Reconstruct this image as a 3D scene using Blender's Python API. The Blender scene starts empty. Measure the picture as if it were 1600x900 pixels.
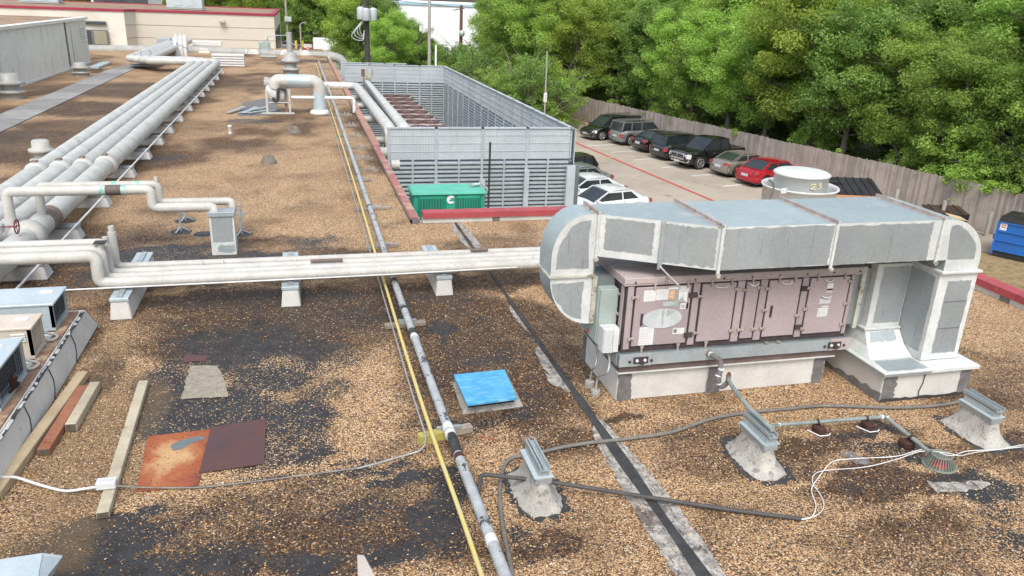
import bpy, bmesh, math, random
import numpy as np
from mathutils import Vector, Matrix
random.seed(7); RNG = np.random.default_rng(7)
SC = bpy.context.scene; COL = SC.collection
R = math.radians
# ---------------------------------------------------------------- camera
CAM = Vector((0, 0, 4.5)); FPX = 1229.76
YAW, PITCH, ROLL = R(15.411), R(19.924), R(-2.4227)
_f = Vector((math.sin(YAW)*math.cos(PITCH), math.cos(YAW)*math.cos(PITCH), -math.sin(PITCH)))
_r0 = Vector((math.cos(YAW), -math.sin(YAW), 0)); _d0 = _f.cross(_r0)
_r = _r0*math.cos(ROLL) + _d0*math.sin(ROLL); _d = -_r0*math.sin(ROLL) + _d0*math.cos(ROLL)
cd = bpy.data.cameras.new('camera'); cam = bpy.data.objects.new('camera', cd); COL.objects.link(cam)
m3 = Matrix((_r, -_d, -_f)).transposed(); cam.matrix_world = Matrix.Translation(CAM) @ m3.to_4x4()
cd.sensor_width = 36; cd.lens = FPX*36/1600; cd.clip_start = .05; cd.clip_end = 2000
SC.camera = cam
def _ray(px, py): return _r*((px-800)/FPX) + _d*((py-450)/FPX) + _f
def PZ(px, py, z=0.):                       # point of the plane z under a picture point
    d = _ray(px, py); return CAM + d*((z-CAM.z)/d.z)
def PY(px, py, y): d = _ray(px, py); return CAM + d*(y/d.y)
def PX(px, py, x): d = _ray(px, py); return CAM + d*(x/d.x)
# ---------------------------------------------------------------- world, sun, exposure
w = bpy.data.worlds.new('World'); SC.world = w; w.use_nodes = True
nt = w.node_tree; nt.nodes.clear()
sky = nt.nodes.new('ShaderNodeTexSky'); sky.sky_type = 'NISHITA'; sky.sun_disc = False
SUN_EL, SUN_AZ = R(54), R(198)              # azimuth clockwise from +Y
sky.sun_elevation = SUN_EL; sky.sun_rotation = SUN_AZ; sky.air_density = 1.6; sky.dust_density = 3.5; sky.ozone_density = 1.0
bg = nt.nodes.new('ShaderNodeBackground'); bg.inputs[1].default_value = .15
wo = nt.nodes.new('ShaderNodeOutputWorld'); bw = nt.nodes.new('ShaderNodeRGBToBW'); nt.links.new(sky.outputs[0], bw.inputs[0])
mx = nt.nodes.new('ShaderNodeMix'); mx.data_type = 'RGBA'; mx.inputs[0].default_value = .42   # thin cloud greys the blue
nt.links.new(sky.outputs[0], mx.inputs[6]); nt.links.new(bw.outputs[0], mx.inputs[7]); nt.links.new(mx.outputs[2], bg.inputs[0]); nt.links.new(bg.outputs[0], wo.inputs[0])
sl = bpy.data.lights.new('sun', 'SUN'); sl.energy = 1.05; sl.angle = R(22); sl.color = (1, .96, .89)
so = bpy.data.objects.new('sun', sl); COL.objects.link(so); so.location = (0, 0, 60)
sdir = Vector((math.sin(SUN_AZ)*math.cos(SUN_EL), math.cos(SUN_AZ)*math.cos(SUN_EL), math.sin(SUN_EL)))
so.rotation_euler = (-sdir).to_track_quat('-Z', 'Y').to_euler()
SC.view_settings.view_transform = 'Standard'; SC.view_settings.look = 'None'
SC.view_settings.exposure = .76; SC.view_settings.gamma = 1
SC.cycles.max_bounces = 6; SC.cycles.diffuse_bounces = 4; SC.cycles.glossy_bounces = 3; SC.cycles.transmission_bounces = 3
# ---------------------------------------------------------------- materials
MATS = {}
def _nodes(name):
    m = bpy.data.materials.new(name); m.use_nodes = True; t = m.node_tree
    b = t.nodes['Principled BSDF']; return m, t, b
def N(t, typ, **k):
    n = t.nodes.new(typ)
    for a, v in k.items():
        if isinstance(a, str) and hasattr(n, a): setattr(n, a, v)
    return n
def mixc(t, fac, a, b, blend='MIX'):
    n = t.nodes.new('ShaderNodeMix'); n.data_type = 'RGBA'; n.blend_type = blend
    for s, v in ((0, fac), (6, a), (7, b)):
        if hasattr(v, 'links') or isinstance(v, bpy.types.NodeSocket): t.links.new(v, n.inputs[s])
        elif s == 0: n.inputs[0].default_value = v
        else: n.inputs[s].default_value = (*v[:3], 1)
    return n.outputs[2]
def ramp(t, src, p0, p1, v0=0, v1=1):
    n = t.nodes.new('ShaderNodeMapRange'); n.interpolation_type = 'SMOOTHSTEP'
    t.links.new(src, n.inputs[0]); n.inputs[1].default_value = p0; n.inputs[2].default_value = p1
    n.inputs[3].default_value = v0; n.inputs[4].default_value = v1; return n.outputs[0]
def noise(t, vec, sc, det=5, rough=.6, dist=0):
    n = t.nodes.new('ShaderNodeTexNoise'); n.inputs['Scale'].default_value = sc; n.inputs['Detail'].default_value = det
    n.inputs['Roughness'].default_value = rough; n.inputs['Distortion'].default_value = dist
    t.links.new(vec, n.inputs['Vector']); return n.outputs['Fac']
def coords(t, stretch=(1, 1, 1), src='pos'):
    if src == 'pos': o = N(t, 'ShaderNodeNewGeometry').outputs['Position']
    else: o = N(t, 'ShaderNodeTexCoord').outputs['Object']
    if stretch != (1, 1, 1):
        mp = N(t, 'ShaderNodeMapping'); mp.inputs['Scale'].default_value = stretch; t.links.new(o, mp.inputs[0]); o = mp.outputs[0]
    return o
def PM(name, c1, c2=None, sc=3, rough=.6, metal=0, bump=.15, bsc=60, c3=None, t3=.6, sc3=2, s3=(1, 1, 1), w3=.08, a3=1., spec=.4, bd=.004, coat=0, src='pos'):
    if name in MATS: return MATS[name]
    m, t, b = _nodes(name); P = coords(t, src=src)
    c2 = c2 or tuple(x*.8 for x in c1)
    c = mixc(t, ramp(t, noise(t, P, sc, 6, .65), .35, .65), c1, c2)
    if c3 is not None:
        f = ramp(t, noise(t, coords(t, s3, src), sc3, 7, .7), t3, t3+w3, 0, a3); c = mixc(t, f, c, c3)
    f2 = noise(t, P, bsc, 3, .6)
    c = mixc(t, ramp(t, f2, .3, .7, .0, .10), c, (0, 0, 0)) if bump else c
    oi = N(t, 'ShaderNodeObjectInfo'); hv = N(t, 'ShaderNodeHueSaturation'); t.links.new(ramp(t, oi.outputs['Random'], 0, 1, .93, 1.05), hv.inputs['Value']); t.links.new(c, hv.inputs['Color']); c = hv.outputs[0]
    t.links.new(c, b.inputs['Base Color']); b.inputs['Metallic'].default_value = metal
    r = ramp(t, noise(t, P, sc*2.3, 4, .6), .3, .7, max(.03, rough-.1), min(1, rough+.12)); t.links.new(r, b.inputs['Roughness'])
    b.inputs['Specular IOR Level'].default_value = spec
    if coat: b.inputs['Coat Weight'].default_value = coat; b.inputs['Coat Roughness'].default_value = .05
    if bump:
        bp = N(t, 'ShaderNodeBump'); bp.inputs['Strength'].default_value = bump; bp.inputs['Distance'].default_value = bd
        t.links.new(f2, bp.inputs['Height']); t.links.new(bp.outputs[0], b.inputs['Normal'])
    MATS[name] = m; return m
def M(n): return MATS[n]
PM('galv', (.43, .49, .52), (.36, .42, .455), 1.6, .42, .35, .05, 20, c3=(.52, .56, .57), t3=.56, sc3=2.5)
PM('galv_side', (.36, .395, .41), (.31, .345, .36), .9, .5, .3, .03, 30, c3=(.17, .20, .21), t3=.57, sc3=2.6, s3=(9, 9, .6), a3=.6, w3=.12)
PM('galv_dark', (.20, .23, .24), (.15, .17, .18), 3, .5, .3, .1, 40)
PM('galv_top', (.37, .44, .46), (.32, .39, .41), .9, .45, .2, .05, 16, c3=(.43, .48, .49), t3=.55, sc3=1.8, a3=.7)
PM('sealant', (.64, .66, .65), (.55, .58, .575), 6, .75, 0, .5, 45, c3=(.34, .34, .26), t3=.60, sc3=5, a3=.6, bd=.006)
PM('sealant_dirty', (.55, .55, .50), (.42, .42, .35), 6, .8, 0, .6, 40, c3=(.22, .17, .13), t3=.52, sc3=7, a3=.8)
PM('rust_seam', (.46, .42, .40), (.36, .30, .28), 7, .8, 0, .6, 50, c3=(.12, .08, .06), t3=.6, sc3=9)
PM('curb_white', (.66, .65, .63), (.56, .55, .53), 2.0, .85, 0, .5, 50, c3=(.22, .21, .19), t3=.64, sc3=5, a3=.75)
PM('curb_patch', (.20, .195, .195), (.14, .135, .14), 8, .9, 0, .5, 60)
PM('black_tar', (.035, .036, .04), (.06, .06, .06), 6, .7, 0, .6, 50)
PM('pink_panel', (.42, .35, .37), (.38, .318, .336), 1.5, .5, 0, .06, 25, c3=(.36, .30, .30), t3=.58, sc3=3, a3=.5)
PM('pink_top', (.46, .39, .395), (.40, .34, .345), 2.5, .6, 0, .15, 35, c3=(.5, .36, .27), t3=.58, sc3=3, a3=.5)
PM('black_gasket', (.045, .035, .04), (.07, .055, .055), 9, .7, 0, .2, 80)
PM('brown_channel', (.20, .15, .14), (.15, .11, .105), 5, .7, 0, .3, 60)
PM('latch', (.48, .43, .38), (.36, .31, .27), 30, .5, .1, 0, 50)
PM('white_label', (.74, .75, .74), (.64, .65, .66), 20, .5, 0, 0, 50)
PM('print_grey', (.58, .60, .62), (.48, .50, .53), 60, .6, 0, 0, 50)
PM('print_dark', (.06, .06, .08), (.1, .1, .1), 60, .6, 0, 0, 50)
PM('print_orange', (.60, .42, .2), (.5, .34, .2), 60, .6, 0, 0, 50)
PM('badge', (.66, .71, .74), (.52, .57, .60), 4, .2, .2, 0, 50, c3=(.55, .36, .15), t3=.66, sc3=5)
PM('box_grey', (.40, .47, .46), (.34, .41, .40), 3, .5, 0, .1, 40)
PM('box_white', (.68, .70, .71), (.6, .62, .63), 3, .45, 0, .05, 40)
PM('conduit', (.42, .43, .43), (.33, .34, .34), 9, .4, .3, .1, 60)
PM('jacket_white', (.54, .53, .50), (.46, .45, .42), 3.5, .5, 0, .25, 25, c3=(.32, .28, .23), t3=.66, sc3=4, a3=.6)
PM('jacket_grey', (.56, .57, .55), (.47, .475, .45), 2.5, .55, .05, .25, 22, c3=(.27, .28, .18), t3=.60, sc3=2.4, a3=.75)
PM('jacket_stain', (.16, .12, .10), (.25, .19, .16), 10, .8, 0, .3, 60)
PM('teal_tape', (.10, .42, .35), (.45, .55, .50), 12, .5, 0, 0)
PM('dark_band', (.10, .08, .075), (.14, .11, .1), 12, .6, 0, 0)
PM('grey_pipe', (.44, .46, .48), (.35, .37, .39), 5, .45, .1, .15, 40, c3=(.075, .07, .07), t3=.57, sc3=6, w3=.03)
PM('yellow_pipe', (.66, .54, .16), (.62, .53, .26), 4, .5, 0, .1, 60, c3=(.70, .64, .50), t3=.55, sc3=1.3)
PM('thin_white', (.72, .72, .72), (.6, .6, .6), 6, .5, 0, 0)
PM('thin_dark', (.05, .05, .05), (.09, .09, .09), 6, .6, 0, 0)
PM('hose_grey', (.21, .20, .185), (.15, .145, .135), 8, .6, 0, .2, 60)
PM('pvc', (.30, .34, .33), (.22, .25, .24), 6, .45, 0, .1, 60, c3=(.12, .14, .08), t3=.62, sc3=6)
PM('crimson_coping', (.36, .03, .07), (.30, .03, .06), 2, .55, 0, .1, 20)
PM('red_coping', (.40, .075, .085), (.33, .06, .075), 2, .55, 0, .1, 20, c3=(.50, .20, .18), t3=.6, sc3=2, a3=.5)
PM('red_coping_tan', (.42, .25, .18), (.36, .19, .14), 1.5, .7, 0, .2, 20)
PM('board_grey', (.50, .45, .40), (.42, .38, .34), 3, .8, 0, .2, 60)
PM('red_coping_old', (.40, .16, .15), (.33, .13, .13), 1.5, .7, 0, .2, 20, c3=(.45, .30, .22), t3=.5, sc3=2)
PM('jacket_far', (.37, .37, .355), (.31, .31, .295), 2, .6, 0, .2, 20)
PM('pad_a', (.27, .267, .262), (.22, .218, .214), 2, .9, 0, .3, 40)
PM('pad_b', (.33, .33, .325), (.27, .27, .27), 2, .9, 0, .3, 40)
PM('pipe_dark', (.085, .08, .08), (.06, .058, .058), 6, .6, 0, .2, 50)
PM('wood_new', (.50, .40, .26), (.40, .31, .2), 2, .8, 0, .3, 60, c3=(.24, .14, .08), t3=.66, sc3=5, s3=(3, 1, 3))
PM('wood_pale', (.54, .485, .37), (.42, .365, .27), 3, .8, 0, .3, 60, c3=(.30, .19, .10), t3=.60, sc3=5)
PM('wood_red', (.36, .155, .09), (.27, .11, .065), 3, .8, 0, .3, 60, c3=(.14, .05, .03), t3=.62, sc3=6)
PM('wood_grey', (.34, .30, .25), (.23, .20, .165), 4, .9, 0, .4, 60)
PM('wood_end', (.09, .075, .06), (.14, .11, .08), 20, .9, 0, .3, 60)
PM('paint_yellow', (.47, .41, .10), (.38, .34, .12), 7, .7, 0, .3, 60)
PM('rust_orange', (.36, .09, .028), (.52, .30, .14), 1.9, .85, 0, .3, 60, c3=(.10, .03, .025), t3=.545, sc3=5, w3=.10, a3=.85)
PM('rust_dark', (.11, .052, .048), (.085, .05, .055), 2, .7, 0, .25, 60, c3=(.2, .09, .05), t3=.64, sc3=14)
PM('patch_cement', (.33, .295, .235), (.25, .225, .18), 12, .95, 0, .8, 45, c3=(.14, .13, .12), t3=.60, sc3=20, w3=.03)
PM('plaster', (.47, .455, .42), (.34, .325, .30), 5, .95, 0, 1., 45, c3=(.19, .18, .17), t3=.535, sc3=14, a3=.8, bd=.01)
PM('strut_metal', (.44, .49, .51), (.36, .40, .42), 5, .4, .35, .1, 40, c3=(.30, .18, .1), t3=.72, sc3=8)
PM('blue_board', (.07, .34, .62), (.11, .42, .68), 6, .6, 0, .15, 90, c3=(.30, .58, .78), t3=.54, sc3=5, s3=(1, 5, 1), a3=.7)
PM('foam_black', (.02, .02, .024), (.03, .03, .034), 6, .9, 0, 0)
PM('metal_box_top', (.52, .60, .64), (.44, .52, .56), 1.5, .4, .2, .05, 30)
PM('cond_beige', (.62, .55, .46), (.54, .47, .39), 2, .5, 0, .05, 30)
PM('coil', (.06, .065, .07), (.10, .11, .12), 40, .6, .2, .3, 200)
PM('louver', (.47, .52, .55), (.41, .455, .485), 3, .45, .2, .05, 30, c3=(.28, .31, .33), t3=.6, sc3=3, s3=(4, 4, .6), a3=.5)
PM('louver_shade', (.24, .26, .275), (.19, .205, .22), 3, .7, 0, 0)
PM('screen_panel', (.52, .565, .60), (.47, .515, .55), 1.2, .5, .15, .05, 30, c3=(.40, .44, .46), t3=.58, sc3=2, s3=(3, 3, .4), a3=.5)
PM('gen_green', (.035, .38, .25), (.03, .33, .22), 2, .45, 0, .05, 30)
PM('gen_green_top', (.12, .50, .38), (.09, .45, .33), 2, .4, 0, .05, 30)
PM('gen_grille', (.012, .13, .085), (.02, .17, .11), 30, .6, 0, 0)
PM('penthouse', (.80, .80, .755), (.74, .74, .70), .9, .6, 0, .05, 20, c3=(.55, .55, .50), t3=.56, sc3=1.2, s3=(1.5, 1.5, .35), a3=.6)
PM('penthouse_tan', (.76, .745, .67), (.70, .685, .61), .9, .6, 0, .05, 20, c3=(.38, .36, .3), t3=.58, sc3=1.2, s3=(1.5, 1.5, .35), a3=.5)
PM('stucco', (.66, .62, .54), (.63, .59, .51), .5, .9, 0, .2, 30)
PM('stucco_white', (.74, .72, .66), (.64, .60, .51), .5, .9, 0, .2, 30)
PM('white_wall', (.80, .82, .84), (.76, .78, .80), .1, .8, 0, .0, 30)
PM('blue_trim', (.36, .55, .66), (.33, .50, .6), 1, .6, 0, 0)
PM('window_glass', (.05, .06, .07), (.08, .09, .10), .6, .12, 0, 0, spec=.6)
PM('blind', (.28, .26, .19), (.33, .31, .24), .6, .4, 0, 0)
PM('frame_dark', (.12, .11, .12), (.16, .15, .16), 3, .5, 0, 0)
PM('chiller_frame', (.46, .38, .37), (.38, .31, .30), 3, .6, 0, .1, 30)
PM('fan_brown', (.075, .042, .035), (.11, .065, .055), 8, .7, 0, .2, 40)
PM('paper_white', (.60, .60, .58), (.50, .5, .48), 9, .8, 0, .3, 40)
PM('asphalt', (.055, .055, .057), (.07, .07, .07), .3, .9, 0, .4, 80)
PM('lane_red', (.52, .085, .07), (.45, .10, .085), 2, .85, 0, .2, 40, c3=(.40, .30, .24), t3=.66, sc3=1.2)
PM('lane_white', (.74, .72, .68), (.60, .58, .53), 3, .85, 0, .2, 40, c3=(.34, .30, .25), t3=.60, sc3=3)
PM('lane_yellow', (.48, .40, .17), (.38, .34, .2), 3, .85, 0, .2, 40, c3=(.34, .30, .25), t3=.58, sc3=3)
PM('fence_wood', (.43, .37, .335), (.35, .30, .27), 1.2, .9, 0, .4, 40, c3=(.30, .25, .22), t3=.56, sc3=2, s3=(3.5, 3.5, .35))
PM('fence_wood_b', (.35, .305, .285), (.285, .245, .23), 1.2, .9, 0, .4, 40, c3=(.27, .22, .19), t3=.56, sc3=2, s3=(3.5, 3.5, .35))
PM('bark', (.24, .215, .185), (.15, .13, .11), 6, .95, 0, .8, 25, bd=.02)
PM('bark_dark', (.06, .05, .04), (.09, .075, .06), 3, .95, 0, .5, 30)
PM('pole_grey', (.40, .38, .35), (.33, .31, .28), 2, .8, 0, .2, 30)
PM('pole_brown', (.20, .115, .08), (.15, .09, .065), 2, .9, 0, .2, 30)
PM('pole_black', (.045, .04, .042), (.065, .055, .055), 2, .8, 0, .2, 30)
PM('transformer', (.50, .54, .57), (.42, .46, .49), 2, .4, .1, 0)
PM('tyre', (.022, .022, .023), (.035, .035, .036), 9, .8, 0, 0)
PM('rim', (.50, .51, .53), (.36, .37, .39), 9, .3, .6, 0)
PM('car_glass', (.02, .026, .03), (.03, .04, .045), 1, .08, 0, 0, spec=.5)
PM('car_glass_pale', (.20, .26, .26), (.14, .19, .19), 1, .1, 0, 0, spec=.9)
PM('car_black', (.010, .010, .012), (.014, .014, .017), 1, .18, 0, 0, coat=.8, spec=.6)
PM('car_dgrey', (.03, .032, .036), (.04, .042, .046), 1, .2, .2, 0, coat=.8)
PM('car_silver', (.27, .275, .275), (.24, .245, .245), 1, .25, .4, 0, coat=.7)
PM('car_champagne', (.30, .275, .24), (.27, .245, .215), 1, .25, .4, 0, coat=.7)
PM('car_red', (.42, .008, .022), (.36, .006, .018), 1, .2, .1, 0, coat=.8)
PM('car_white', (.74, .76, .78), (.70, .72, .74), 1, .22, 0, 0, coat=.7)
PM('car_trim', (.02, .02, .022), (.03, .03, .03), 4, .6, 0, 0)
PM('bumper_grey', (.22, .225, .23), (.18, .185, .19), 3, .5, .1, 0)
PM('chrome', (.62, .64, .67), (.5, .52, .55), 4, .15, .8, 0)
PM('headlight', (.66, .66, .62), (.5, .5, .48), 14, .15, 0, 0, spec=.8)
PM('taillight', (.28, .015, .02), (.40, .07, .08), 16, .2, 0, 0, spec=.8)
PM('plate', (.62, .64, .66), (.5, .52, .56), 30, .5, 0, 0)
PM('dumpster_blue', (.02, .15, .52), (.025, .13, .44), 1.2, .5, 0, .1, 20, c3=(.1, .2, .45), t3=.62, sc3=4, a3=.6)
PM('dumpster_rust', (.50, .28, .17), (.42, .22, .13), 2, .7, 0, .2, 20)
PM('black_lid', (.022, .021, .024), (.035, .033, .036), 2, .4, 0, .1, 20)
PM('brown_lid', (.055, .035, .03), (.08, .05, .04), 2, .5, 0, .1, 20)
PM('card', (.60, .46, .32), (.52, .40, .27), 3, .8, 0, 0)
PM('red_print', (.55, .06, .06), (.6, .1, .1), 30, .6, 0, 0)
PM('fan_white', (.66, .68, .67), (.60, .62, .61), 1.6, .45, 0, .08, 30, c3=(.45, .46, .44), t3=.58, sc3=2.5, a3=.6)
PM('vent_grey', (.42, .42, .41), (.34, .34, .33), 4, .6, .1, .2, 40)
PM('vent_pale', (.50, .50, .47), (.42, .42, .39), 4, .6, 0, .2, 40)
PM('conduit_dull', (.16, .15, .135), (.26, .25, .23), 3, .6, 0, .1, 60)
PM('drain_iron', (.22, .24, .21), (.16, .18, .155), 12, .7, .2, .3, 60, c3=(.3, .1, .05), t3=.62, sc3=16)
PM('brick_block', (.075, .034, .027), (.05, .026, .022), 20, .9, 0, .4, 80)
PM('copper', (.28, .14, .09), (.2, .1, .07), 12, .4, .5, 0)
PM('red_paint', (.22, .04, .04), (.16, .04, .04), 12, .5, 0, 0)
PM('stain_block', (.32, .20, .13), (.24, .13, .09), 4, .8, 0, .3, 60, c3=(.40, .30, .2), t3=.5, sc3=6)
PM('chalk', (.62, .60, .35), (.6, .57, .4), 12, .8, 0, 0)
PM('yellow_paint', (.7, .55, .1), (.65, .5, .1), 12, .5, 0, 0)
def rust_plate():
    m, t, b = _nodes('rust_plate'); P = coords(t, src='obj'); n1 = noise(t, P, 3.2, 7, .7, .4); sp = N(t, 'ShaderNodeVectorMath'); sp.operation = 'LENGTH'
    mp = N(t, 'ShaderNodeMapping'); mp.inputs['Location'].default_value = (.05, -.06, 0); mp.inputs['Scale'].default_value = (2.0, 1.15, 0); t.links.new(P, mp.inputs[0]); t.links.new(mp.outputs[0], sp.inputs[0])
    ad = N(t, 'ShaderNodeMath'); ad.operation = 'MULTIPLY_ADD'; t.links.new(n1, ad.inputs[0]); ad.inputs[1].default_value = 1.3; t.links.new(sp.outputs['Value'], ad.inputs[2])
    c = mixc(t, ramp(t, ad.outputs[0], .75, 1.2), (.50, .31, .15), (.33, .095, .035)); c = mixc(t, ramp(t, ad.outputs[0], 1.15, 1.6), c, (.17, .04, .028))
    v = N(t, 'ShaderNodeTexVoronoi'); v.inputs['Scale'].default_value = 17; t.links.new(P, v.inputs['Vector']); c = mixc(t, ramp(t, v.outputs['Distance'], .10, .24, .9, 0), c, (.05, .03, .03))
    c = mixc(t, ramp(t, noise(t, P, 30, 5, .7), .45, .75, 0, .35), c, (.09, .04, .03))
    t.links.new(c, b.inputs['Base Color']); b.inputs['Roughness'].default_value = .85; MATS['rust_plate'] = m
rust_plate()
def leaf_mat(name, c1, c2, tr=.5):
    m, t, b = _nodes(name); t.nodes.remove(b)
    out = t.nodes['Material Output']; at = N(t, 'ShaderNodeAttribute'); at.attribute_name = 'tint'
    sep = N(t, 'ShaderNodeSeparateColor'); t.links.new(at.outputs['Color'], sep.inputs[0])
    c = mixc(t, sep.outputs[0], c1, c2)
    oi = N(t, 'ShaderNodeObjectInfo'); hv = N(t, 'ShaderNodeHueSaturation')
    hv.inputs['Saturation'].default_value = .95
    t.links.new(ramp(t, oi.outputs['Random'], 0, 1, .492, .506), hv.inputs['Hue']); t.links.new(ramp(t, oi.outputs['Random'], 0, 1, 1.0, 1.3), hv.inputs['Value'])
    t.links.new(c, hv.inputs['Color']); c = hv.outputs[0]
    d = N(t, 'ShaderNodeBsdfPrincipled'); d.inputs['Roughness'].default_value = .55; d.inputs['Specular IOR Level'].default_value = .25
    tl = N(t, 'ShaderNodeBsdfTranslucent'); mx = N(t, 'ShaderNodeMixShader'); mx.inputs[0].default_value = tr
    t.links.new(c, d.inputs['Base Color']); t.links.new(mixc(t, 1, c, (1., 1.15, .55), 'MULTIPLY'), tl.inputs[0])
    t.links.new(d.outputs[0], mx.inputs[1]); t.links.new(tl.outputs[0], mx.inputs[2]); t.links.new(mx.outputs[0], out.inputs[0])
    MATS[name] = m; return m
leaf_mat('leaf_mid', (.15, .235, .05), (.34, .48, .11))
leaf_mat('leaf_dark', (.12, .20, .05), (.26, .39, .10))
leaf_mat('leaf_light', (.20, .31, .06), (.42, .57, .13))
leaf_mat('leaf_yellow', (.21, .29, .05), (.43, .53, .11))
# ---------------------------------------------------------------- mesh helpers
ORG = {}
class MB:
    def __init__(s): s.v = []; s.f = []; s.s = []; s.mi = []; s.cur = 0
    def add(s, vs, fs, smooth=False):
        b = len(s.v); s.v += [tuple(p) for p in vs]
        for f in fs: s.f.append(tuple(i+b for i in f)); s.s.append(smooth); s.mi.append(s.cur)
        return s
    def box(s, x0, y0, z0, x1, y1, z1):
        x0, x1 = sorted((x0, x1)); y0, y1 = sorted((y0, y1)); z0, z1 = sorted((z0, z1))
        return s.add([(x0,y0,z0),(x1,y0,z0),(x1,y1,z0),(x0,y1,z0),(x0,y0,z1),(x1,y0,z1),(x1,y1,z1),(x0,y1,z1)],
                     [(0,3,2,1),(4,5,6,7),(0,1,5,4),(1,2,6,5),(2,3,7,6),(3,0,4,7)])
    def hexa(s, b, t):                      # four bottom points, four top points
        return s.add(list(b)+list(t), [(0,3,2,1),(4,5,6,7),(0,1,5,4),(1,2,6,5),(2,3,7,6),(3,0,4,7)])
    def poly(s, pts): return s.add(pts, [tuple(range(len(pts)))])
    def prism(s, pts, z0, z1):
        n = len(pts); v = [(p[0], p[1], z0) for p in pts]+[(p[0], p[1], z1) for p in pts]
        return s.add(v, [tuple(range(n))[::-1], tuple(range(n, 2*n))]+[(i, (i+1) % n, n+(i+1) % n, n+i) for i in range(n)])
    def prismy(s, pts, y0, y1, smooth=False):       # polygon in XZ extruded along Y
        n = len(pts); v = [(p[0], y0, p[1]) for p in pts]+[(p[0], y1, p[1]) for p in pts]
        s.add(v, [tuple(range(n)), tuple(range(n, 2*n))[::-1]])
        return s.add(v, [((i+1) % n, i, n+i, n+(i+1) % n) for i in range(n)], smooth)
    def prismx(s, pts, x0, x1):                     # polygon in YZ extruded along X
        n = len(pts); v = [(x0, p[0], p[1]) for p in pts]+[(x1, p[0], p[1]) for p in pts]
        return s.add(v, [tuple(range(n))[::-1], tuple(range(n, 2*n))]+[(i, (i+1) % n, n+(i+1) % n, n+i) for i in range(n)])
    def beam(s, a, b, wd, h, up=(0, 0, 1)):
        a, b = Vector(a), Vector(b); d = (b-a).normalized(); u = Vector(up)
        if abs(d.dot(u)) > .98: u = Vector((0, 1, 0))
        sx = d.cross(u).normalized()*wd/2; sy = sx.cross(d).normalized()*h/2
        q = lambda c: [c-sx-sy, c+sx-sy, c+sx+sy, c-sx+sy]
        return s.add(q(a)+q(b), [(0,1,2,3),(7,6,5,4),(0,4,5,1),(1,5,6,2),(2,6,7,3),(3,7,4,0)])
    def tube(s, pts, r, n=10, cap=True):
        pts = [Vector(p) for p in pts]; rings = []; u = None
        rr = r if isinstance(r, (list, tuple)) else [r]*len(pts)
        for i, p in enumerate(pts):
            d = (pts[min(i+1, len(pts)-1)]-pts[max(i-1, 0)])
            if d.length < 1e-9: d = Vector((0, 0, 1))
            d.normalize()
            if u is None:
                u = Vector((0, 0, 1)) if abs(d.z) < .9 else Vector((1, 0, 0))
            u = (u-d*u.dot(d));
            if u.length < 1e-6: u = d.orthogonal()
            u.normalize(); v = d.cross(u)
            rings.append([p+(u*math.cos(2*math.pi*k/n)+v*math.sin(2*math.pi*k/n))*rr[i] for k in range(n)])
        vs = [q for rg in rings for q in rg]; fs = []
        for i in range(len(pts)-1):
            for k in range(n): fs.append((i*n+k, i*n+(k+1) % n, (i+1)*n+(k+1) % n, (i+1)*n+k))
        s.add(vs, fs, True)
        if cap: s.add(rings[0], [tuple(range(n))[::-1]]); s.add(rings[-1], [tuple(range(n))])
        return s
    def cyl(s, a, b, r, n=14): return s.tube([a, b], r, n)
    def lathe(s, c, prof, n=24, smooth=True):
        c = Vector(c); vs = []; fs = []
        for (r, z) in prof:
            for k in range(n): a = 2*math.pi*k/n; vs.append((c.x+r*math.cos(a), c.y+r*math.sin(a), c.z+z))
        for i in range(len(prof)-1):
            for k in range(n): fs.append((i*n+k, i*n+(k+1) % n, (i+1)*n+(k+1) % n, (i+1)*n+k))
        s.add(vs, fs, smooth)
        if prof[-1][0] > .001: s.add(vs[-n:], [tuple(range(n))])
        if prof[0][0] > .001: s.add(vs[:n], [tuple(range(n))[::-1]])
        return s
    def build(s, name, mat, parent=None, loc=None, bevel=0, kind=None, auto=None):
        mats = mat if isinstance(mat, (list, tuple)) else [mat]
        me = bpy.data.meshes.new(name)
        o = bpy.data.objects.new(name, me)
        if parent is not None: org = ORG.get(parent.name, Vector())
        elif loc is not None: org = Vector(loc)
        else:
            a = np.array(s.v); org = Vector((float((a[:, 0].min()+a[:, 0].max())/2), float((a[:, 1].min()+a[:, 1].max())/2), float(a[:, 2].min())))
        me.from_pydata([(p[0]-org.x, p[1]-org.y, p[2]-org.z) for p in s.v], [], s.f)
        me.polygons.foreach_set('use_smooth', s.s)
        for q in mats: me.materials.append(M(q) if isinstance(q, str) else q)
        if len(mats) > 1: me.polygons.foreach_set('material_index', s.mi)
        me.validate(); me.update()
        if bevel:
            bm = bmesh.new(); bm.from_mesh(me); bmesh.ops.remove_doubles(bm, verts=bm.verts, dist=1e-5)
            es = [e for e in bm.edges if len(e.link_faces) == 2 and e.calc_face_angle(0) > .5]
            bmesh.ops.bevel(bm, geom=es, offset=bevel, segments=1, affect='EDGES', clamp_overlap=True); bm.to_mesh(me); bm.free()
        COL.objects.link(o)
        if parent is not None: o.parent = parent
        else: o.location = org
        ORG[o.name] = org
        if kind: o['kind'] = kind
        return o
def fil(pts, r, k=5):                        # round the corners of a path
    pts = [Vector(p) for p in pts]; out = [pts[0]]
    for i in range(1, len(pts)-1):
        a, b, c = pts[i-1], pts[i], pts[i+1]; d1 = (a-b); d2 = (c-b); rr = min(r, d1.length*.49, d2.length*.49)
        p, q = b+d1.normalized()*rr, b+d2.normalized()*rr
        for j in range(k+1):
            t = j/k; out.append(p*(1-t)**2+b*2*t*(1-t)+q*t*t)
    out.append(pts[-1]); return out
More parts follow.
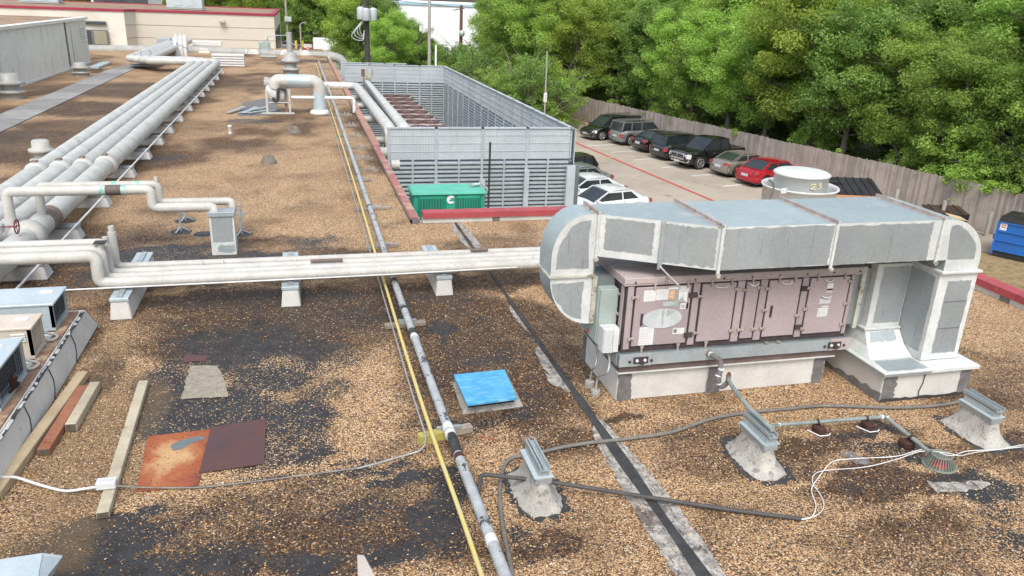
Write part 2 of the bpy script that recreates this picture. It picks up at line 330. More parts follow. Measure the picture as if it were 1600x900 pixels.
def smooth_path(pts, k=6):                   # Catmull-Rom
    P = [Vector(p) for p in pts]; P = [P[0]*2-P[1]]+P+[P[-1]*2-P[-2]]; out = []
    for i in range(1, len(P)-2):
        for j in range(k):
            t = j/k; a, b, c, d = P[i-1:i+3]
            out.append(.5*((2*b)+(c-a)*t+(2*a-5*b+4*c-d)*t*t+(3*b-a-3*c+d)*t**3))
    out.append(P[-2]); return out
def tag(o, label=None, cat=None, group=None, kind=None):
    if label: o['label'] = label
    if cat: o['category'] = cat
    if group: o['group'] = group
    if kind: o['kind'] = kind
    return o
def thing(name, label, cat, loc=(0, 0, 0), group=None):
    o = bpy.data.objects.new(name, None); COL.objects.link(o); o.location = loc; o.empty_display_size = .2
    ORG[o.name] = Vector(loc); return tag(o, label, cat, group)
def place(o, loc, rz=0): o.location = loc; o.rotation_euler = (0, 0, rz); return o
def dup(o, loc=None, rz=None, label=None):
    c = o.copy(); COL.objects.link(c)
    if loc is not None: c.location = loc
    if rz is not None: c.rotation_euler = (0, 0, rz)
    if label: c['label'] = label
    for ch in KIDS(o):
        d = ch.copy(); COL.objects.link(d); d.parent = c
        for g in KIDS(ch): e = g.copy(); COL.objects.link(e); e.parent = d
    return c
def KIDS(o): return [x for x in COL.objects if x.parent == o]
def struct(mb, name, mat): return tag(mb.build(name, mat, loc=(0, 0, 0)), kind='structure')
def wobble_panel(mb, q, mu, mv, amp=.01, off=.003, n=14, seed=0):
    """q = 4 corners (lower-left, lower-right, upper-right, upper-left); an uneven-edged sheet set in by mu, mv metres"""
    q = [Vector(p) for p in q]; rd = random.Random(seed)
    W = (q[1]-q[0]).length; H = (q[3]-q[0]).length; nrm = (q[1]-q[0]).cross(q[3]-q[0]).normalized()
    def P(u, v): return q[0]*(1-u)*(1-v)+q[1]*u*(1-v)+q[2]*u*v+q[3]*(1-u)*v+nrm*off
    mu0, mu1 = mu if isinstance(mu, tuple) else (mu, mu); mv0, mv1 = mv if isinstance(mv, tuple) else (mv, mv)
    u0, u1, v0, v1 = mu0/W, 1-mu1/W, mv0/H, 1-mv1/H; pts = []
    j = lambda a: rd.uniform(-a, a)
    for i in range(n): pts.append(P(u0+(u1-u0)*i/n+j(.3)/n*(u1-u0)*(i > 0), v0+j(amp/H)))
    for i in range(n): pts.append(P(u1+j(amp/W), v0+(v1-v0)*i/n))
    for i in range(n): pts.append(P(u1-(u1-u0)*i/n, v1+j(amp/H)))
    for i in range(n): pts.append(P(u0+j(amp/W), v1-(v1-v0)*i/n))
    c = sum(pts, Vector())/len(pts); k = len(pts)
    mb.add(pts+[c], [(i, (i+1) % k, k) for i in range(k)]); return mb
# value noise for layout maps
_L = RNG.random((256, 256))
def vnoise(x, y):
    xi = np.floor(x).astype(int); yi = np.floor(y).astype(int); fx = x-xi; fy = y-yi
    fx = fx*fx*(3-2*fx); fy = fy*fy*(3-2*fy); g = lambda a, b: _L[a % 256, b % 256]
    return (g(xi, yi)*(1-fx)+g(xi+1, yi)*fx)*(1-fy)+(g(xi, yi+1)*(1-fx)+g(xi+1, yi+1)*fx)*fy
def fbm(x, y, o=5):
    s = 0; a = .5; t = 0
    for i in range(o): s = s+a*vnoise(x*2**i+17*i, y*2**i+31*i); t += a; a *= .55
    return s/t
# ---------------------------------------------------------------- the gravel roof
GROUND = -5.
LOW = [(420,470,1.8,.35,.32),(120,840,.5,.25,.5),(560,800,.3,.15,.4),(700,840,.2,.3,.6),(760,560,.5,.3,.25),(810,640,.3,.15,.3),  # places where the dark membrane lies bare: picture point, radius along x, along y, strength
 (330,640,.62,.62,1.0),(255,600,.35,.5,.9),(430,590,.5,.42,.8),(475,650,.38,.36,.9),(370,530,.9,.4,.5),(380,700,.3,.35,.7),(255,660,.3,.4,.8),
 (150,820,.35,.18,.8),(205,840,.3,.2,.8),(160,885,.35,.16,.9),(240,890,.3,.2,.8),(330,875,.35,.22,.6),(100,880,.2,.2,.6),(240,795,.12,.1,.8),
 (680,815,.26,.30,.95),(650,750,.42,.10,.95),(700,770,.15,.25,.8),(575,735,.5,.07,.7),(450,885,.5,.14,.7),(480,705,.35,.10,.8),(560,720,.3,.06,.6),(620,870,.25,.16,.8),
 (1550,765,.35,.22,.85),(1590,850,.25,.3,.6),(1420,705,.4,.15,.7),(1345,700,.22,.1,.6),(1500,745,.35,.12,.8),(1560,800,.2,.12,.5),
 (250,398,1.0,.45,.95),(360,402,.7,.3,.9),(490,385,.4,.25,.55),(225,430,.6,.4,.5),(240,247,.7,.5,.5),(690,515,.22,.2,.9),(500,480,1.5,.5,.25),
 (850,845,.07,.05,.0),(810,835,.10,.12,.8),(1330,765,.12,.08,.3),(560,420,.5,.25,.3),(420,745,.3,.05,.6),(400,640,.4,.4,.8),(760,605,.15,.1,.3),
 (400,560,1.0,.5,.6),(490,560,.6,.5,.5),(520,610,.4,.3,.5),(430,690,.5,.5,.75),(500,500,1.4,.5,.3),(300,810,.25,.12,.4),(60,400,1.0,.5,.35),(200,430,.6,.4,.5),(240,620,.12,.9,.9),(700,460,.6,.4,.3),(720,660,.5,.12,.4),(1370,680,.5,.12,.5),(100,380,.9,.3,.4),(500,375,.6,.3,.4),(460,325,.25,.12,.4),(470,95,2.5,1.6,.5),(620,305,.2,.25,.4),(618,350,.3,.3,.3),(345,182,.0,0,0),(395,190,1.3,.5,.6)]
DARK = [(650,500,1.8,.9,.8),(450,470,2.6,.6,.8),(860,560,.5,1.0,.6),(300,860,1.6,.4,.55),(560,860,1.0,.4,.6),(100,230,3,3,.45),(960,560,.3,1.2,.35),(400,530,1.6,.7,.9),(430,500,1.8,.5,.9),(640,560,.25,1.2,.4),(120,540,.22,.7,.9),(160,590,.2,.5,.8),(730,560,.9,1.2,.8),(800,560,.5,1.2,.7),(300,440,2.2,.35,.7),(100,430,1.4,.5,.85),(450,800,1.4,.5,.6),(620,770,.7,.4,.5),(1180,710,.9,.35,.45),(1290,840,.5,.1,.2),(470,400,1.6,.4,.7),(200,860,1.0,.4,.5),(1520,560,.8,.2,.4),(1450,820,1.2,.15,.3),(380,120,4,2,.4),(200,190,1.2,4,.4),(420,380,1,.4,.5),  # places of wet, dirty stones
 (700,500,1.0,1.4,.9),(830,610,.6,.9,.8),(700,640,.5,.8,.6),(500,470,2.4,.7,.9),(540,520,1.0,.7,.8),(650,460,1.3,.4,.7),(760,440,1.2,.5,.8),(880,690,.5,.3,.7),
 (960,655,.35,.06,1),(1100,690,.6,.5,.45),(1290,690,1.2,.2,.7),(1400,745,1.2,.22,.8),(1560,700,.6,.3,.6),(60,400,1.6,1.0,.8),(560,830,.8,.45,.75),
 (770,385,1.1,.7,.5),(150,370,1.5,.8,.55),(250,330,.5,.4,.35),(380,490,2.0,.4,.6),(120,420,1,.4,.7),(350,250,.9,.8,.0),(840,500,.6,.8,.75),(900,600,.4,.4,.4),
 (1560,600,1.2,.5,.4),(1450,860,.8,.25,.25),(1000,860,.3,.3,.0),(1180,800,1.2,.3,.1),(560,440,.6,.5,.5),(850,860,.4,.15,.5),(640,640,.2,.6,.2),(200,140,4,3,.8),(60,215,3,1.5,.8),(150,170,2.5,2,.8),(110,200,1.5,2,.7),(300,150,1,5,.5),(400,130,3,3,.5),(480,150,.8,4,.4),(380,230,1.4,1.2,.5),(560,190,.5,4,.6),(590,250,.3,2,.5),(30,240,2,1.5,.7),
 (140,250,2,1.5,.6),(240,245,.8,.6,.6),(60,290,1.5,1.5,.6),(290,200,1.5,2,.25),(460,230,1,1,.12),(650,700,.5,.3,.4),(420,860,.7,.2,.4),(900,790,.5,.2,.1)]
MUD = [(135,540,.22,.6,.8),(175,620,.35,.7,1.),(130,720,.48,1.0,1.),(70,850,.5,.4,1.),(220,640,.28,.7,.9),(150,560,.3,.8,.7),(190,740,.3,.4,.8),(230,500,.4,.6,.3),(90,780,.3,.4,.8)]
def splat(X, Y, lst):
    out = np.zeros_like(X)
    nx = (fbm(X*2.2+5, Y*2.2+9)-.5)*1.1; ny = (fbm(X*2.2+50, Y*2.2+3)-.5)*1.1
    for px, py, rx, ry, st in lst:
        if rx <= 0: continue
        c = PZ(px, py); sx = min(rx, .8)
        d = ((X-c.x+nx*sx)/rx)**2+((Y-c.y+ny*sx)/ry)**2
        out = np.maximum(out, st*np.clip(1.5-d*.9, 0, 1))
    return out
def roofmap(X, Y):
    n = fbm(X*.9, Y*.9); n2 = fbm(X*4+40, Y*4+11, 4); n3 = fbm(X*.35+8, Y*.22+2)
    low = splat(X, Y, LOW); dk = splat(X, Y, DARK); md = splat(X, Y, MUD)
    cover = .93-low*1.05-np.clip(n2-.60, 0, 1)*.8*(.4+dk)-dk*.16+(low > .05)*(n2-.5)*.9
    cover -= np.clip(n3-.58, 0, 1)*1.2+dk*(.12+.9*np.clip(n2-.48, 0, 1))
    nf = fbm(X*.55+70, Y*.30+20); ff = np.clip((Y-14)/8, 0, 1)
    dark = np.clip(dk*(.9+.9*(n-.4))+np.clip(n-.54, 0, 1)*1.8+ff*np.clip(nf-.54, 0, 1)*4.5, 0, 1)
    dark = dark+.14*np.clip((10.5-Y)/4, 0, 1)*(.6+.8*n)
    return np.clip(cover, 0.09, 1), dark, np.clip(md*(.6+n2*.8), 0, 1)
def grid_mesh(name, blocks, z=0.):
    V = []; F = []; A = []; base = 0
    for (x0, x1, y0, y1, st) in blocks:
        nx = max(2, int(round((x1-x0)/st))+1); ny = max(2, int(round((y1-y0)/st))+1)
        xs = np.linspace(x0, x1, nx); ys = np.linspace(y0, y1, ny); X, Y = np.meshgrid(xs, ys)
        V.append(np.stack([X.ravel(), Y.ravel(), np.full(X.size, z)], 1)); c, d, m_ = roofmap(X.ravel(), Y.ravel())
        A.append(np.stack([c, d, m_, np.ones_like(c)], 1))
        i = np.arange((nx-1)*(ny-1)); r, q = i//(nx-1), i % (nx-1); a = base+r*nx+q
        F.append(np.stack([a, a+1, a+nx+1, a+nx], 1)); base += nx*ny
    V = np.concatenate(V); F = np.concatenate(F); A = np.concatenate(A)
    return np_mesh(name, V, F, A, 'cover')
def np_mesh(name, V, F, A=None, an='tint', smooth=False):
    me = bpy.data.meshes.new(name); k = F.shape[1]
    me.vertices.add(len(V)); me.vertices.foreach_set('co', V.astype(np.float32).ravel())
    me.loops.add(F.size); me.loops.foreach_set('vertex_index', F.astype(np.int32).ravel())
    me.polygons.add(len(F)); me.polygons.foreach_set('loop_start', np.arange(0, F.size, k, dtype=np.int32))
    try: me.polygons.foreach_set('loop_total', np.full(len(F), k, dtype=np.int32))
    except Exception: pass
    me.polygons.foreach_set('use_smooth', [smooth]*len(F))
    me.update(calc_edges=True)
    if A is not None:
        at = me.color_attributes.new(an, 'FLOAT_COLOR', 'POINT'); at.data.foreach_set('color', A.astype(np.float32).ravel())
    return me
def gravel_material():
    m, t, b = _nodes('roof_gravel'); P = coords(t)
    at = N(t, 'ShaderNodeAttribute'); at.attribute_name = 'cover'
    sp = N(t, 'ShaderNodeSeparateColor'); t.links.new(at.outputs['Color'], sp.inputs[0]); cov, drk, mud = sp.outputs[0], sp.outputs[1], sp.outputs[2]
    mp = N(t, 'ShaderNodeMapping'); mp.inputs['Scale'].default_value = (1, 1, .01); t.links.new(P, mp.inputs[0])
    def M2(op, a, b_=None):
        n = N(t, 'ShaderNodeMath'); n.operation = op
        for i, v in enumerate((a, b_)):
            if v is None: continue
            if isinstance(v, (int, float)): n.inputs[i].default_value = v
            else: t.links.new(v, n.inputs[i])
        return n.outputs[0]
    cols = []; heights = []; masks = []
    dn = N(t, 'ShaderNodeTexNoise'); dn.inputs['Scale'].default_value = 30; t.links.new(mp.outputs[0], dn.inputs['Vector'])
    wv = N(t, 'ShaderNodeVectorMath'); wv.operation = 'MULTIPLY_ADD'; t.links.new(dn.outputs['Color'], wv.inputs[0]); wv.inputs[1].default_value = (.012, .012, 0); t.links.new(mp.outputs[0], wv.inputs[2])
    for sc, seed in ((52, 0.), (76, 3.7)):
        v = N(t, 'ShaderNodeTexVoronoi'); v.feature = 'F1'; v.inputs['Scale'].default_value = sc; v.inputs['Randomness'].default_value = .95
        ad = N(t, 'ShaderNodeVectorMath'); ad.operation = 'ADD'; t.links.new(wv.outputs[0], ad.inputs[0]); ad.inputs[1].default_value = (seed, seed*2, 0)
        t.links.new(ad.outputs[0], v.inputs['Vector'])
        s2 = N(t, 'ShaderNodeSeparateColor'); t.links.new(v.outputs['Color'], s2.inputs[0])
        pres = M2('LESS_THAN', s2.outputs[0], cov)
        rad = ramp(t, v.outputs['Distance'], .47, .74, 1, 0)
        masks.append(M2('MULTIPLY', pres, rad))
        cr = N(t, 'ShaderNodeValToRGB'); e = cr.color_ramp; e.interpolation = 'LINEAR'
        e.elements[0].position = 0; e.elements[0].color = (.055, .037, .028, 1); e.elements[1].position = 1; e.elements[1].color = (.80, .68, .50, 1)
        for p_, c_ in ((.14, (.16, .09, .055)), (.28, (.41, .24, .125)), (.46, (.64, .39, .185)), (.64, (.74, .49, .25)), (.78, (.50, .35, .25)), (.92, (.77, .60, .41))):
            k = e.elements.new(p_); k.color = (*c_, 1)
        t.links.new(s2.outputs[1], cr.inputs[0]); cols.append(cr.outputs[0]); heights.append(v.outputs['Distance'])
    stone = mixc(t, masks[0], cols[1], cols[0]); mask = M2('MAXIMUM', masks[0], M2('MULTIPLY', masks[1], .95))
    lg = noise(t, mp.outputs[0], .45, 6, .65)
    stone = mixc(t, ramp(t, lg, .46, .72, 0, .45), stone, (.24, .14, .08))
    stone = mixc(t, ramp(t, noise(t, mp.outputs[0], .8, 5, .6), .45, .75, 0, .35), stone, (.50, .33, .16))
    darkf = M2('MINIMUM', M2('MULTIPLY', drk, 1.15), .97)
    gr = N(t, 'ShaderNodeValToRGB'); gr.color_ramp.elements[0].color = (.23, .19, .17, 1); gr.color_ramp.elements[1].color = (1., .93, .85, 1)
    gr.color_ramp.elements[0].position = .80; gr.color_ramp.elements[1].position = .97
    s3 = N(t, 'ShaderNodeSeparateColor'); t.links.new(cols[0], s3.inputs[0])
    vv = N(t, 'ShaderNodeTexWhiteNoise'); vv.noise_dimensions = '3D'
    t.links.new(cols[0], vv.inputs['Vector']); t.links.new(vv.outputs['Value'], gr.inputs[0])
    stone_d = mixc(t, 1, stone, gr.outputs[0], 'MULTIPLY'); stone = mixc(t, darkf, stone, stone_d)
    stone = mixc(t, M2('MULTIPLY', mud, .55), stone, (.17, .115, .065))
    mem = mixc(t, ramp(t, noise(t, mp.outputs[0], 5, 6, .7), .3, .7), (.024, .024, .0255), (.046, .046, .048))
    mem = mixc(t, M2('MULTIPLY', ramp(t, cov, .35, .85), M2('SUBTRACT', 1, M2('MINIMUM', M2('MULTIPLY', drk, 1.4), 1))), mem, (.085, .055, .035))
    mem = mixc(t, M2('MULTIPLY', mud, .8), mem, (.12, .085, .05))
    c = mixc(t, mask, mem, stone); t.links.new(c, b.inputs['Base Color'])
    t.links.new(ramp(t, mask, 0, 1, .5, .85), b.inputs['Roughness']); b.inputs['Specular IOR Level'].default_value = .25
    hh = M2('MULTIPLY', mask, M2('SUBTRACT', 1.1, heights[0]))
    bp = N(t, 'ShaderNodeBump'); bp.inputs['Strength'].default_value = .9; bp.inputs['Distance'].default_value = .016
    t.links.new(hh, bp.inputs['Height']); t.links.new(bp.outputs[0], b.inputs['Normal']); MATS['roof_gravel'] = m
gravel_material()
me = grid_mesh('roof', [(-6, 11.55, 3.2, 16.15, .055), (-6, 11.55, -6, 3.2, .6), (-22, -6, -6, 16.15, .3), (-22, 2.17, 16.15, 40, .16), (-22, 2.17, 40, 73.5, .4)])
me.materials.append(M('roof_gravel')); o = bpy.data.objects.new('roof', me); COL.objects.link(o); tag(o, kind='structure')
# loose stones
def stones():
    n = 90000; X = RNG.uniform(-4.6, 9.6, n); Y = 3.6+(RNG.random(n)**1.35)*9.; c, d, m_ = roofmap(X, Y)
    keep = (RNG.random(n) < c*.85)&(Y > 3.4)
    for (x0, x1, y0, y1) in ((3.5, 6.45, 7.8, 9.2), (6.7, 8.2, 7.2, 9.1), (1.7, 2.4, 8.1, 9.0), (-4.6, -2.95, 3, 11.6), (-1.75, -1.12, 7.0, 8.06), (-1.12, -.5, 7.1, 8.1), (3.02, 3.22, 3, 16)):
        keep &= ~((X > x0)&(X < x1)&(Y > y0)&(Y < y1))
    X, Y, d = X[keep], Y[keep], d[keep]; n = len(X)
    r = RNG.uniform(.0055, .012, n); a = RNG.uniform(0, 6.28, n)
    base = np.array([(1, 0, 0), (.1, 1, 0), (-1, .1, 0), (0, -1, 0), (.1, .1, .75), (0, 0, -.4)]); ca, sa = np.cos(a), np.sin(a)
    V = np.zeros((n, 6, 3)); jit = RNG.uniform(.7, 1.3, (n, 6, 1)); B = base[None]*jit; asp = RNG.uniform(.6, 1, n)[:, None]
    bx, by = B[:, :, 0], B[:, :, 1]*asp
    V[:, :, 0] = X[:, None]+r[:, None]*(bx*ca[:, None]-by*sa[:, None]); V[:, :, 1] = Y[:, None]+r[:, None]*(bx*sa[:, None]+by*ca[:, None])
    V[:, :, 2] = r[:, None]*(B[:, :, 2]+.45)
    f = np.array([(0,1,4),(1,2,4),(2,3,4),(3,0,4),(1,0,5),(2,1,5),(3,2,5),(0,3,5)]); F = (f[None]+np.arange(n)[:, None, None]*6).reshape(-1, 3)
    pal = np.array([(.58,.38,.20),(.50,.30,.14),(.38,.21,.10),(.62,.46,.29),(.66,.58,.46),(.27,.155,.09),(.16,.10,.07),(.45,.34,.28),(.09,.07,.06)])
    pw = np.array([.2,.2,.15,.12,.05,.1,.06,.08,.04]); pc = pal[RNG.choice(9, n, p=pw/pw.sum())]
    dm = np.where(RNG.random(n) < d*.9, .22, 1.1)[:, None]; pc = pc*dm; A = np.ones((n, 6, 4)); A[:, :, :3] = pc[:, None, :]
    me = np_mesh('loose_stones', V.reshape(-1, 3), F, A.reshape(-1, 4), 'tint')
    m, t, b = _nodes('stone'); at = N(t, 'ShaderNodeAttribute'); at.attribute_name = 'tint'; t.links.new(at.outputs['Color'], b.inputs['Base Color']); b.inputs['Roughness'].default_value = .75
    me.materials.append(m); o = bpy.data.objects.new('loose_gravel', me); COL.objects.link(o); tag(o, 'loose tan and brown gravel stones strewn over the near roof', 'gravel', kind='stuff')
stones()
# ---------------------------------------------------------------- expansion joint
J = thing('expansion_joint', 'long black rubber roof joint with ragged pale edges running across the gravel', 'roof joint', (3.12, 10, 0))
def ragged(side, y0, y1, w0, w1, seed, z=.006):
    rd = random.Random(seed); n = int((y1-y0)/.07); L = []; K = []
    for i in range(n+1):
        y = y0+(y1-y0)*i/n; f = math.sin(math.pi*min(1, max(0, i/n)))**.35; wd = (w0+(w1-w0)*i/n)*f*(.8+.35*fbm(np.array([y*1.4+seed]), np.array([seed*1.])).item()*1.3)+rd.uniform(-.012, .012)
        L.append((3.115+side*.045, y, z)); K.append((3.115+side*(.045+max(.01, wd)), y, z))
    mb = MB(); v = L+K; mb.add(v, [(i, i+1, n+2+i, n+1+i) if side < 0 else (n+1+i, n+2+i, i+1, i) for i in range(n)]); return mb
def joint_mat():
    m, t, b = _nodes('joint_flashing'); P = coords(t)
    n1 = ramp(t, noise(t, P, 9, 8, .75), .40, .58); n2 = ramp(t, noise(t, coords(t, (4, .8, 1)), 6, 8, .75), .56, .66)
    c = mixc(t, n1, (.42, .40, .37), (.20, .185, .17)); c = mixc(t, n2, c, (.10, .095, .09))
    c = mixc(t, ramp(t, noise(t, P, 2.2, 4, .6), .58, .64, 0, .8), c, (.09, .065, .06))
    t.links.new(c, b.inputs['Base Color']); b.inputs['Roughness'].default_value = .9
    bp = N(t, 'ShaderNodeBump'); bp.inputs['Distance'].default_value = .01; t.links.new(n2, bp.inputs['Height']); t.links.new(bp.outputs[0], b.inputs['Normal']); MATS['joint_flashing'] = m
joint_mat()
ragged(-1, 3.4, 7.35, .25, .14, 1).build('flashing', 'joint_flashing', J)
ragged(1, 3.4, 7.55, .20, .12, 2).build('flashing', 'joint_flashing', J)
ragged(-1, 8.2, 9.6, .13, .12, 3).build('flashing', 'joint_flashing', J)
ragged(-1, 14.3, 16.1, .12, .1, 4).build('flashing', 'joint_flashing', J); ragged(1, 13.9, 16.1, .14, .14, 5).build('flashing', 'joint_flashing', J)
ragged(-1, 10.1, 11.2, .05, .07, 6).build('flashing', 'joint_flashing', J)
mb = MB(); n = 90
for i in range(n):
    y0, y1 = 3.3+i*12.8/n, 3.3+(i+1)*12.8/n; h = lambda y: .052*(.55+.45*max(0, min(1, (12-y)/5))); ww = lambda y: (.058+.012*math.sin(y*3.1)) if y < 7.6 else max(.03, .058-.02*(y-7.6))+.008*math.sin(y*7.3)
    for (a, b_) in ((-1, 0), (0, 1)):
        za = lambda s, y: .008 if s else h(y)*.55
    p = [(3.115-ww(y0), y0, .009), (3.115, y0, h(y0)*.6), (3.115+ww(y0), y0, .009), (3.115-ww(y1), y1, .009), (3.115, y1, h(y1)*.6), (3.115+ww(y1), y1, .009)]
    mb.add(p, [(0, 1, 4, 3), (1, 2, 5, 4)], True)
mb.build('rubber_strip', 'black_tar', J)
# ---------------------------------------------------------------- the building we stand on: walls, parapets
t_ = thing('lower_building', 'low building under the gravel roof, its tan side wall dropping to the parking lot', 'building', (2.4, 16.3, GROUND))
mb = MB(); mb.box(2.34, 16.45, GROUND, 2.42, 73.5, -.02); mb.box(2.34, 16.37, GROUND, 11.8, 16.45, -.02); mb.box(11.72, -6, GROUND, 11.8, 16.36, -.02); mb.box(-22, 73.5, GROUND, 2.42, 73.58, -.02); mb.box(-22.1, -6, GROUND, -22.02, 73.5, -.02)
mb.build('wall', 'stucco', t_)
def parapet(label, a, b, inward, red, gaps, loc):
    t = thing('parapet', label, 'parapet', loc); a, b = Vector(a), Vector(b); d = (b-a).normalized(); n = Vector(inward)
    L = (b-a).length; k = max(1, int(L/gaps))
    w_ = MB(); w_.hexa([a, b, b-n*.2, a-n*.2] if True else [], [p+Vector((0, 0, .11)) for p in (a, b, b-n*.2, a-n*.2)]); w_.build('wall', 'curb_white', t)
    for i in range(k):
        p, q = a+d*(L*i/k+.004), a+d*(L*(i+1)/k-.004); c = MB()
        pr = [(.04, .105), (.04, .225), (-.22, .24), (-.22, .105)]
        v = [p+n*x+Vector((0, 0, z)) for x, z in pr]+[q+n*x+Vector((0, 0, z)) for x, z in pr]
        c.add(v, [(0, 1, 2, 3), (7, 6, 5, 4), (0, 4, 5, 1), (1, 5, 6, 2), (2, 6, 7, 3), (3, 7, 4, 0)]); c.build('coping', red, t)
    return t
pf = parapet('white parapet with bright red metal coping in front of the green generator', (2.42, 16.17, 0), (11.5, 16.17, 0), (0, -1, 0), 'red_coping', 3.0, (7, 16.2, 0))
for x in (2.2, 3.95, 5.6, 7.2): MB().box(x, 16.155, .004, x+.16, 16.168, .10).build('patch', 'curb_patch', pf)
pl = thing('parapet', 'long faded red roof edge running back beside the grey pipe', 'parapet', (2.25, 40, 0))
mb = MB(); mb.box(2.19, 16.45, .002, 2.34, 60, .09); mb.build('wall', 'curb_white', pl)
for i in range(15):
    y = 16.2+i*2.95; c = MB(); c.box(2.165, y, .085, 2.335 if i < 3 else 2.40, y+2.93, .14); c.build('coping', 'red_coping_old' if i < 3 else 'red_coping_tan', pl, bevel=.01)
pr_ = parapet('white parapet with red coping at the right edge beyond the tall duct', (11.55, 16.16, 0), (11.55, -6, 0), (-1, 0, 0), 'red_coping', 3.0, (11.6, 10, 0))
for y in (9.95, 7.5): MB().box(11.535, y, .004, 11.548, y+.2, .10).build('patch', 'curb_patch', pr_)
# ---------------------------------------------------------------- ground, lot, markings
def ground_mat():
    m, t, b = _nodes('ground_soil'); P = coords(t); c = mixc(t, ramp(t, noise(t, P, .35, 8, .7), .4, .62), (.10, .085, .05), (.055, .08, .028))
    c = mixc(t, ramp(t, noise(t, P, 6, 6, .7), .45, .7, 0, .6), c, (.25, .19, .11)); t.links.new(c, b.inputs['Base Color']); b.inputs['Roughness'].default_value = .95
    bp = N(t, 'ShaderNodeBump'); bp.inputs['Distance'].default_value = .05; t.links.new(noise(t, P, 9, 5, .7), bp.inputs['Height']); t.links.new(bp.outputs[0], b.inputs['Normal']); MATS['ground_soil'] = m
ground_mat()
PM('concrete_lot', (.42, .365, .30), (.34, .295, .24), .3, .9, 0, .3, 12, c3=(.19, .16, .13), t3=.56, sc3=.7, a3=.8, w3=.12)
PM('dry_grass', (.34, .25, .13), (.24, .17, .09), 3, .95, 0, .8, 30, c3=(.13, .12, .05), t3=.56, sc3=2.2, bd=.03)
struct(MB().poly([(-900, -900, GROUND-.05), (900, -900, GROUND-.05), (900, 900, GROUND-.05), (-900, 900, GROUND-.05)]), 'ground', 'ground_soil')
FA = Vector((31.8, 29.2, 0)); FD = Vector((-.235, 1, 0)).normalized(); FN = Vector((1, .235, 0)).normalized()   # fence line
def FP(s, off=0, z=GROUND): p = FA+FD*s+FN*off; return Vector((p.x, p.y, z))
lot = [(-30, 158, GROUND), (-30, 75, GROUND), (2.45, 75, GROUND), (2.45, -40, GROUND), (60, -40, GROUND), FP(-24, -.05), FP(40, -.05), FP(55, -.5), (14, 130, GROUND), (14, 158, GROUND)]
struct(MB().poly([(p[0], p[1], GROUND) for p in lot]), 'parking_lot', 'concrete_lot')
g1, g2, g3, g4 = PZ(1528, 392, GROUND+.008), PZ(1640, 405, GROUND+.008), PZ(1700, 520, GROUND+.008), PZ(1500, 445, GROUND+.008)
gd = (g2-g1).normalized(); gl_ = g1-gd*7; gr_ = g2+gd*9; gz_ = GROUND+.008
struct(MB().poly([(14, 4, gz_), (44, -12, gz_), (gr_.x, gr_.y, gz_), (g2.x, g2.y, gz_), (g1.x, g1.y, gz_), (gl_.x, gl_.y-1.5, gz_)]), 'dry_grass_strip', 'dry_grass')
def stripe(name, mat, a, b, wd, z, label=None):
    a, b = Vector(a), Vector(b); d = (b-a).normalized(); s = Vector((-d.y, d.x, 0))*wd/2
    o = struct(MB().poly([(a-s)[:2]+(z,) if False else ((a-s).x, (a-s).y, z), ((b-s).x, (b-s).y, z), ((b+s).x, (b+s).y, z), ((a+s).x, (a+s).y, z)]), name, mat); return o
ra = PZ(897, 222, GROUND); rb = PZ(1105, 310, GROUND); rd_ = (rb-ra).normalized()
stripe('painted_red_line', 'lane_red', ra-rd_*12, rb+rd_*10, .24, GROUND+.004)
stripe('painted_yellow_line', 'lane_yellow', PZ(880, 246, GROUND), PZ(958, 246, GROUND), .2, GROUND+.008)
BAYS = [PZ(905, 224, GROUND), PZ(917, 228, GROUND), PZ(954, 238, GROUND), PZ(992, 250, GROUND), PZ(1035, 262, GROUND), PZ(1081, 275, GROUND), PZ(1130, 291, GROUND), PZ(1190, 309, GROUND)]
for p in BAYS[1:]: stripe('painted_bay_line', 'lane_white', p, p+FN*4.6, .17, GROUND+.004)
PM('kerb_wood', (.5, .36, .24), (.42, .3, .2), 3, .9, 0, .2, 30)
kt = MB().beam(PZ(889, 188, GROUND)+Vector((0, 0, .1)), PZ(917, 196, GROUND)+Vector((0, 0, .1)), .25, .22).build('landscape_timber', 'kerb_wood', bevel=.02)
tag(kt, 'pale timber kerb lying at the far end of the board fence', 'kerb')
# ---------------------------------------------------------------- air handling unit
U = thing('air_handler', 'large pink rooftop air handler with latched doors under the grey duct', 'air handler', (5.1, 8.5, 0))
MB().box(3.54, 7.89, 0, 6.42, 9.12, .385).build('curb', 'curb_white', U, bevel=.008)
for (a, b_) in (((3.545, 3.72), 7.878), ((4.74, 4.93), 7.879), ((6.25, 6.40), 7.877)):
    rd = random.Random(int(a[0]*10)); mb = MB(); n = 12; L = []; K = []
    for i in range(n+1): z = .002+.38*i/n; L.append((a[0]+rd.uniform(-.008, .008), b_, z)); K.append((a[1]+rd.uniform(-.015, .015), b_, z))
    mb.add(L+K, [(i, n+1+i, n+2+i, i+1) for i in range(n)]); mb.build('patch', 'curb_patch', U)
rd = random.Random(4); mb = MB(); L = []; K = []
for i in range(13): z = .002+.38*i/12; L.append((3.528, 9.10, z)); K.append((3.528, 9.0+rd.uniform(-.01, .01), z))
mb.add(L+K, [(i, 13+i, 14+i, i+1) for i in range(12)]); mb.build('patch', 'curb_patch', U)
MB().box(3.525, 7.845, .402, 6.5, 9.08, .492).build('lower_channel', 'brown_channel', U)
MB().box(3.515, 7.832, .386, 6.50, 7.90, .401).build('drip_edge', 'sealant', U)
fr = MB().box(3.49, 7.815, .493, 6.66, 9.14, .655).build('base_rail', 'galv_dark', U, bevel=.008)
MB().box(3.92, 7.80, .50, 6.36, 7.814, .645).build('rail_face', 'galv', fr)
MB().box(3.50, 7.797, .496, 3.915, 7.813, .652).build('rail_face', 'galv', fr); MB().box(6.365, 7.797, .496, 6.655, 7.813, .652).build('rail_face', 'pink_top', fr)
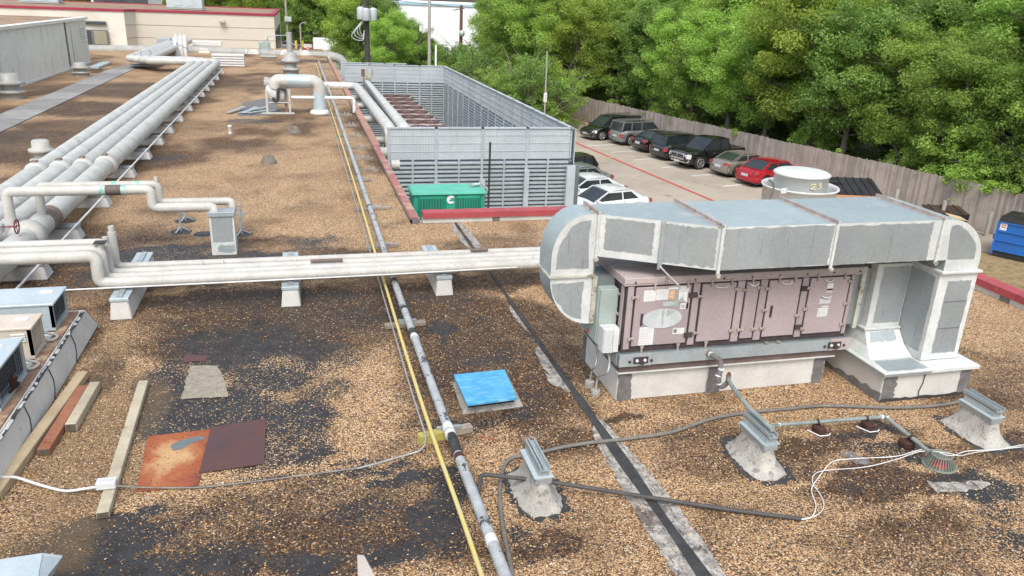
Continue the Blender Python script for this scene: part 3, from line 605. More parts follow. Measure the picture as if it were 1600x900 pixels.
MB().box(3.478, 7.84, .50, 3.489, 9.1, .64).build('rail_face', 'galv_side', fr)
for x in (3.77, 6.43):
    lg = MB().box(x-.095, 7.785, .53, x+.095, 7.797, .615).build('lifting_lug', 'black_gasket', U, bevel=.004)
    for dx in (-.05, .05): MB().cyl((x+dx, 7.778, .572), (x+dx, 7.786, .572), .020, 10).build('bolt', 'white_label', lg)
    MB().cyl((x, 7.74, .56), (x, 7.786, .56), .030, 10).build('eye', 'black_gasket', lg)
    for dx in (-.14, .14): MB().cyl((x+dx, 7.785, .56), (x+dx, 7.798, .56), .018, 8).build('hole', 'black_gasket', lg)
cab = MB().box(3.53, 7.862, .658, 6.60, 9.10, 1.525).build('cabinet', 'black_gasket', U)
mb = MB(); mb.box(3.49, 7.83, 1.50, 6.67, 9.14, 1.525); mb.box(3.49, 7.822, 1.525, 6.67, 9.15, 1.598)
mb.build('roof_panel', 'pink_top', U, bevel=.006)
for i in range(9): MB().cyl((3.62+i*.375, 7.815, 1.545), (3.62+i*.375, 7.823, 1.545), .012, 8).build('bolt', 'black_gasket', U)
DOORS = [(3.648, 4.348), (4.492, 4.935), (5.078, 5.246), (5.385, 5.822), (5.955, 6.512)]
STR = [(3.548, 3.622), (4.378, 4.462), (4.958, 5.054), (5.268, 5.362), (5.846, 5.932), (6.534, 6.585)]
dparts = []
for (a, b_) in DOORS: dparts.append(MB().box(a, 7.838, .735, b_, 7.862, 1.475).build('door', 'pink_panel', U, bevel=.006))
for (a, b_) in STR: MB().box(a, 7.843, .70, b_, 7.862, 1.49).build('post', 'pink_panel', U, bevel=.004)
def latch(x, z, horiz=True):
    mb = MB()
    if horiz: mb.box(x-.035, 7.822, z-.010, x+.035, 7.845, z+.010); mb.box(x-.04, 7.815, z-.018, x-.018, 7.845, z+.018); mb.box(x+.02, 7.818, z-.014, x+.036, 7.845, z+.014)
    else: mb.box(x-.009, 7.815, z-.05, x+.009, 7.84, z+.045); mb.box(x-.018, 7.812, z+.015, x+.018, 7.842, z+.045)
    return mb
for x, zs in ((3.635, (1.36, .84)), (4.475, (1.33, .86)), (4.95, (1.40, .86)), (5.065, (1.38, .86)), (5.255, (1.40, .86)), (5.37, (1.38, 1.1, .86)), (5.84, (1.0,)), (5.945, (1.36, 1.08, .82)), (6.515, (1.42, 1.12, .84))):
    for z in zs: latch(x, z).build('latch', 'latch', U)
for x in (3.87, 4.29, 4.60, 4.86, 5.14, 5.50, 5.72, 6.04, 6.42): latch(x, 1.495, False).build('latch', 'latch', U)
for x in (3.78, 4.25, 4.62): latch(x, .70, False).build('latch', 'latch', U)
for x in (5.45, 5.62): MB().box(x-.025, 7.80, .655, x+.025, 7.84, .672).build('clip', 'wood_grey', U)
for x in (4.37, 5.885):
    for z in (1.35, .84): MB().box(x-.055, 7.822, z-.03, x+.055, 7.845, z+.03).build('hinge', 'black_gasket', U, bevel=.004)
for d, x in ((0, 3.745), (3, 5.455)): MB().box(x-.012, 7.826, 1.0, x+.014, 7.8385, 1.15).build('slot_handle', 'black_gasket', dparts[d])
for d, a, b_ in ((1, 4.65, 4.82), (2, 5.11, 5.22), (3, 5.54, 5.68), (4, 6.14, 6.26)):
    MB().tube([(a, 7.83, 1.455), (a+.02, 7.818, 1.435), ((a+b_)/2, 7.812, 1.428), (b_-.02, 7.818, 1.435), (b_, 7.83, 1.455)], .009, 6).build('handle', 'white_label', dparts[d])
MB().tube([(6.14, 7.83, 1.24), (6.17, 7.815, 1.222), (6.24, 7.812, 1.22), (6.28, 7.83, 1.235)], .009, 6).build('handle', 'white_label', dparts[4])
dY = 7.8365
def sticker(d, x0, z0, x1, z1, mat='white_label', lines=0, lm='print_grey', name='label'):
    o = MB().box(x0, dY-.002, z0, x1, 7.8381, z1).build(name, mat, dparts[d])
    if lines:
        mb = MB(); rd = random.Random(int(x0*99+z0*7)); h = (z1-z0)/(lines+1)
        for i in range(lines):
            z = z1-h*(i+1); mb.box(x0+.008, dY-.003, z-h*.16, x0+.008+(x1-x0-.016)*rd.uniform(.6, 1), dY-.0018, z+h*.16)
        mb.build('print', lm, dparts[d])
sticker(0, 3.745, 1.30, 3.895, 1.435, lines=6); sticker(0, 3.90, 1.31, 4.055, 1.44, lines=7)
sticker(0, 4.06, 1.31, 4.135, 1.425, 'print_orange', 2, 'white_label'); sticker(0, 4.05, 1.435, 4.20, 1.455, lines=1); sticker(0, 4.185, 1.40, 4.315, 1.462, lines=3)
sticker(0, 4.19, 1.27, 4.30, 1.395, lines=4); sticker(0, 3.995, 1.225, 4.185, 1.285, 'box_grey', 3, 'white_label')
o = MB().add([(4.17, dY-.004, 1.27), (4.275, dY-.004, 1.27), (4.235, dY-.004, 1.345)], [(0, 1, 2)]).build('label', 'box_grey', dparts[0])
sticker(0, 4.30, 1.18, 4.325, 1.25); sticker(0, 4.225, 1.18, 4.325, 1.25, lines=2, lm='print_dark')
sticker(0, 3.735, .745, 3.92, .975, lines=9); sticker(0, 4.165, .86, 4.315, .935, lines=3); sticker(0, 4.175, .875, 4.215, .925, 'paint_yellow')
mb = MB(); n = 40; cx, cz, ra_, rb_ = 4.005, 1.075, .255, .125
mb.add([(cx+ra_*math.cos(2*math.pi*i/n), dY-.006, cz+rb_*math.sin(2*math.pi*i/n)) for i in range(n)], [tuple(range(n))[::-1]]); mb.build('oval_badge', 'badge', dparts[0])
mb = MB(); mb.add([(cx-.01, dY-.0075, cz+.115), (cx+.02, dY-.0075, cz+.118), (cx+.015, dY-.0075, cz-.10), (cx+.0, dY-.0075, cz-.10)], [(0, 3, 2, 1)]); mb.add([(cx+.05, dY-.0075, cz+.02), (cx+.18, dY-.0075, cz+.085), (cx+.05, dY-.0075, cz+.11)], [(0, 1, 2)]); mb.build('emblem', 'box_grey', dparts[0])
sticker(4, 6.20, 1.31, 6.28, 1.40, lines=2); sticker(4, 6.20, 1.275, 6.28, 1.33, 'cond_beige', 1); sticker(4, 6.12, 1.135, 6.28, 1.20, 'print_grey'); sticker(4, 6.12, .96, 6.265, 1.075, lines=5); sticker(4, 6.17, 1.085, 6.265, 1.10)
# left end of the unit
for (a, b_) in ((7.90, 7.98), (8.52, 8.98)): MB().box(3.516, a, .74, 3.53, b_, 1.47).build('side_panel', 'pink_panel', U, bevel=.004)
for z in (1.35, 1.1, .85): MB().box(3.50, 7.985, z-.012, 3.517, 8.05, z+.012).build('latch', 'latch', U)
eb = MB().box(3.29, 8.03, .70, 3.515, 8.37, 1.40).build('electrical_box', 'box_grey', U, bevel=.006)
MB().box(3.275, 8.05, .72, 3.289, 8.35, 1.38).build('cover', 'box_grey', eb, bevel=.004)
for i in range(5): MB().cyl((3.262, 8.14, 1.22-i*.045), (3.276, 8.14, 1.22-i*.045), .014, 8).build('knockout', 'conduit', eb)
MB().box(3.262, 8.25, .88, 3.276, 8.29, .96).build('switch', 'stain_block', eb)
MB().box(3.262, 8.28, .75, 3.274, 8.31, .80).build('switch_handle', 'red_print', eb)
wb = MB().box(3.30, 7.88, .66, 3.50, 8.02, .97).build('junction_box', 'box_white', U, bevel=.006)
MB().box(3.305, 7.855, .665, 3.42, 7.879, .965).build('cover', 'box_white', wb, bevel=.004); MB().box(3.425, 7.862, .665, 3.497, 7.879, .955).build('cover', 'box_white', wb, bevel=.004)
c1 = MB().tube(smooth_path([(3.40, 7.93, .66), (3.42, 7.90, .52), (3.38, 7.86, .40), (PZ(930, 617).x+.02, PZ(930, 617).y, .24), (PZ(930, 617).x, PZ(930, 617).y, .03)]), .014, 8).build('conduit', 'conduit', U)
c2 = MB().tube(smooth_path([(3.36, 8.2, .70), (3.37, 8.18, .5), (3.33, 8.12, .36), (PZ(921, 603).x+.02, PZ(921, 603).y, .22), (PZ(921, 603).x, PZ(921, 603).y, .03)]), .013, 8).build('conduit', 'conduit', U)
for p in (PZ(930, 618), PZ(921, 604)): MB().cyl((p.x, p.y, .002), (p.x, p.y, .075), .062, 8).build('floor_block', 'plaster', U)
MB().box(3.535, 8.53, .78, 3.545, 8.6, .9).build('plate', 'conduit', U)
# condensate trap
tp = MB(); tp.tube(fil([(4.66, 7.83, .60), (4.66, 7.70, .60), (4.75, 7.66, .56), (4.75, 7.62, .43), (4.70, 7.60, .36), (4.76, 7.58, .22), (4.83, 7.56, .30)], .05), .032, 12)
tp.tube([(4.83, 7.56, .30), (4.83, 7.56, .40)], .03, 12); tpo = tp.build('condensate_trap', 'curb_patch', U)
for p, q in (((4.66, 7.75, .60), (4.66, 7.73, .60)), ((4.75, 7.62, .47), (4.75, 7.62, .45)), ((4.715, 7.607, .385), (4.71, 7.604, .37)), ((4.73, 7.59, .29), (4.735, 7.588, .275))): MB().cyl(p, q, .036, 12).build('tape_band', 'white_label', tpo)
MB().cyl((4.83, 7.56, .40), (4.83, 7.56, .43), .022, 8).build('cap', 'copper', tpo)
MB().cyl((4.66, 7.80, .60), (4.66, 7.79, .60), .048, 10).build('stain_ring', 'wood_grey', tpo)
# ---------------------------------------------------------------- supply duct over the unit
YF, ZT, ZB, YB = 7.45, 2.28, 1.78, 8.62
D = thing('supply_duct', 'big galvanized duct arching over the pink unit with whitish sealed seams', 'duct', (5.2, 8.1, 0))
def quadpanel(q, mu=.06, mv=.05, base='sealant', face='galv_side', seed=0, amp=.008, nm='duct_panel'):
    b = MB().poly(q).build(nm, base, D)
    if face: wobble_panel(MB(), q, mu, mv, amp, .003, 18, seed).build('bare_metal', face, b)
    return b
XL, YL, YLB = 3.22, 8.15, 8.60; X1 = 4.42; X2, X3 = 5.87, 7.32; XM = 3.86; YM = YL+(YF-YL)*(XM-XL)/(X1-XL)
# top faces
def topq(x0, yf0, yb0, x1, yf1, yb1, z=ZT): return [(x0, yf0, z), (x1, yf1, z), (x1, yb1, z), (x0, yb0, z)]
for k, q in enumerate((topq(XL, YL, YLB, X1, YF, YB), topq(X1, YF, YB, X2, YF, YB), topq(X2, YF, YB, X3, YF, YB))):
    MB().poly(q).build('top_sheet', 'galv_top', D)
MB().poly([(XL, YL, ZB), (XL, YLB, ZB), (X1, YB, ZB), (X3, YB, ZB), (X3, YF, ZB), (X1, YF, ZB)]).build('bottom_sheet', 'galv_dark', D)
MB().poly([(X1, YB, ZB), (XL, YLB, ZB), (XL, YLB, ZT), (X1, YB, ZT)]).build('back_sheet', 'galv', D); MB().poly([(X3, YB, ZB), (X1, YB, ZB), (X1, YB, ZT), (X3, YB, ZT)]).build('back_sheet', 'galv', D)
quadpanel([(XL, YL, ZB), (XM, YM, ZB), (XM, YM, ZT), (XL, YL, ZT)], (.10, .09), (.09, .035), seed=1)
quadpanel([(XM, YM, ZB), (X1, YF, ZB), (X1, YF, ZT), (XM, YM, ZT)], (.03, .05), (.03, .03), seed=2, amp=.014)
quadpanel([(X1, YF, ZB), (X2, YF, ZB), (X2, YF, ZT), (X1, YF, ZT)], (.035, .035), (.004, .02), seed=3, amp=.01)
quadpanel([(X2, YF, ZB), (X3, YF, ZB), (X3, YF, ZT), (X2, YF, ZT)], (.03, .12), (.004, .03), seed=4, amp=.012)
# standing flanges
def flange(x, yf, yb, wd=.035, mat='sealant_dirty', down=.03):
    o = MB().box(x-wd/2, yf-.03, ZB-down, x+wd/2, yf-.002, ZT+.032).build('flange', 'sealant', D, bevel=.004)
    t = MB(); t.box(x-.02, yf-.03, ZT+.002, x-.004, yb+.02, ZT+.040); t.box(x+.004, yf-.02, ZT+.002, x+.02, yb+.02, ZT+.034)
    rd = random.Random(int(x*10)); y = yf
    t.build('top_flange', 'rust_seam', o)
    v = []; n = 24
    for i in range(n+1):
        y = yf+(yb-yf)*i/n; v.append((x-.035-rd.uniform(0, .03), y, ZT+.0025)); v.append((x+.035+rd.uniform(0, .035), y, ZT+.0025))
    MB().add(v, [(2*i, 2*i+1, 2*i+3, 2*i+2) for i in range(n)]).build('sealant_strip', 'rust_seam', o)
    MB().cyl((x, yf-.045, ZB-down), (x, yf-.02, ZB-down), .028, 8).build('corner_bolt', 'sealant_dirty', o)
    return o
flange(XL+.01, YL, YLB, .03); flange(X1, YF, YB, .035, down=.05); flange(X2, YF, YB, .03, down=.04); flange(X3+.01, YF, YB, .03, down=.03)
# mid stiffener on the slanted section
mid = MB().beam((XM, YM-.018, ZB-.06), (XM, YM-.018, ZT+.004), .05, .02, up=(0, 1, 0)).build('stiffener', 'galv', D)
MB().tube(fil([(XM, YM-.01, ZB-.02), (XM+.12, YM-.20, 1.625), (XM+.14, YM-.27, 1.605), (XM+.14, 7.815, 1.605), (XM+.14, 7.81, 1.53)], .02, 3), .012, 6).build('strap', 'rust_seam', D)
for i in range(26):   # streak-catching drips along the upper edge
    pass
# left return bend
def bend(poly, yf, yb, nm, side='galv_side', top='galv_top', skip=()):
    n = len(poly); b = MB().add([(p[0], yf, p[1]) for p in poly], [tuple(range(n))[::-1]]).build(nm, 'sealant', D)
    MB().add([(p[0], yb, p[1]) for p in poly], [tuple(range(n))]).build('back_sheet', 'galv', b)
    s = MB()
    for i in range(n):
        if i in skip: continue
        j = (i+1) % n; s.add([(poly[i][0], yf, poly[i][1]), (poly[j][0], yf, poly[j][1]), (poly[j][0], yb, poly[j][1]), (poly[i][0], yb, poly[i][1])], [(0, 1, 2, 3)], True)
    s.build('wrap_sheet', top, b); return b
def inset_face(b, poly, y, mat, inset, seed, sx=None):
    c = Vector((sum(p[0] for p in poly)/len(poly), 0, sum(p[1] for p in poly)/len(poly))); rd = random.Random(seed); v = []
    n = len(poly)
    dense = []
    for i in range(n):
        a, q = poly[i], poly[(i+1) % n]; L = math.hypot(q[0]-a[0], q[1]-a[1]); k = max(1, int(L/.05))
        for j in range(k): dense.append((a[0]+(q[0]-a[0])*j/k, a[1]+(q[1]-a[1])*j/k))
    for p in dense:
        d = Vector((p[0], 0, p[1]))-c; L = d.length; v.append(c+d*((L-inset-rd.uniform(0, .012))/L)+Vector((0, y, 0)))
    k = len(v); MB().add([tuple(p) for p in v]+[(c.x, y, c.z)], [((i+1) % k, i, k) for i in range(k)]).build('bare_metal', mat, b)
ZS = 1.545
up = [(XL, ZT), (XL-.10, ZT)]
for i in range(1, 15): a = math.pi/2*i/14; up.append((XL-.10-.42*math.sin(a), ZT-.52+.52*math.cos(a)))
up += [(XL-.52, ZS+.012), (XL, ZS+.012)]
lo = [(XL, ZS-.012), (XL-.52, ZS-.012)]
for i in range(1, 15): a = math.pi/2*i/14; lo.append((XL-.52*math.cos(a), ZS-.012-.60*math.sin(a)))
lo[-1] = (XL, ZS-.612)
bu = bend(up, YL, YLB, 'bend_upper'); inset_face(bu, [(p[0]*.86+XL*.13, p[1]*.9+1.87*.1) for p in up], YL-.003, 'galv_side', .045, 3)
bl = bend(lo, YL, YLB, 'bend_lower', top='galv'); inset_face(bl, [(p[0]*.9+XL*.08, p[1]*.92+1.32*.08) for p in lo], YL-.003, 'galv_side', .05, 5)
MB().box(XL-.545, YL-.03, ZS-.011, XL+.03, YLB+.02, ZS+.011).build('flange', 'sealant_dirty', D)
MB().box(XL-.005, YL-.028, ZS-.60, XL+.05, YL+.0, ZS-.01).build('flange', 'sealant_dirty', D)
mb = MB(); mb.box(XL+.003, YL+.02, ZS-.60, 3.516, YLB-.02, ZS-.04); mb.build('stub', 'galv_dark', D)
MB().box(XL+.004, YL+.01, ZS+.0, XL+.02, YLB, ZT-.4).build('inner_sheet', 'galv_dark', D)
# right elbow and riser
XE = 7.345; XO = 8.01
el = [(XE, ZT)]
for i in range(0, 15): a = math.pi/2*i/14; el.append((XE+.10+(XO-XE-.10)*math.sin(a), ZT-.55+.55*math.cos(a)))
el += [(XO, 1.63), (7.50, 1.63), (7.50, 1.77), (XE, 1.77)]
be = bend(el, YF, YB, 'elbow')
inner = [(lambda p: (p.x, p.z))(PY(a, b_, YF)) for a, b_ in ((1487, 353), (1494, 350), (1502, 352), (1512, 360), (1521, 371), (1525, 380), (1526, 390), (1522, 405), (1500, 406), (1479, 406), (1481, 385), (1484, 365))]
inset_face(be, inner, YF-.003, 'galv_side', .004, 9)
MB().box(7.455, YF-.045, 1.595, XO+.05, YB+.03, 1.628).build('flange', 'sealant', D, bevel=.006)
S = thing('return_duct_riser', 'tall whitish sealed duct standing on the right-hand flat curb', 'duct', (7.7, 8., .42))
q = lambda x0, x1, z0, z1, y=YF: [(x0, y, z0), (x1, y, z0), (x1, y, z1), (x0, y, z1)]
def Spanel(qq, mu, mv, seed, face='galv_side', base='sealant', amp=.008):
    b = MB().poly(qq).build('duct_panel', base, S)
    if face: wobble_panel(MB(), qq, mu, mv, amp, .003, 18, seed).build('bare_metal', face, b)
Spanel(q(7.47, XO+.02, .43, 1.594), (.14, .07), (.09, .10), 11)
Spanel([(7.47, YB, .43), (7.47, YF, .43), (7.47, YF, 1.594), (7.47, YB, 1.594)], (.06, .06), (.10, .05), 12, 'galv_side')
MB().poly([(XO+.02, YF, .43), (XO+.02, YB, .43), (XO+.02, YB, 1.594), (XO+.02, YF, 1.594)]).build('duct_panel', 'sealant', S); MB().poly([(XO+.02, YB, .43), (7.47, YB, .43), (7.47, YB, 1.594), (XO+.02, YB, 1.594)]).build('duct_panel', 'galv', S)
for z in (.86, 1.22): MB().box(7.62, YF-.008, z-.004, 7.95, YF-.003, z+.004).build('seam', 'galv_dark', S)
T2 = thing('outlet_duct', 'shorter sealed duct between the pink unit and the tall riser, flaring onto the curb', 'duct', (7.1, 8.2, .42))
def Tp(qq, mu=None, mv=None, seed=0, face='galv_side', base='sealant'):
    b = MB().poly(qq).build('duct_panel', base, T2)
    if face and mu: wobble_panel(MB(), qq, mu, mv, .008, .003, 14, seed).build('bare_metal', face, b)
x0, x1, yf, yb = 6.96, 7.46, 7.92, 8.55
Tp(q(x0, x1, .73, 1.60, yf), (.09, .01), (.05, .05), 21); Tp([(x0, yb, .73), (x0, yf, .73), (x0, yf, 1.60), (x0, yb, 1.60)], (.2, .12), (.05, .05), 22, 'sealant_dirty')
Tp([(x0, yf, 1.60), (x1, yf, 1.60), (x1, yb, 1.60), (x0, yb, 1.60)], face=None, base='galv_dark')
MB().box(x0-.03, yf-.035, 1.56, x1, yb, 1.60).build('flange', 'sealant', T2, bevel=.004); MB().box(x0-.05, yf-.05, .70, x1, yb+.03, .728).build('flange', 'sealant', T2, bevel=.004)
# inlet from unit end
MB().box(6.672, 8.02, .74, 6.95, 9.0, 1.50).build('inlet_box', 'galv_side', T2, bevel=.006)
MB().box(6.80, 7.98, .70, 6.86, 9.04, 1.54).build('flange', 'sealant_dirty', T2)
# transition skirt
b0 = [(6.80, 7.47, .425), (7.46, 7.47, .425), (7.46, 8.9, .425), (6.80, 8.9, .425)]; b1 = [(x0-.02, yf-.02, .70), (x1, yf-.02, .70), (x1, yb+.1, .70), (x0-.02, yb+.1, .70)]
fr_ = [(6.88, 7.60, .425), (7.46, 7.56, .425), (7.46, 7.72, .52), (6.93, 7.74, .52)]
k = MB(); k.hexa([(6.83, 7.58, .425), (7.46, 7.58, .425), (7.46, 8.9, .425), (6.83, 8.9, .425)], [(6.90, 7.76, .53), (7.46, 7.76, .53), (7.46, 8.8, .53), (6.90, 8.8, .53)]); k.hexa([(6.90, 7.76, .53), (7.46, 7.76, .53), (7.46, 8.8, .53), (6.90, 8.8, .53)], b1)
sk = k.build('skirt', 'sealant', T2)
wobble_panel(MB(), [(6.90, 7.76, .53), (7.46, 7.76, .53), (7.46, yf-.02, .70), (x0-.02, yf-.02, .70)], (.06, .10), (.05, .03), .01, .004, 12, 31).build('bare_metal', 'galv', sk)
# right curb
K = thing('duct_curb', 'broad white curb with flat metal cap under the tall right-hand ducts', 'roof curb', (7.5, 8.2, 0))
MB().box(6.80, 7.26, 0, 8.12, 9.05, .368).build('curb', 'curb_white', K, bevel=.01)
cp = MB().box(6.75, 7.205, .370, 8.18, 9.1, .421).build('cap', 'sealant', K, bevel=.006)
wobble_panel(MB(), [(6.78, 7.225, .4215), (7.45, 7.225, .4215), (7.45, 7.60, .4215), (6.84, 7.60, .4215)], (.04, .02), (.03, .05), .012, .002, 14, 41).build('bare_metal', 'galv', cp)
MB().box(6.748, 7.202, .372, 7.44, 7.2046, .405).build('edge_metal', 'galv_side', cp)
MB().box(6.7465, 7.21, .372, 6.7495, 8.6, .41).build('edge_metal', 'galv_side', cp)
for (a, b_, sd) in ((6.803, 7.00, 1), (7.95, 8.117, 2)):
    rd = random.Random(sd); L = []; Kk = []
    for i in range(13): z = .002+.36*i/12; L.append((a+rd.uniform(-.0, .012), 7.251, z)); Kk.append((b_+rd.uniform(-.02, .02), 7.251, z))
    MB().add(L+Kk, [(i, 13+i, 14+i, i+1) for i in range(12)]).build('patch', 'curb_patch', K)
mb = MB(); rd = random.Random(9); pts = [(6.795, 7.252, .16)]
L = [(6.793, 7.25+i*.09, .001) for i in range(18)]; U2 = [(6.793, 7.25+i*.09, max(.03, .13-.006*i+rd.uniform(-.02, .03))) for i in range(18)]
mb.add(L+U2, [(i+1, i, 18+i, 19+i) for i in range(17)]); mb.build('tar_edge', 'curb_patch', K)
L = [(6.80+i*.075, 7.2485, .001) for i in range(18)]; U2 = [(6.80+i*.075, 7.2485, .025+rd.uniform(0, .03)) for i in range(18)]
MB().add(L+U2, [(i, i+1, 19+i, 18+i) for i in range(17)]).build('tar_edge', 'black_tar', K)
MB().tube([(7.40, 7.249, .365), (7.395, 7.248, .22), (7.36, 7.249, .1), (7.375, 7.249, .03)], .006, 5).build('crack', 'black_tar', K)
# ---------------------------------------------------------------- big round exhaust fan behind the duct
c = PY(1250, 290, 12.6); zc = PY(1250, 292, 12.6).z
Fn = thing('exhaust_fan', 'big round white exhaust fan rising behind the grey duct', 'exhaust fan', (c.x, 12.6, 0))
MB().lathe((c.x, 12.6, 0), [(.64, .25), (.65, .55), (.66, zc-.02), (.69, zc+.0), (.70, zc+.02), (.69, zc+.04), (.66, zc+.03), (.64, zc-.02), (.63, zc-.25), (.47, zc-.3)], 48).build('wind_band', 'fan_white', Fn)
MB().lathe((c.x, 12.6, 0), [(.48, zc-.20), (.485, zc+.225), (.505, zc+.235), (.515, zc+.255), (.505, zc+.275), (.45, zc+.305), (.28, zc+.33), (.12, zc+.338), (0., zc+.339)], 48).build('motor_cover', 'fan_white', Fn)
MB().box(c.x-.7, 11.9, 0, c.x+.7, 13.3, .24).build('curb', 'curb_white', Fn, bevel=.01)
def fanpt(px, py, r=.755):   # point on the band facing the camera
    p = PY(px, py, 12.0); return p
p = PY(1222, 297, 11.92)
MB().box(p.x-.055, p.y-.06, p.z-.045, p.x+.055, p.y-.05, p.z+.045).build('label', 'white_label', Fn)
p = PY(1208, 288, 11.98); MB().tube(smooth_path([(p.x-.1, p.y, p.z+.08), (p.x-.02, p.y-.03, p.z+.03), (p.x, p.y-.03, p.z-.1), (p.x-.05, p.y-.02, p.z-.3)]), .018, 8).build('cable', 'hose_grey', Fn)
# yellow chalk marks on the cover
p = PY(1250, 285, 12.07); y = 12.6-.495
mk = MB()
for (ax, az, bx, bz) in ((-.12, .03, -.04, .05), (-.04, .05, -.05, 0), (-.05, 0, -.12, -.04), (-.12, -.04, -.02, -.05), (.03, .05, .09, .06), (.09, .06, .04, .01), (.04, .01, .10, -.0), (.10, .0, .04, -.05)):
    mk.beam((c.x+ax, y-.006+abs(ax)*.1, zc+.11+az), (c.x+bx, y-.006+abs(bx)*.1, zc+.11+bz), .012, .018, up=(0, 1, 0))
mk.build('chalk_mark', 'chalk', Fn)
# ---------------------------------------------------------------- big insulated mains on the left
def pipe_thing(label, path, r, mat, n=16, bands=(), bandr=1.03, bm_=None, cat='pipe', group=None, name='insulated_pipe', loc=None):
    p0 = Vector(path[0]); L = loc or (p0.x, p0.y, 0); t = thing(name, label, cat, L, group)
    MB().tube(path, r, n).build('jacket', mat, t)
    if bands:
        for (a, d, wd) in bands:
            a = Vector(a); d = Vector(d).normalized(); MB().tube([a-d*wd/2, a+d*wd/2], r*bandr, n).build('band', bm_ or mat, t)
    return t
names = ['rightmost', 'second from the right', 'third from the right', 'leftmost']
for i in range(4):
    x = -4.47-.43*i; r = .185 if i else .20; yb_ = 50.3+.43*i; xf = -8.75+.43*(3-i)*.6-.0; xl = -8.2-.4*i
    pth = fil([(x, 3.5, .52), (x, yb_-1.2, .52), (x, yb_-.4, .58), (xl, yb_-.4, .58), (xl, 66, .6), (xl+.0, 70.0, .6)], .25, 4)
    bd = [((x, y+.3*i, .52), (0, 1, 0), .04) for y in (8.6, 11, 13.0, 15, 17.3, 19, 22.5, 24.3, 26, 27.6, 29.5, 31.2, 33, 35, 37, 39, 41, 43, 45, 47)]
    t = pipe_thing('fat weathered insulated pipe running back over the roof, %s of four' % names[i], pth, r, 'jacket_grey', 18, bd, 1.02, group='four fat insulated pipes on the left')
    yc = 20.2-.75*i*.3
    c = MB(); c.tube([(x, yc-.16, .52), (x, yc-.13, .52), (x, yc+.13, .52), (x, yc+.16, .52)], [r, r*1.22, r*1.22, r], 18); c.build('collar', 'jacket_white' if i < 2 else 'jacket_grey', t)
    MB().box(x-.06, yc-.1, .52+r*1.2, x+.05, yc+.08, .52+r*1.2+.03).build('stain_plate', 'jacket_stain', t)
    if i == 0:
        MB().tube([(x, 15.0, .52), (x, 15.5, .52)], r*1.06, 18).build('stained_band', 'jacket_stain', t)
        c = MB(); c.tube([(x, 14.0, .52), (x, 14.04, .52), (x, 14.3, .52), (x, 14.34, .52)], [r, r*1.35, r*1.35, r], 18); c.build('valve_body', 'jacket_white', t)
        w_ = PZ(26, 354, .86); vw = MB(); vw.tube([(w_.x+.0+.03*0, w_.y+.11*math.cos(a), w_.z+.11*math.sin(a)) for a in [2*math.pi*k/18 for k in range(19)]], .012, 6, False)
        for k in range(4): a = k*math.pi/2; vw.beam((w_.x, w_.y, w_.z), (w_.x, w_.y+.11*math.cos(a), w_.z+.11*math.sin(a)), .01, .012)
        vw.cyl((w_.x-.3, w_.y, w_.z), (w_.x, w_.y, w_.z), .012, 6); vw.build('hand_wheel', 'red_paint', t)
        MB().box(w_.x-.42, w_.y-.13, w_.z-.12, w_.x-.2, w_.y+.13, w_.z+.06).build('bonnet', 'jacket_white', t, bevel=.03)
# pipe stands under the mains
ORDS = ['first', 'second', 'third', 'fourth', 'fifth', 'sixth', 'seventh', 'eighth', 'ninth', 'tenth', 'eleventh', 'twelfth', 'thirteenth', 'fourteenth', 'fifteenth']
def block_stand(x0, x1, y, label, grp, wd=.26, h=.30):
    t = thing('pipe_stand', label, 'pipe stand', ((x0+x1)/2, y, 0), grp)
    e = .07; b = [(x0-e, y-wd/2-e, 0), (x1+e, y-wd/2-e, 0), (x1+e, y+wd/2+e, 0), (x0-e, y+wd/2+e, 0)]
    tp = [(x0, y-wd/2, h*.78), (x1, y-wd/2, h*.78), (x1, y+wd/2, h*.78), (x0, y+wd/2, h*.78)]
    MB().hexa(b, tp).build('base', 'curb_white', t, bevel=.02); MB().box(x0-.02, y-wd/2-.02, h*.782, x1+.02, y+wd/2+.02, h*.80+.03).build('cap', 'strut_metal', t)
    return t
ys = [13.6, 15.8, 18.3, 21.3, 23.7, 26.0, 28.2, 30.8, 33.6, 36, 38.3, 40.6, 43, 45.8, 49.2]
for i, y in enumerate(ys):
    block_stand(-6.05, -4.12, y, 'grey capped block under the four fat pipes, %s from the near end' % ORDS[i], 'blocks under the four fat pipes')
pa, pb = PZ(0, 425, .28), PZ(352, 108, .28)
pp = [(-4.1, 11.0, .3)]+[(-4.12+.0*k, 11+k*2.4, .33) for k in range(1, 16)]+[(-4.0, 49, .33)]
tag(MB().tube([(-4.08, 8, .33), (-4.08, 49, .33)], .02, 6).build('electrical_conduit', 'thin_white'), 'thin white conduit running beside the right edge of the fat pipes', 'conduit')
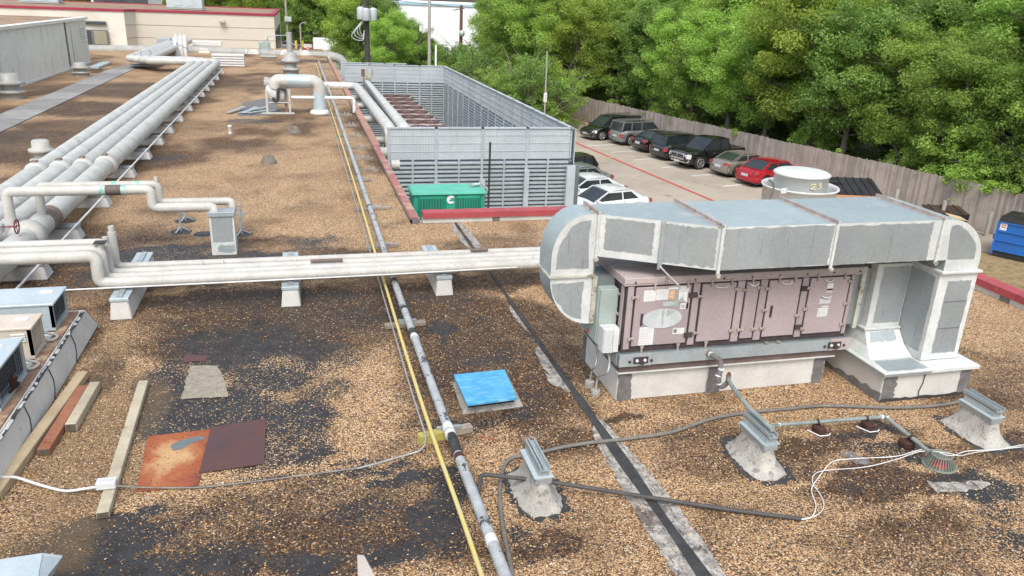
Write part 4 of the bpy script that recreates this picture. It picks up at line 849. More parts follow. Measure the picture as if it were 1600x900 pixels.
# branch pair up and over
br = [('nearer', 14.55, 1.20, -4.80, .085), ('farther', 14.95, 1.20, -4.43, .07)]
for nm, y, z, xs, r in br:
    p = fil([(xs, y, .6), (xs, y, z), (-2.57+(.06 if nm == 'farther' else 0), y, z), (-2.57+(.06 if nm == 'farther' else 0), y, .87), (-1.56 if nm == 'nearer' else -1.28, y, .87), (-1.56 if nm == 'nearer' else -1.28, y-.05, .7)], .10, 4)
    t = pipe_thing('white insulated branch pipe stepping down to the small metal box, the %s of the pair' % nm, p, r, 'jacket_white', 14, [((-3.8, y, z), (1, 0, 0), .03), ((-2.1, y, .87), (1, 0, 0), .03)], group='branch pipes to the small metal box')
    for x, m_, wd in ((-3.34, 'teal_tape', .07), (-3.16, 'dark_band', .24), (-2.99, 'teal_tape', .07)) if nm == 'nearer' else ((-3.22, 'teal_tape', .08), (-2.85, 'teal_tape', .08)):
        MB().tube([(x-wd/2, y, z), (x+wd/2, y, z)], r*1.05, 14).build('tape', m_, t)
    if nm == 'farther': MB().cyl((-2.53, y, z), (-2.53, y, z+.14), .035, 8).build('vent_cap', 'jacket_white', t)
t = thing('metal_box', 'small tapered sheet metal box standing on the gravel under two pipe ends', 'metal box', (-1.43, 14.45, 0))
b0 = [(-1.66, 14.4, .0), (-1.24, 14.4, 0), (-1.24, 14.72, 0), (-1.66, 14.72, 0)]
MB().box(-1.65, 14.42, .0, -1.23, 14.75, .72).build('body', 'sealant', t, bevel=.004); MB().box(-1.67, 14.39, .72, -1.21, 14.77, .80).build('lid', 'galv', t, bevel=.005)
wobble_panel(MB(), [(-1.65, 14.418, .22), (-1.23, 14.418, .22), (-1.23, 14.418, .72), (-1.65, 14.418, .72)], .035, (.03, .0), .008, .002, 10, 3).build('bare_metal', 'galv_side', t)
wobble_panel(MB(), [(-1.65, 14.418, .02), (-1.23, 14.418, .02), (-1.23, 14.418, .2), (-1.65, 14.418, .2)], (.12, .02), (.03, .02), .02, .002, 10, 5).build('bare_metal', 'galv', t)
# little strut stands around the box
for i, (px, py) in enumerate(((283, 362), (378, 366), (290, 345))):
    p = PZ(px, py); s = thing('strut_stand', ['small strut post on a round dark pad left of the metal box', 'small strut post on a round dark pad right of the metal box', 'small strut post behind the branch pipes'][i], 'pipe stand', p)
    MB().lathe(p, [(0.0, .012), (.19, .012), (.20, .008), (.21, 0)][::-1], 16).build('pad', 'black_tar', s); MB().cyl((p.x, p.y, 0), (p.x, p.y, .6 if i < 2 else .5), .022, 8).build('post', 'strut_metal', s)
    MB().beam((p.x-.12, p.y, .42), (p.x+.12, p.y, .42), .04, .04).build('arm', 'strut_metal', s)
    k = MB()
    for a in (0, 2.1, 4.2): k.beam((p.x, p.y, .1), (p.x+.17*math.cos(a), p.y+.17*math.sin(a), .015), .03, .01)
    k.build('foot', 'strut_metal', s)
p = PZ(318, 366); tag(MB().lathe(p, [(.19, 0), (.18, .012), (0, .013)], 14).build('rubber_pad', 'black_tar'), 'flat round dark pad half under the metal box', 'rubber pad')
# ---------------------------------------------------------------- four white pipes crossing the roof
ord_ = ['nearest', 'second nearest', 'third nearest', 'farthest']
for k in range(4):
    y = 11.86+.235*k; r = (.085, .07, .066, .064)[k]; xr = -2.93+.03*k; z = .44
    yu = 11.9+.20*k; zu = .84+.04*k if k < 3 else 1.0
    p = fil([(-9, yu, zu), (xr, yu, zu), (xr, y, z), (5.2, y+.03, z)], .11, 5) if k < 3 else fil([(xr, y+.04, 1.0), (xr, y+.04, z), (5.2, y+.03, z)], .11, 5)
    bd = [((x, y, z), (1, 0, 0), .025) for x in (-1.6, -.2, 1.1, 2.4)]
    sm = [-2.1+1.1*q+.27*k for q in range(6)]
    t = pipe_thing('white insulated pipe crossing the roof towards the pink unit, %s of the four' % ord_[k], p, r, 'jacket_white', 16, bd, 1.03, group='four white insulated pipes crossing the roof')
    for x in sm: MB().tube([(x-.012, y, z), (x+.012, y, z)], r*1.025, 14).build('jacket_seam', 'jacket_grey', t)
    if k > 0: MB().cyl((xr, yu if k < 3 else y+.04, zu+.0 if k < 3 else 1.0), (xr, yu if k < 3 else y+.04, (zu if k < 3 else 1.0)+.09), .045, 10).build('top_stub', 'jacket_white', t)
    if k == 2: MB().box(.05, y-.07, z+.058, .55, y+.03, z+.078).build('stained_patch', 'jacket_stain', t)
    if k == 3: MB().box(2.7, y-.05, z+.058, 3.0, y+.04, z+.078).build('stained_patch', 'jacket_stain', t)
    if k == 1: MB().box(xr-.08, yu-.08, zu+.1, xr+.08, yu+.08, zu+.115).build('stain_plate', 'black_tar', t)
tag(MB().tube([(-3.3, 11.55, .47), (-1, 11.62, .45), (1.2, 11.66, .445), (3.3, 11.72, .45)], .012, 6).build('electrical_conduit', 'thin_white'), 'thin white conduit in front of the four crossing pipes', 'conduit')
lab = ['grey capped block under the elbows of the crossing pipes', 'grey capped block under the crossing pipes, left of the yellow pipe', 'grey capped block under the crossing pipes, right of the grey pipe', 'grey capped block under the crossing pipes nearest the duct bend']
for i, (x, ya, yb_) in enumerate(((-2.62, 11.5, 13.7), (-.27, 11.65, 13.4), (2.12, 11.78, 13.5))):
    t = thing('pipe_support', lab[i], 'pipe support', (x, (ya+yb_)/2, 0), 'blocks under the crossing pipes'); wd = .23
    MB().hexa([(x-wd/2-.03, ya-.03, 0), (x+wd/2+.03, ya-.03, 0), (x+wd/2+.03, yb_, 0), (x-wd/2-.03, yb_, 0)], [(x-wd/2, ya, .27), (x+wd/2, ya, .27), (x+wd/2, yb_, .27), (x-wd/2, yb_, .27)]).build('base', 'curb_white', t, bevel=.015)
    MB().box(x-wd/2-.012, ya-.012, .275, x+wd/2+.012, yb_+.01, .325).build('cap', 'metal_box_top', t, bevel=.005); MB().box(x-.04, ya+.02, .326, x+.04, yb_-.05, .352).build('strut', 'strut_metal', t)
# ---------------------------------------------------------------- yellow gas line, white conduit, grey line and their sleepers
yl = [PZ(*q, .16) for q in ((510, 105), (520, 150), (535, 225), (560, 315), (585, 400), (603, 450), (637, 555), (675, 675), (712, 783), (752, 895), (780, 985))]
yl = [(1.19+.02*math.sin(i), p.y, .16) if 1 < i < 10 else (p.x, p.y, .16) for i, p in enumerate(yl)]
yl = [(1.21, 56, .2), (1.20, 40, .2), (1.22, 24.7, .17), (1.21, 16.8, .16), (1.19, 13.5, .16), (1.19, 11.8, .16), (1.18, 9.3, .16), (1.19, 7.3, .16), (1.22, 5.9, .16), (1.235, 5.0, .15), (1.25, 3.6, .15)]
tag(MB().tube(smooth_path(yl, 4), .022, 10).build('gas_pipe', 'yellow_pipe'), 'long thin yellow gas pipe running the length of the roof', 'pipe')
tag(MB().tube(smooth_path([(1.10, 56, .15), (1.11, 30, .13), (1.12, 16, .12), (1.12, 11, .12), (1.12, 8.5, .12), (1.125, 7.6, .13), (1.13, 7.3, .10), (1.06, 7.16, .05), (.9, 7.13, .02), (.75, 7.09, .015), (.55, 7.03, .012), (.38, 6.985, .012)], 5), .011, 6).build('electrical_conduit', 'conduit'), 'thin pale conduit beside the yellow pipe that bends away over bare membrane', 'conduit')
gl = [(1.42, 57, .22), (1.42, 40, .22), (1.40, 25.3, .18), (1.37, 14.5, .17), (1.35, 12.0, .17), (1.36, 9.5, .17), (1.375, 7.4, .17), (1.41, 5.08, .17), (1.43, 3.4, .17)]
gp = thing('grey_pipe', 'long flaking grey pipe running beside the yellow one', 'pipe', (1.37, 20, 0))
MB().tube(smooth_path(gl, 3), .052, 14).build('pipe', 'grey_pipe', gp)
def gy(y): return [(p[0]+(q_[0]-p[0])*(p[1]-y)/(p[1]-q_[1])) for p, q_ in zip(gl, gl[1:]) if p[1] >= y >= q_[1]][0]
for (y, wd, m_, k) in ((7.33, .10, 'thin_white', 1.12), (7.20, .06, 'thin_white', 1.16), (7.0, .40, 'black_tar', 1.03), (6.74, .08, 'brick_block', 1.02), (9.95, .16, 'black_tar', 1.05), (9.8, .05, 'thin_white', 1.08), (10.85, .10, 'black_tar', 1.04), (5.4, .1, 'thin_white', 1.06), (12.1, .12, 'black_tar', 1.04), (17, .1, 'black_tar', 1.03), (20.3, .12, 'black_tar', 1.03)):
    MB().tube([(gy(y), y+wd/2, .171), (gy(y), y-wd/2, .171)], .052*k, 14).build('coupling' if k > 1.05 else 'stain_band', m_, gp)
for y in (27.5, 31, 35, 39, 43, 48, 53): MB().tube([(1.41, y+.1, .19), (1.41, y-.1, .19)], .062, 10).build('coupling', 'grey_pipe', gp)
sl_lab = ['short grey wooden sleeper with a yellow painted end under the pipes', 'short grey sleeper under the pipes left of the dark patch beside them', 'thick worn sleeper just behind the crossing white pipes', 'sleeper under the pipes level with the parapet corner', 'sleeper under the pipes beside the generator', 'thin sleeper under the pipes halfway along the red edge']
SL = [((655, 686), (737, 668), .085), ((601, 510), (665, 504), .07), ((570, 389), (621, 382), .08), ((554, 328), (611, 324), .07), ((542, 282), (580, 281), .07), ((537, 247), (567, 247), .06)]
for i, (a, b_, h) in enumerate(SL):
    A_, B_ = PZ(*a, h/2), PZ(*b_, h/2); A_.z = B_.z = h/2+.002; t = thing('wooden_sleeper', sl_lab[i], 'sleeper', ((A_+B_)/2).to_tuple()[:2]+(0,), 'sleepers under the yellow and grey pipes')
    MB().beam(A_, B_, .10, h).build('block', 'wood_grey', t, bevel=.01)
    MB().beam(((A_+B_)/2)+Vector((-.1, 0, h/2+.02)), ((A_+B_)/2)+Vector((.16, 0, h/2+.02)), .045, .04).build('strut', 'strut_metal', t)
    if i == 0:
        d = (B_-A_).normalized(); MB().beam(A_-d*.003, A_+d*.30, .106, h+.006).build('painted_end', 'paint_yellow', t)
for i, y in enumerate((21.5, 23.2, 25, 27.2, 29.6, 32.4, 35.6, 39.2, 43.4, 48.2, 53.5)):
    t = thing('sleeper', 'small cross block beside the far red roof edge, %s from the near end' % ORDS[i], 'sleeper', (1.55, y, 0), 'small far cross blocks beside the red roof edge')
    MB().box(1.12, y-.05, .0, 2.0, y+.05, .08).build('block', 'wood_grey', t); 
    for x in (1.74, 1.88): MB().cyl((x, y, .08), (x, y, .15), .03, 8).build('cap', 'vent_grey', t)
# ---------------------------------------------------------------- pipe curbs with plaster skirts, right front
def skirt_curb(a, b_, label, h=.44):
    """a (near end) and b_ (far end) of the rail on top, at height h"""
    a, b_ = Vector((a[0], a[1], 0)), Vector((b_[0], b_[1], 0)); d = (b_-a).normalized(); s = Vector((-d.y, d.x, 0)); c = (a+b_)/2
    t = thing('rail_curb', label, 'roof curb', (c.x, c.y, 0), 'metal-topped curbs with white mastic skirts')
    rd = random.Random(int(c.x*10)); n = 40; rings = []; L = (b_-a).length
    def ring(off, z, wob):
        out = []
        for i in range(n):
            th = 2*math.pi*i/n; cx, sy = math.cos(th), math.sin(th); hx, hy = L/2+off, .075+off
            m_ = max(abs(cx)/hx, abs(sy)/hy); k = (abs(cx/hx)**3.5+abs(sy/hy)**3.5)**(-1/3.5); w_ = 1+rd.uniform(-wob, wob)
            out.append(c+d*(cx*k*w_)+s*(sy*k*w_)+Vector((0, 0, z*(1+rd.uniform(-wob, wob)*.3))))
        return out
    prof = [(.145, .003, .06), (.125, .02, .05), (.09, .05, .035), (.05, .11, .03), (.02, .18, .015), (.0, .26, 0)]
    rg = [ring(*p) for p in prof]; vs = [v for r in rg for v in r]; fs = [(i*n+k, i*n+(k+1) % n, (i+1)*n+(k+1) % n, (i+1)*n+k) for i in range(len(prof)-1) for k in range(n)]
    MB().add(vs, fs, True).build('mastic_skirt', 'plaster', t)
    rg2 = ring(.20, .0045, .16); MB().add(rg2, [tuple(range(n))]).build('dark_edge', 'black_tar', t)
    z1 = .26
    MB().beam(a+Vector((0, 0, z1+.03)), b_+Vector((0, 0, z1+.03)), .16, .07).build('lower_flashing', 'strut_metal', t, bevel=.006)
    MB().beam(a+Vector((0, 0, z1+.068)), b_+Vector((0, 0, z1+.068)), .19, .012).build('flashing_lip', 'metal_box_top', t)
    MB().beam(a+d*.02+Vector((0, 0, z1+.115)), b_-d*.02+Vector((0, 0, z1+.115)), .10, .085).build('rail_block', 'strut_metal', t, bevel=.005)
    k = MB(); e0, e1 = a-d*.01, b_+d*.01; zt = h
    k.beam(e0+s*.045+Vector((0, 0, zt-.005)), e1+s*.045+Vector((0, 0, zt-.005)), .012, .04); k.beam(e0-s*.045+Vector((0, 0, zt-.005)), e1-s*.045+Vector((0, 0, zt-.005)), .012, .04); k.beam(e0+Vector((0, 0, zt-.03)), e1+Vector((0, 0, zt-.03)), .10, .012)
    k.beam(e0+s*.015+Vector((0, 0, zt+.0)), e1+s*.015+Vector((0, 0, zt+.0)), .01, .03); k.build('channel', 'galv', t)
    return t
skirt_curb((2.045, 6.00), (2.045, 6.52), 'metal-topped curb with a white mastic skirt crossed by the dark hose')
skirt_curb((4.53, 6.12), (4.53, 6.62), 'metal-topped curb with a white mastic skirt carrying the thin drain pipe')
skirt_curb((7.42, 6.14), (7.42, 6.62), 'metal-topped curb with a white mastic skirt at the right, beyond the roof drain')
# drain line from the unit
dz = .49
dr = thing('drain_pipe', 'thin green-grey plastic drain pipe running from the pink unit towards the iron drain', 'pipe', (4.9, 6.9, 0))
pts = [(4.83, 7.55, .36), (4.60, 6.95, .46), (4.53, 6.5, .49)]
A1 = (4.85, 7.55, .35); A2 = PZ(1192, 648, .46); 
MB().tube([(4.83, 7.56, .34), (4.70, 7.2, .40), (4.53, 6.60, .49), (4.53, 6.15, .49)], .026, 10).build('pipe', 'pvc', dr)
q1, q2, q3 = PZ(1216, 664, .12), PZ(1383, 651, .12), PZ(1452, 706, .12)
MB().tube(fil([(4.62, 6.45, .30), q1, q2, q3], .03, 3), .024, 10).build('pipe', 'pvc', dr)
for p in (q1, q2-Vector((.05, 0, 0)), q2+(q3-q2)*.05): MB().cyl(p-Vector((.015, 0, 0)), p+Vector((.015, 0, 0)), .029, 10).build('joint_ring', 'thin_white', dr)
for i, f in enumerate((.36, .82)):
    p = q1.lerp(q2, f); t = thing('pipe_block', ['rusty block with bent white strap under the drain pipe, left one', 'rusty block with bent white strap under the drain pipe, near its bend'][i], 'pipe support', (p.x, p.y, 0), 'rusty blocks under the drain pipe')
    MB().box(p.x-.05, p.y-.11, .002, p.x+.07, p.y+.03, .085).build('block', 'brick_block', t, bevel=.015); MB().cyl((p.x-.012, p.y, .12), (p.x+.012, p.y, .12), .031, 10).build('clamp', 'brick_block', t)
    MB().tube([(p.x-.10, p.y+.02, .012), (p.x-.03, p.y-.13, .012), (p.x+.08, p.y-.13, .012), (p.x+.12, p.y-.10, .012)], .008, 5).build('strap', 'thin_white', t)
p = q2.lerp(q3, .62); t = thing('pipe_block', 'dark rusty block under the drain pipe beside the iron drain', 'pipe support', (p.x, p.y, 0), 'rusty blocks under the drain pipe')
MB().box(p.x-.10, p.y-.05, .002, p.x+.04, p.y+.09, .08).build('block', 'brick_block', t, bevel=.015); MB().cyl(p-(q3-q2).normalized()*.015, p+(q3-q2).normalized()*.015, .031, 10).build('clamp', 'brick_block', t)
# roof drain strainer
c = PZ(1467, 727); t = thing('roof_drain', 'round iron roof drain with slotted dome near the right edge', 'roof drain', (c.x, c.y, 0)); c.z = 0
rb, rt, hh = .155, .10, .13
MB().lathe(c, [(rb+.02, .002), (rb+.02, .018), (rb-.012, .018), (rb-.012, .004)], 30).build('base_ring', 'drain_iron', t)
k = MB()
for i in range(30):
    a = 2*math.pi*i/30; k.beam(c+Vector((rb*math.cos(a), rb*math.sin(a), .015)), c+Vector((rt*math.cos(a), rt*math.sin(a), hh)), .009, .008)
k.build('bars', 'drain_iron', t); k = MB()
for r_ in (rt, .075, .05, .025): k.tube([c+Vector((r_*math.cos(2*math.pi*i/20), r_*math.sin(2*math.pi*i/20), hh)) for i in range(21)], .006 if r_ < rt else .012, 6, False)
for i in range(4): a = i*math.pi/4; k.beam(c+Vector((rt*math.cos(a), rt*math.sin(a), hh)), c-Vector((rt*math.cos(a), rt*math.sin(a), -hh)), .008, .006)
k.build('top_grate', 'drain_iron', t); MB().lathe(c, [(0, .03), (.075, .03), (.08, .004)][::-1], 18).build('rusty_core', 'red_print', t)
# cracked mastic around the drain
def blob_sheet(name, label, cat, pts, mat, z=.005, amp=.02, seed=1, kind=None):
    rd = random.Random(seed); P = [PZ(*q) for q in pts]; out = []
    for i in range(len(P)):
        a, b_ = P[i], P[(i+1) % len(P)]; k = max(2, int((b_-a).length/.06))
        for j in range(k): q = a.lerp(b_, j/k); out.append((q.x+rd.uniform(-amp, amp), q.y+rd.uniform(-amp, amp), z))
    o = MB().poly(out[::-1] if True else out).build(name, mat); return tag(o, label, cat, kind=kind)
blob_sheet('mastic_patch', 'cracked pale mastic patch in front of the iron drain', 'mastic patch', [(1447, 752), (1470, 754), (1545, 752), (1548, 760), (1500, 770), (1462, 771)], 'joint_flashing', seed=2)
blob_sheet('mastic_patch', 'grey mastic patch left of the iron drain beside the white wires', 'mastic patch', [(1312, 708), (1330, 704), (1358, 722), (1352, 728), (1335, 724)], 'curb_patch', seed=3)
blob_sheet('cement_patch', 'rough square cement patch lying on the dark wet membrane', 'cement patch', [(297, 572), (340, 572), (352, 600), (356, 621), (284, 624)], 'patch_cement', .010, .012, 4)
blob_sheet('rusty_scrap', 'faint dull red metal scrap just behind the cement patch', 'metal sheet', [(285, 567), (290, 553), (326, 557), (320, 564)], 'rust_dark', .006, .008, 5)
def plate(label, pts, mat, z):
    P = [PZ(*q) for q in pts]; return tag(MB().hexa([(p.x, p.y, z) for p in P], [(p.x, p.y, z+.005) for p in P]).build('steel_plate', mat, bevel=.0015), label, 'metal plate')
pr1 = thing('steel_plate', 'bright orange rusted steel plate with a bare grey smear', 'metal plate', PZ(270, 720))
P = [PZ(*q) for q in ((213, 770), (310, 760), (329, 672), (231, 683))]; MB().hexa([(p.x, p.y, .006) for p in P], [(p.x, p.y, .012) for p in P]).build('sheet', 'rust_plate', pr1)
P = [PZ(*q) for q in ((266, 698), (271, 706), (285, 703), (300, 694), (321, 687), (318, 683), (300, 685), (282, 690))]; MB().poly([(p.x, p.y, .0135) for p in P]).build('smear', 'galv_dark', pr1)
P = [PZ(*q) for q in ((311, 741), (413, 727), (416, 656), (330, 670))]; tag(MB().hexa([(p.x, p.y, .013) for p in P], [(p.x, p.y, .019) for p in P]).build('steel_plate', 'rust_dark'), 'dark maroon rusted steel plate right of the orange one', 'metal plate')
# ---------------------------------------------------------------- timbers
def timber(label, a, b_, wd, h, mat, z0=.004, endm='wood_end'):
    a, b_ = Vector((a[0], a[1], z0+h/2)), Vector((b_[0], b_[1], z0+h/2)); c = (a+b_)/2; t = thing('timber', label, 'timber', (c.x, c.y, 0))
    MB().beam(a, b_, wd, h).build('beam', mat, t, bevel=.006); d = (b_-a).normalized(); MB().beam(a-d*.0025, a+d*.0015, wd-.012, h-.012).build('end_grain', endm, t); return t
timber('lone pale timber lying on wet membrane with a white junction box on it', (-1.885, 6.62), (-1.97, 9.28), .108, .07, 'wood_pale')
timber('long pale timber lying against the white curb on the left', (-2.89, 7.10), (-2.70, 9.62), .12, .09, 'wood_new')
timber('reddish brown timber between two pale ones beside the curb', (-2.675, 7.84), (-2.62, 9.26), .12, .075, 'wood_red')
timber('short thick pale timber, rightmost of the three beside the curb', (-2.525, 8.28), (-2.495, 9.28), .11, .10, 'wood_pale')
b_ = PZ(167, 758, .10); jb = thing('junction_box', 'white junction box lying on the lone timber', 'junction box', (b_.x, b_.y, .08))
MB().box(b_.x-.085, b_.y-.05, .081, b_.x+.085, b_.y+.05, .155).build('box', 'box_white', jb, bevel=.006)
MB().box(b_.x-.06, b_.y-.02, .156, b_.x+.06, b_.y+.02, .158).build('faded_print', 'print_grey', jb)
tag(MB().tube(smooth_path([PZ(*q, z) for q, z in (((-60, 735), .1), ((0, 745), .09), ((25, 746), .10), ((60, 757), .05), ((100, 767), .02), ((130, 764), .05), ((157, 760), .10))], 5), .014, 8).build('electrical_conduit', 'thin_white'), 'white conduit lying from the left edge to the junction box', 'conduit')
tag(MB().tube(smooth_path([PZ(*q, z) for q, z in (((178, 759), .10), ((230, 762), .03), ((290, 762), .03), ((330, 760), .02), ((400, 752), .015), ((480, 742), .015), ((540, 734), .015), ((560, 731), .015))], 5), .0085, 7).build('electrical_conduit', 'conduit_dull'), 'dull conduit running right from the junction box past the rusty plates', 'conduit')
# ---------------------------------------------------------------- hoses and wires, right front
def lay(pts, r, mat, label, name, cat, k=6, z=None):
    return tag(MB().tube(smooth_path([PZ(p[0], p[1], p[2] if len(p) > 2 else r+.005) for p in pts], k), r, 8).build(name, mat), label, cat)
lay([(806, 940), (797, 880), (785, 820), (781, 770), (786, 733), (800, 716), (830, 710, .03), (900, 695, .03), (985, 685), (1050, 675), (1110, 655), (1165, 645, .03), (1230, 639), (1290, 634), (1400, 637), (1470, 633), (1505, 626)], .021, 'hose_grey', 'long grey hose snaking across the gravel past the pink unit', 'hose', 'hose')
hz = thing('dark_pipe', 'straight dark pipe lying across the roof joint with a bent-down left end', 'pipe', PZ(1000, 775))
MB().tube(fil([PZ(742, 800, .03), PZ(752, 741, .16), PZ(853, 752, .16), PZ(1000, 775, .07), PZ(1130, 795, .04), PZ(1252, 811, .025)], .05, 4), .021, 10).build('pipe', 'pipe_dark', hz)
lay([(1252, 811, .03), (1275, 806, .02), (1287, 792, .02), (1283, 775, .02), (1270, 755, .02), (1272, 742, .02), (1290, 735, .02), (1350, 730, .02), (1400, 718, .03), (1440, 705, .10), (1480, 708, .15), (1500, 712, .1), (1530, 706, .03), (1600, 698, .02), (1680, 690, .02)], .0055, 'thin_white', 'thin white wire looping out of the dark pipe end, outer strand', 'wire', 'wire')
lay([(1252, 812, .03), (1268, 808, .02), (1275, 790, .02), (1268, 765, .02), (1280, 745, .02), (1300, 722, .02), (1330, 717, .02), (1400, 713, .03), (1445, 702, .10), (1485, 712, .14), (1510, 705, .05), (1560, 702, .02), (1600, 695, .02), (1680, 686, .02)], .0055, 'thin_white', 'thin white wire looping out of the dark pipe end, inner strand', 'wire', 'wire')
tag(MB().beam(PZ(751, 681, .01), PZ(779, 688, .01), .02, .012).build('wood_splinter', 'wood_red'), 'thin wood splinter on the gravel right of the yellow-ended sleeper', 'wood scrap')
# blue board hatch
t = thing('blue_hatch', 'low roof hatch covered with a bright blue foam board', 'roof hatch', (2.07, 8.6, 0))
MB().hexa([(1.64, 7.86, .0), (2.40, 7.92, 0), (2.42, 8.72, 0), (1.66, 8.70, 0)], [(1.72, 7.93, .13), (2.33, 7.99, .13), (2.33, 8.62, .13), (1.73, 8.58, .13)]).build('curb', 'plaster', t, bevel=.02)
a = [PZ(*q, .20) for q in ((730, 631), (807, 621), (789, 577), (709, 585))]; ac = sum(a, Vector())/4
MB().hexa([(ac+(p-ac)*.93).to_tuple()[:2]+(.131,) for p in a], [(ac+(p-ac)*.93).to_tuple()[:2]+(.165,) for p in a]).build('frame', 'foam_black', t); MB().hexa([(p.x, p.y, .166) for p in a], [(p.x, p.y, .20) for p in a]).build('foam_board', 'blue_board', t, bevel=.003)
blob_sheet('mastic_patch', 'small white mastic smear beside the roof joint, left of the pink unit', 'mastic patch', [(853, 585), (862, 587), (878, 603), (872, 606), (860, 600)], 'plaster', .008, .012, 8)
# ---------------------------------------------------------------- condensers on the long curb, left
t = thing('condenser_curb', 'long white curb with a stained wooden top carrying three condensers', 'roof curb', (-3.15, 9, 0))
MB().hexa([(-3.6, 5.5, 0), (-2.88, 5.5, 0), (-2.88, 11.35, 0), (-3.6, 11.35, 0)], [(-3.6, 5.5, .37), (-2.94, 5.5, .37), (-2.94, 11.0, .37), (-3.6, 11.0, .37)]).build('wall', 'curb_white', t, bevel=.02)
MB().box(-3.11, 5.5, .372, -2.99, 10.9, .392).build('top_board', 'stain_block', t, bevel=.004)
rd = random.Random(3); L = []; K_ = []
for i in range(80): y = 5.5+i*.077; y = 5.5+i*.069; L.append((-2.962-rd.uniform(0, .012), y, .3735)); K_.append((-2.932+rd.uniform(-.002, .004), y, .362-rd.uniform(0, .022)))
MB().add(L+K_, [(i, i+1, 81+i, 80+i) for i in range(79)]).build('tar_edge', 'black_tar', t)
for y in (7.2, 8.3, 9.2, 10.2): MB().tube([(-2.93, y, .34), (-2.905, y+.02, .2), (-2.89, y-.03, .1), (-2.87, y-.15, .03)], .006, 5).build('crack', 'black_tar', t)
def condenser(label, x0, x1, y0, y1, h, mat, dark):
    """front faces +x: open coil side; top sheet"""
    z0 = .395; t = thing('condenser', label, 'condenser', ((x0+x1)/2, (y0+y1)/2, z0), 'condensers on the left curb')
    k = MB(); k.box(x0, y0, z0+.04, x1, y0+.012, h-.03); k.box(x0, y1-.012, z0+.04, x1, y1, h-.03); k.box(x0, y0, z0+.0, x1, y1, z0+.04); k.box(x1-.04, y0, z0+.04, x1, y0+.04, h-.03); k.box(x1-.04, y1-.04, z0+.04, x1, y1, h-.03); k.build('casing', mat, t)
    MB().box(x0-.01, y0-.015, h-.03, x1+.02, y1+.015, h).build('top_cover', mat if 'beige' in mat else 'metal_box_top', t, bevel=.006)
    MB().box(x0, y0+.02, z0+.05, x1-.10, y1-.02, h-.04).build('coil', 'coil', t)
    k = MB(); n = 14
    for i in range(n): y = y0+.05+(y1-y0-.1)*i/(n-1); k.cyl((x1-.025, y, z0+.06), (x1-.025, y, h-.05), .004, 5)
    for i in range(6): z = z0+.09+(h-z0-.18)*i/5; k.cyl((x1-.025, y0+.04, z), (x1-.025, y1-.04, z), .004, 5)
    k.build('guard', 'coil' if dark else mat, t)
    return t
c1_ = condenser('galvanized condenser farthest back on the left curb', -3.95, -3.10, 10.24, 10.86, .76, 'metal_box_top', True)
MB().box(-3.34, 10.62, .761, -3.20, 10.74, .764).build('label', 'white_label', c1_)
c2_ = condenser('beige condenser, middle one on the left curb', -3.95, -3.11, 9.40, 9.83, .79, 'cond_beige', False)
MB().box(-3.34, 9.62, .791, -3.2, 9.74, .794).build('label', 'white_label', c2_)
k = MB()
for i in range(4): k.box(-3.32, 9.385, .70-i*.028, -3.17, 9.40, .712-i*.028)
k.build('louvre', 'white_label', c2_)
c3_ = condenser('galvanized condenser nearest, at the left picture edge', -3.95, -3.08, 8.12, 9.0, .83, 'metal_box_top', True)
for yy in (8.5, 8.8): MB().box(-3.3, yy-.04, .831, -3.2, yy+.04, .834).build('label', 'white_label', c3_)
for nm, y in (('front', 9.18), ('back', 9.98)):
    tag(MB().tube(smooth_path([(-3.3, y+.06, .50), (-3.12, y+.10, .42), (-3.02, y+.02, .415), (-3.06, y-.10, .415), (-3.18, y-.08, .42), (-3.3, y-.05, .50)], 5), .018, 8).build('refrigerant_line', 'jacket_white'), 'white insulated line looping on the curb, %s one between condensers' % nm, 'pipe')
k = MB(); rd = random.Random(8)
for i in range(16):
    a = rd.uniform(0, 6.28); k.beam((-3.07, 8.5, .45), (-3.07+.03*math.cos(a), 8.4+.3*rd.random(), .42+.2*rd.random()), .03, .004)
k.build('dead_leaves', 'brick_block', c3_)
# galvanized scoop, lower-left corner
t = thing('sheet_metal_hood', 'pale sheet metal hood poking in at the lower left corner', 'hood', (-2.5, 5.7, 0))
a = [PZ(-140, 895, .42), PZ(-140, 985, .42), PZ(45, 985, .42), PZ(66, 864, .42)]
b_ = [Vector((p.x, p.y, .0)) for p in a]
MB().hexa(b_[::-1][::-1], a).build('hood', 'metal_box_top', t)
v = [PZ(66, 864, .42), PZ(98, 868, .40), PZ(82, 899, .36), PZ(50, 930, .42)]; MB().add([tuple(q) for q in v]+[(q.x, q.y, q.z-.006) for q in v], [(0, 1, 2, 3), (7, 6, 5, 4), (0, 4, 5, 1), (1, 5, 6, 2)]).build('flap', 'galv', t)
# pale board tip at the bottom edge
t = thing('white_board', 'tip of a pale board rising at the bottom edge', 'board', PZ(575, 890))
a = [PZ(558, 866, .55), PZ(569, 867, .55), PZ(600, 925, .55), PZ(560, 925, .55)]
MB().hexa([Vector((p.x, p.y-.1, 0)) for p in a], a).build('board', 'board_grey', t, bevel=.004)
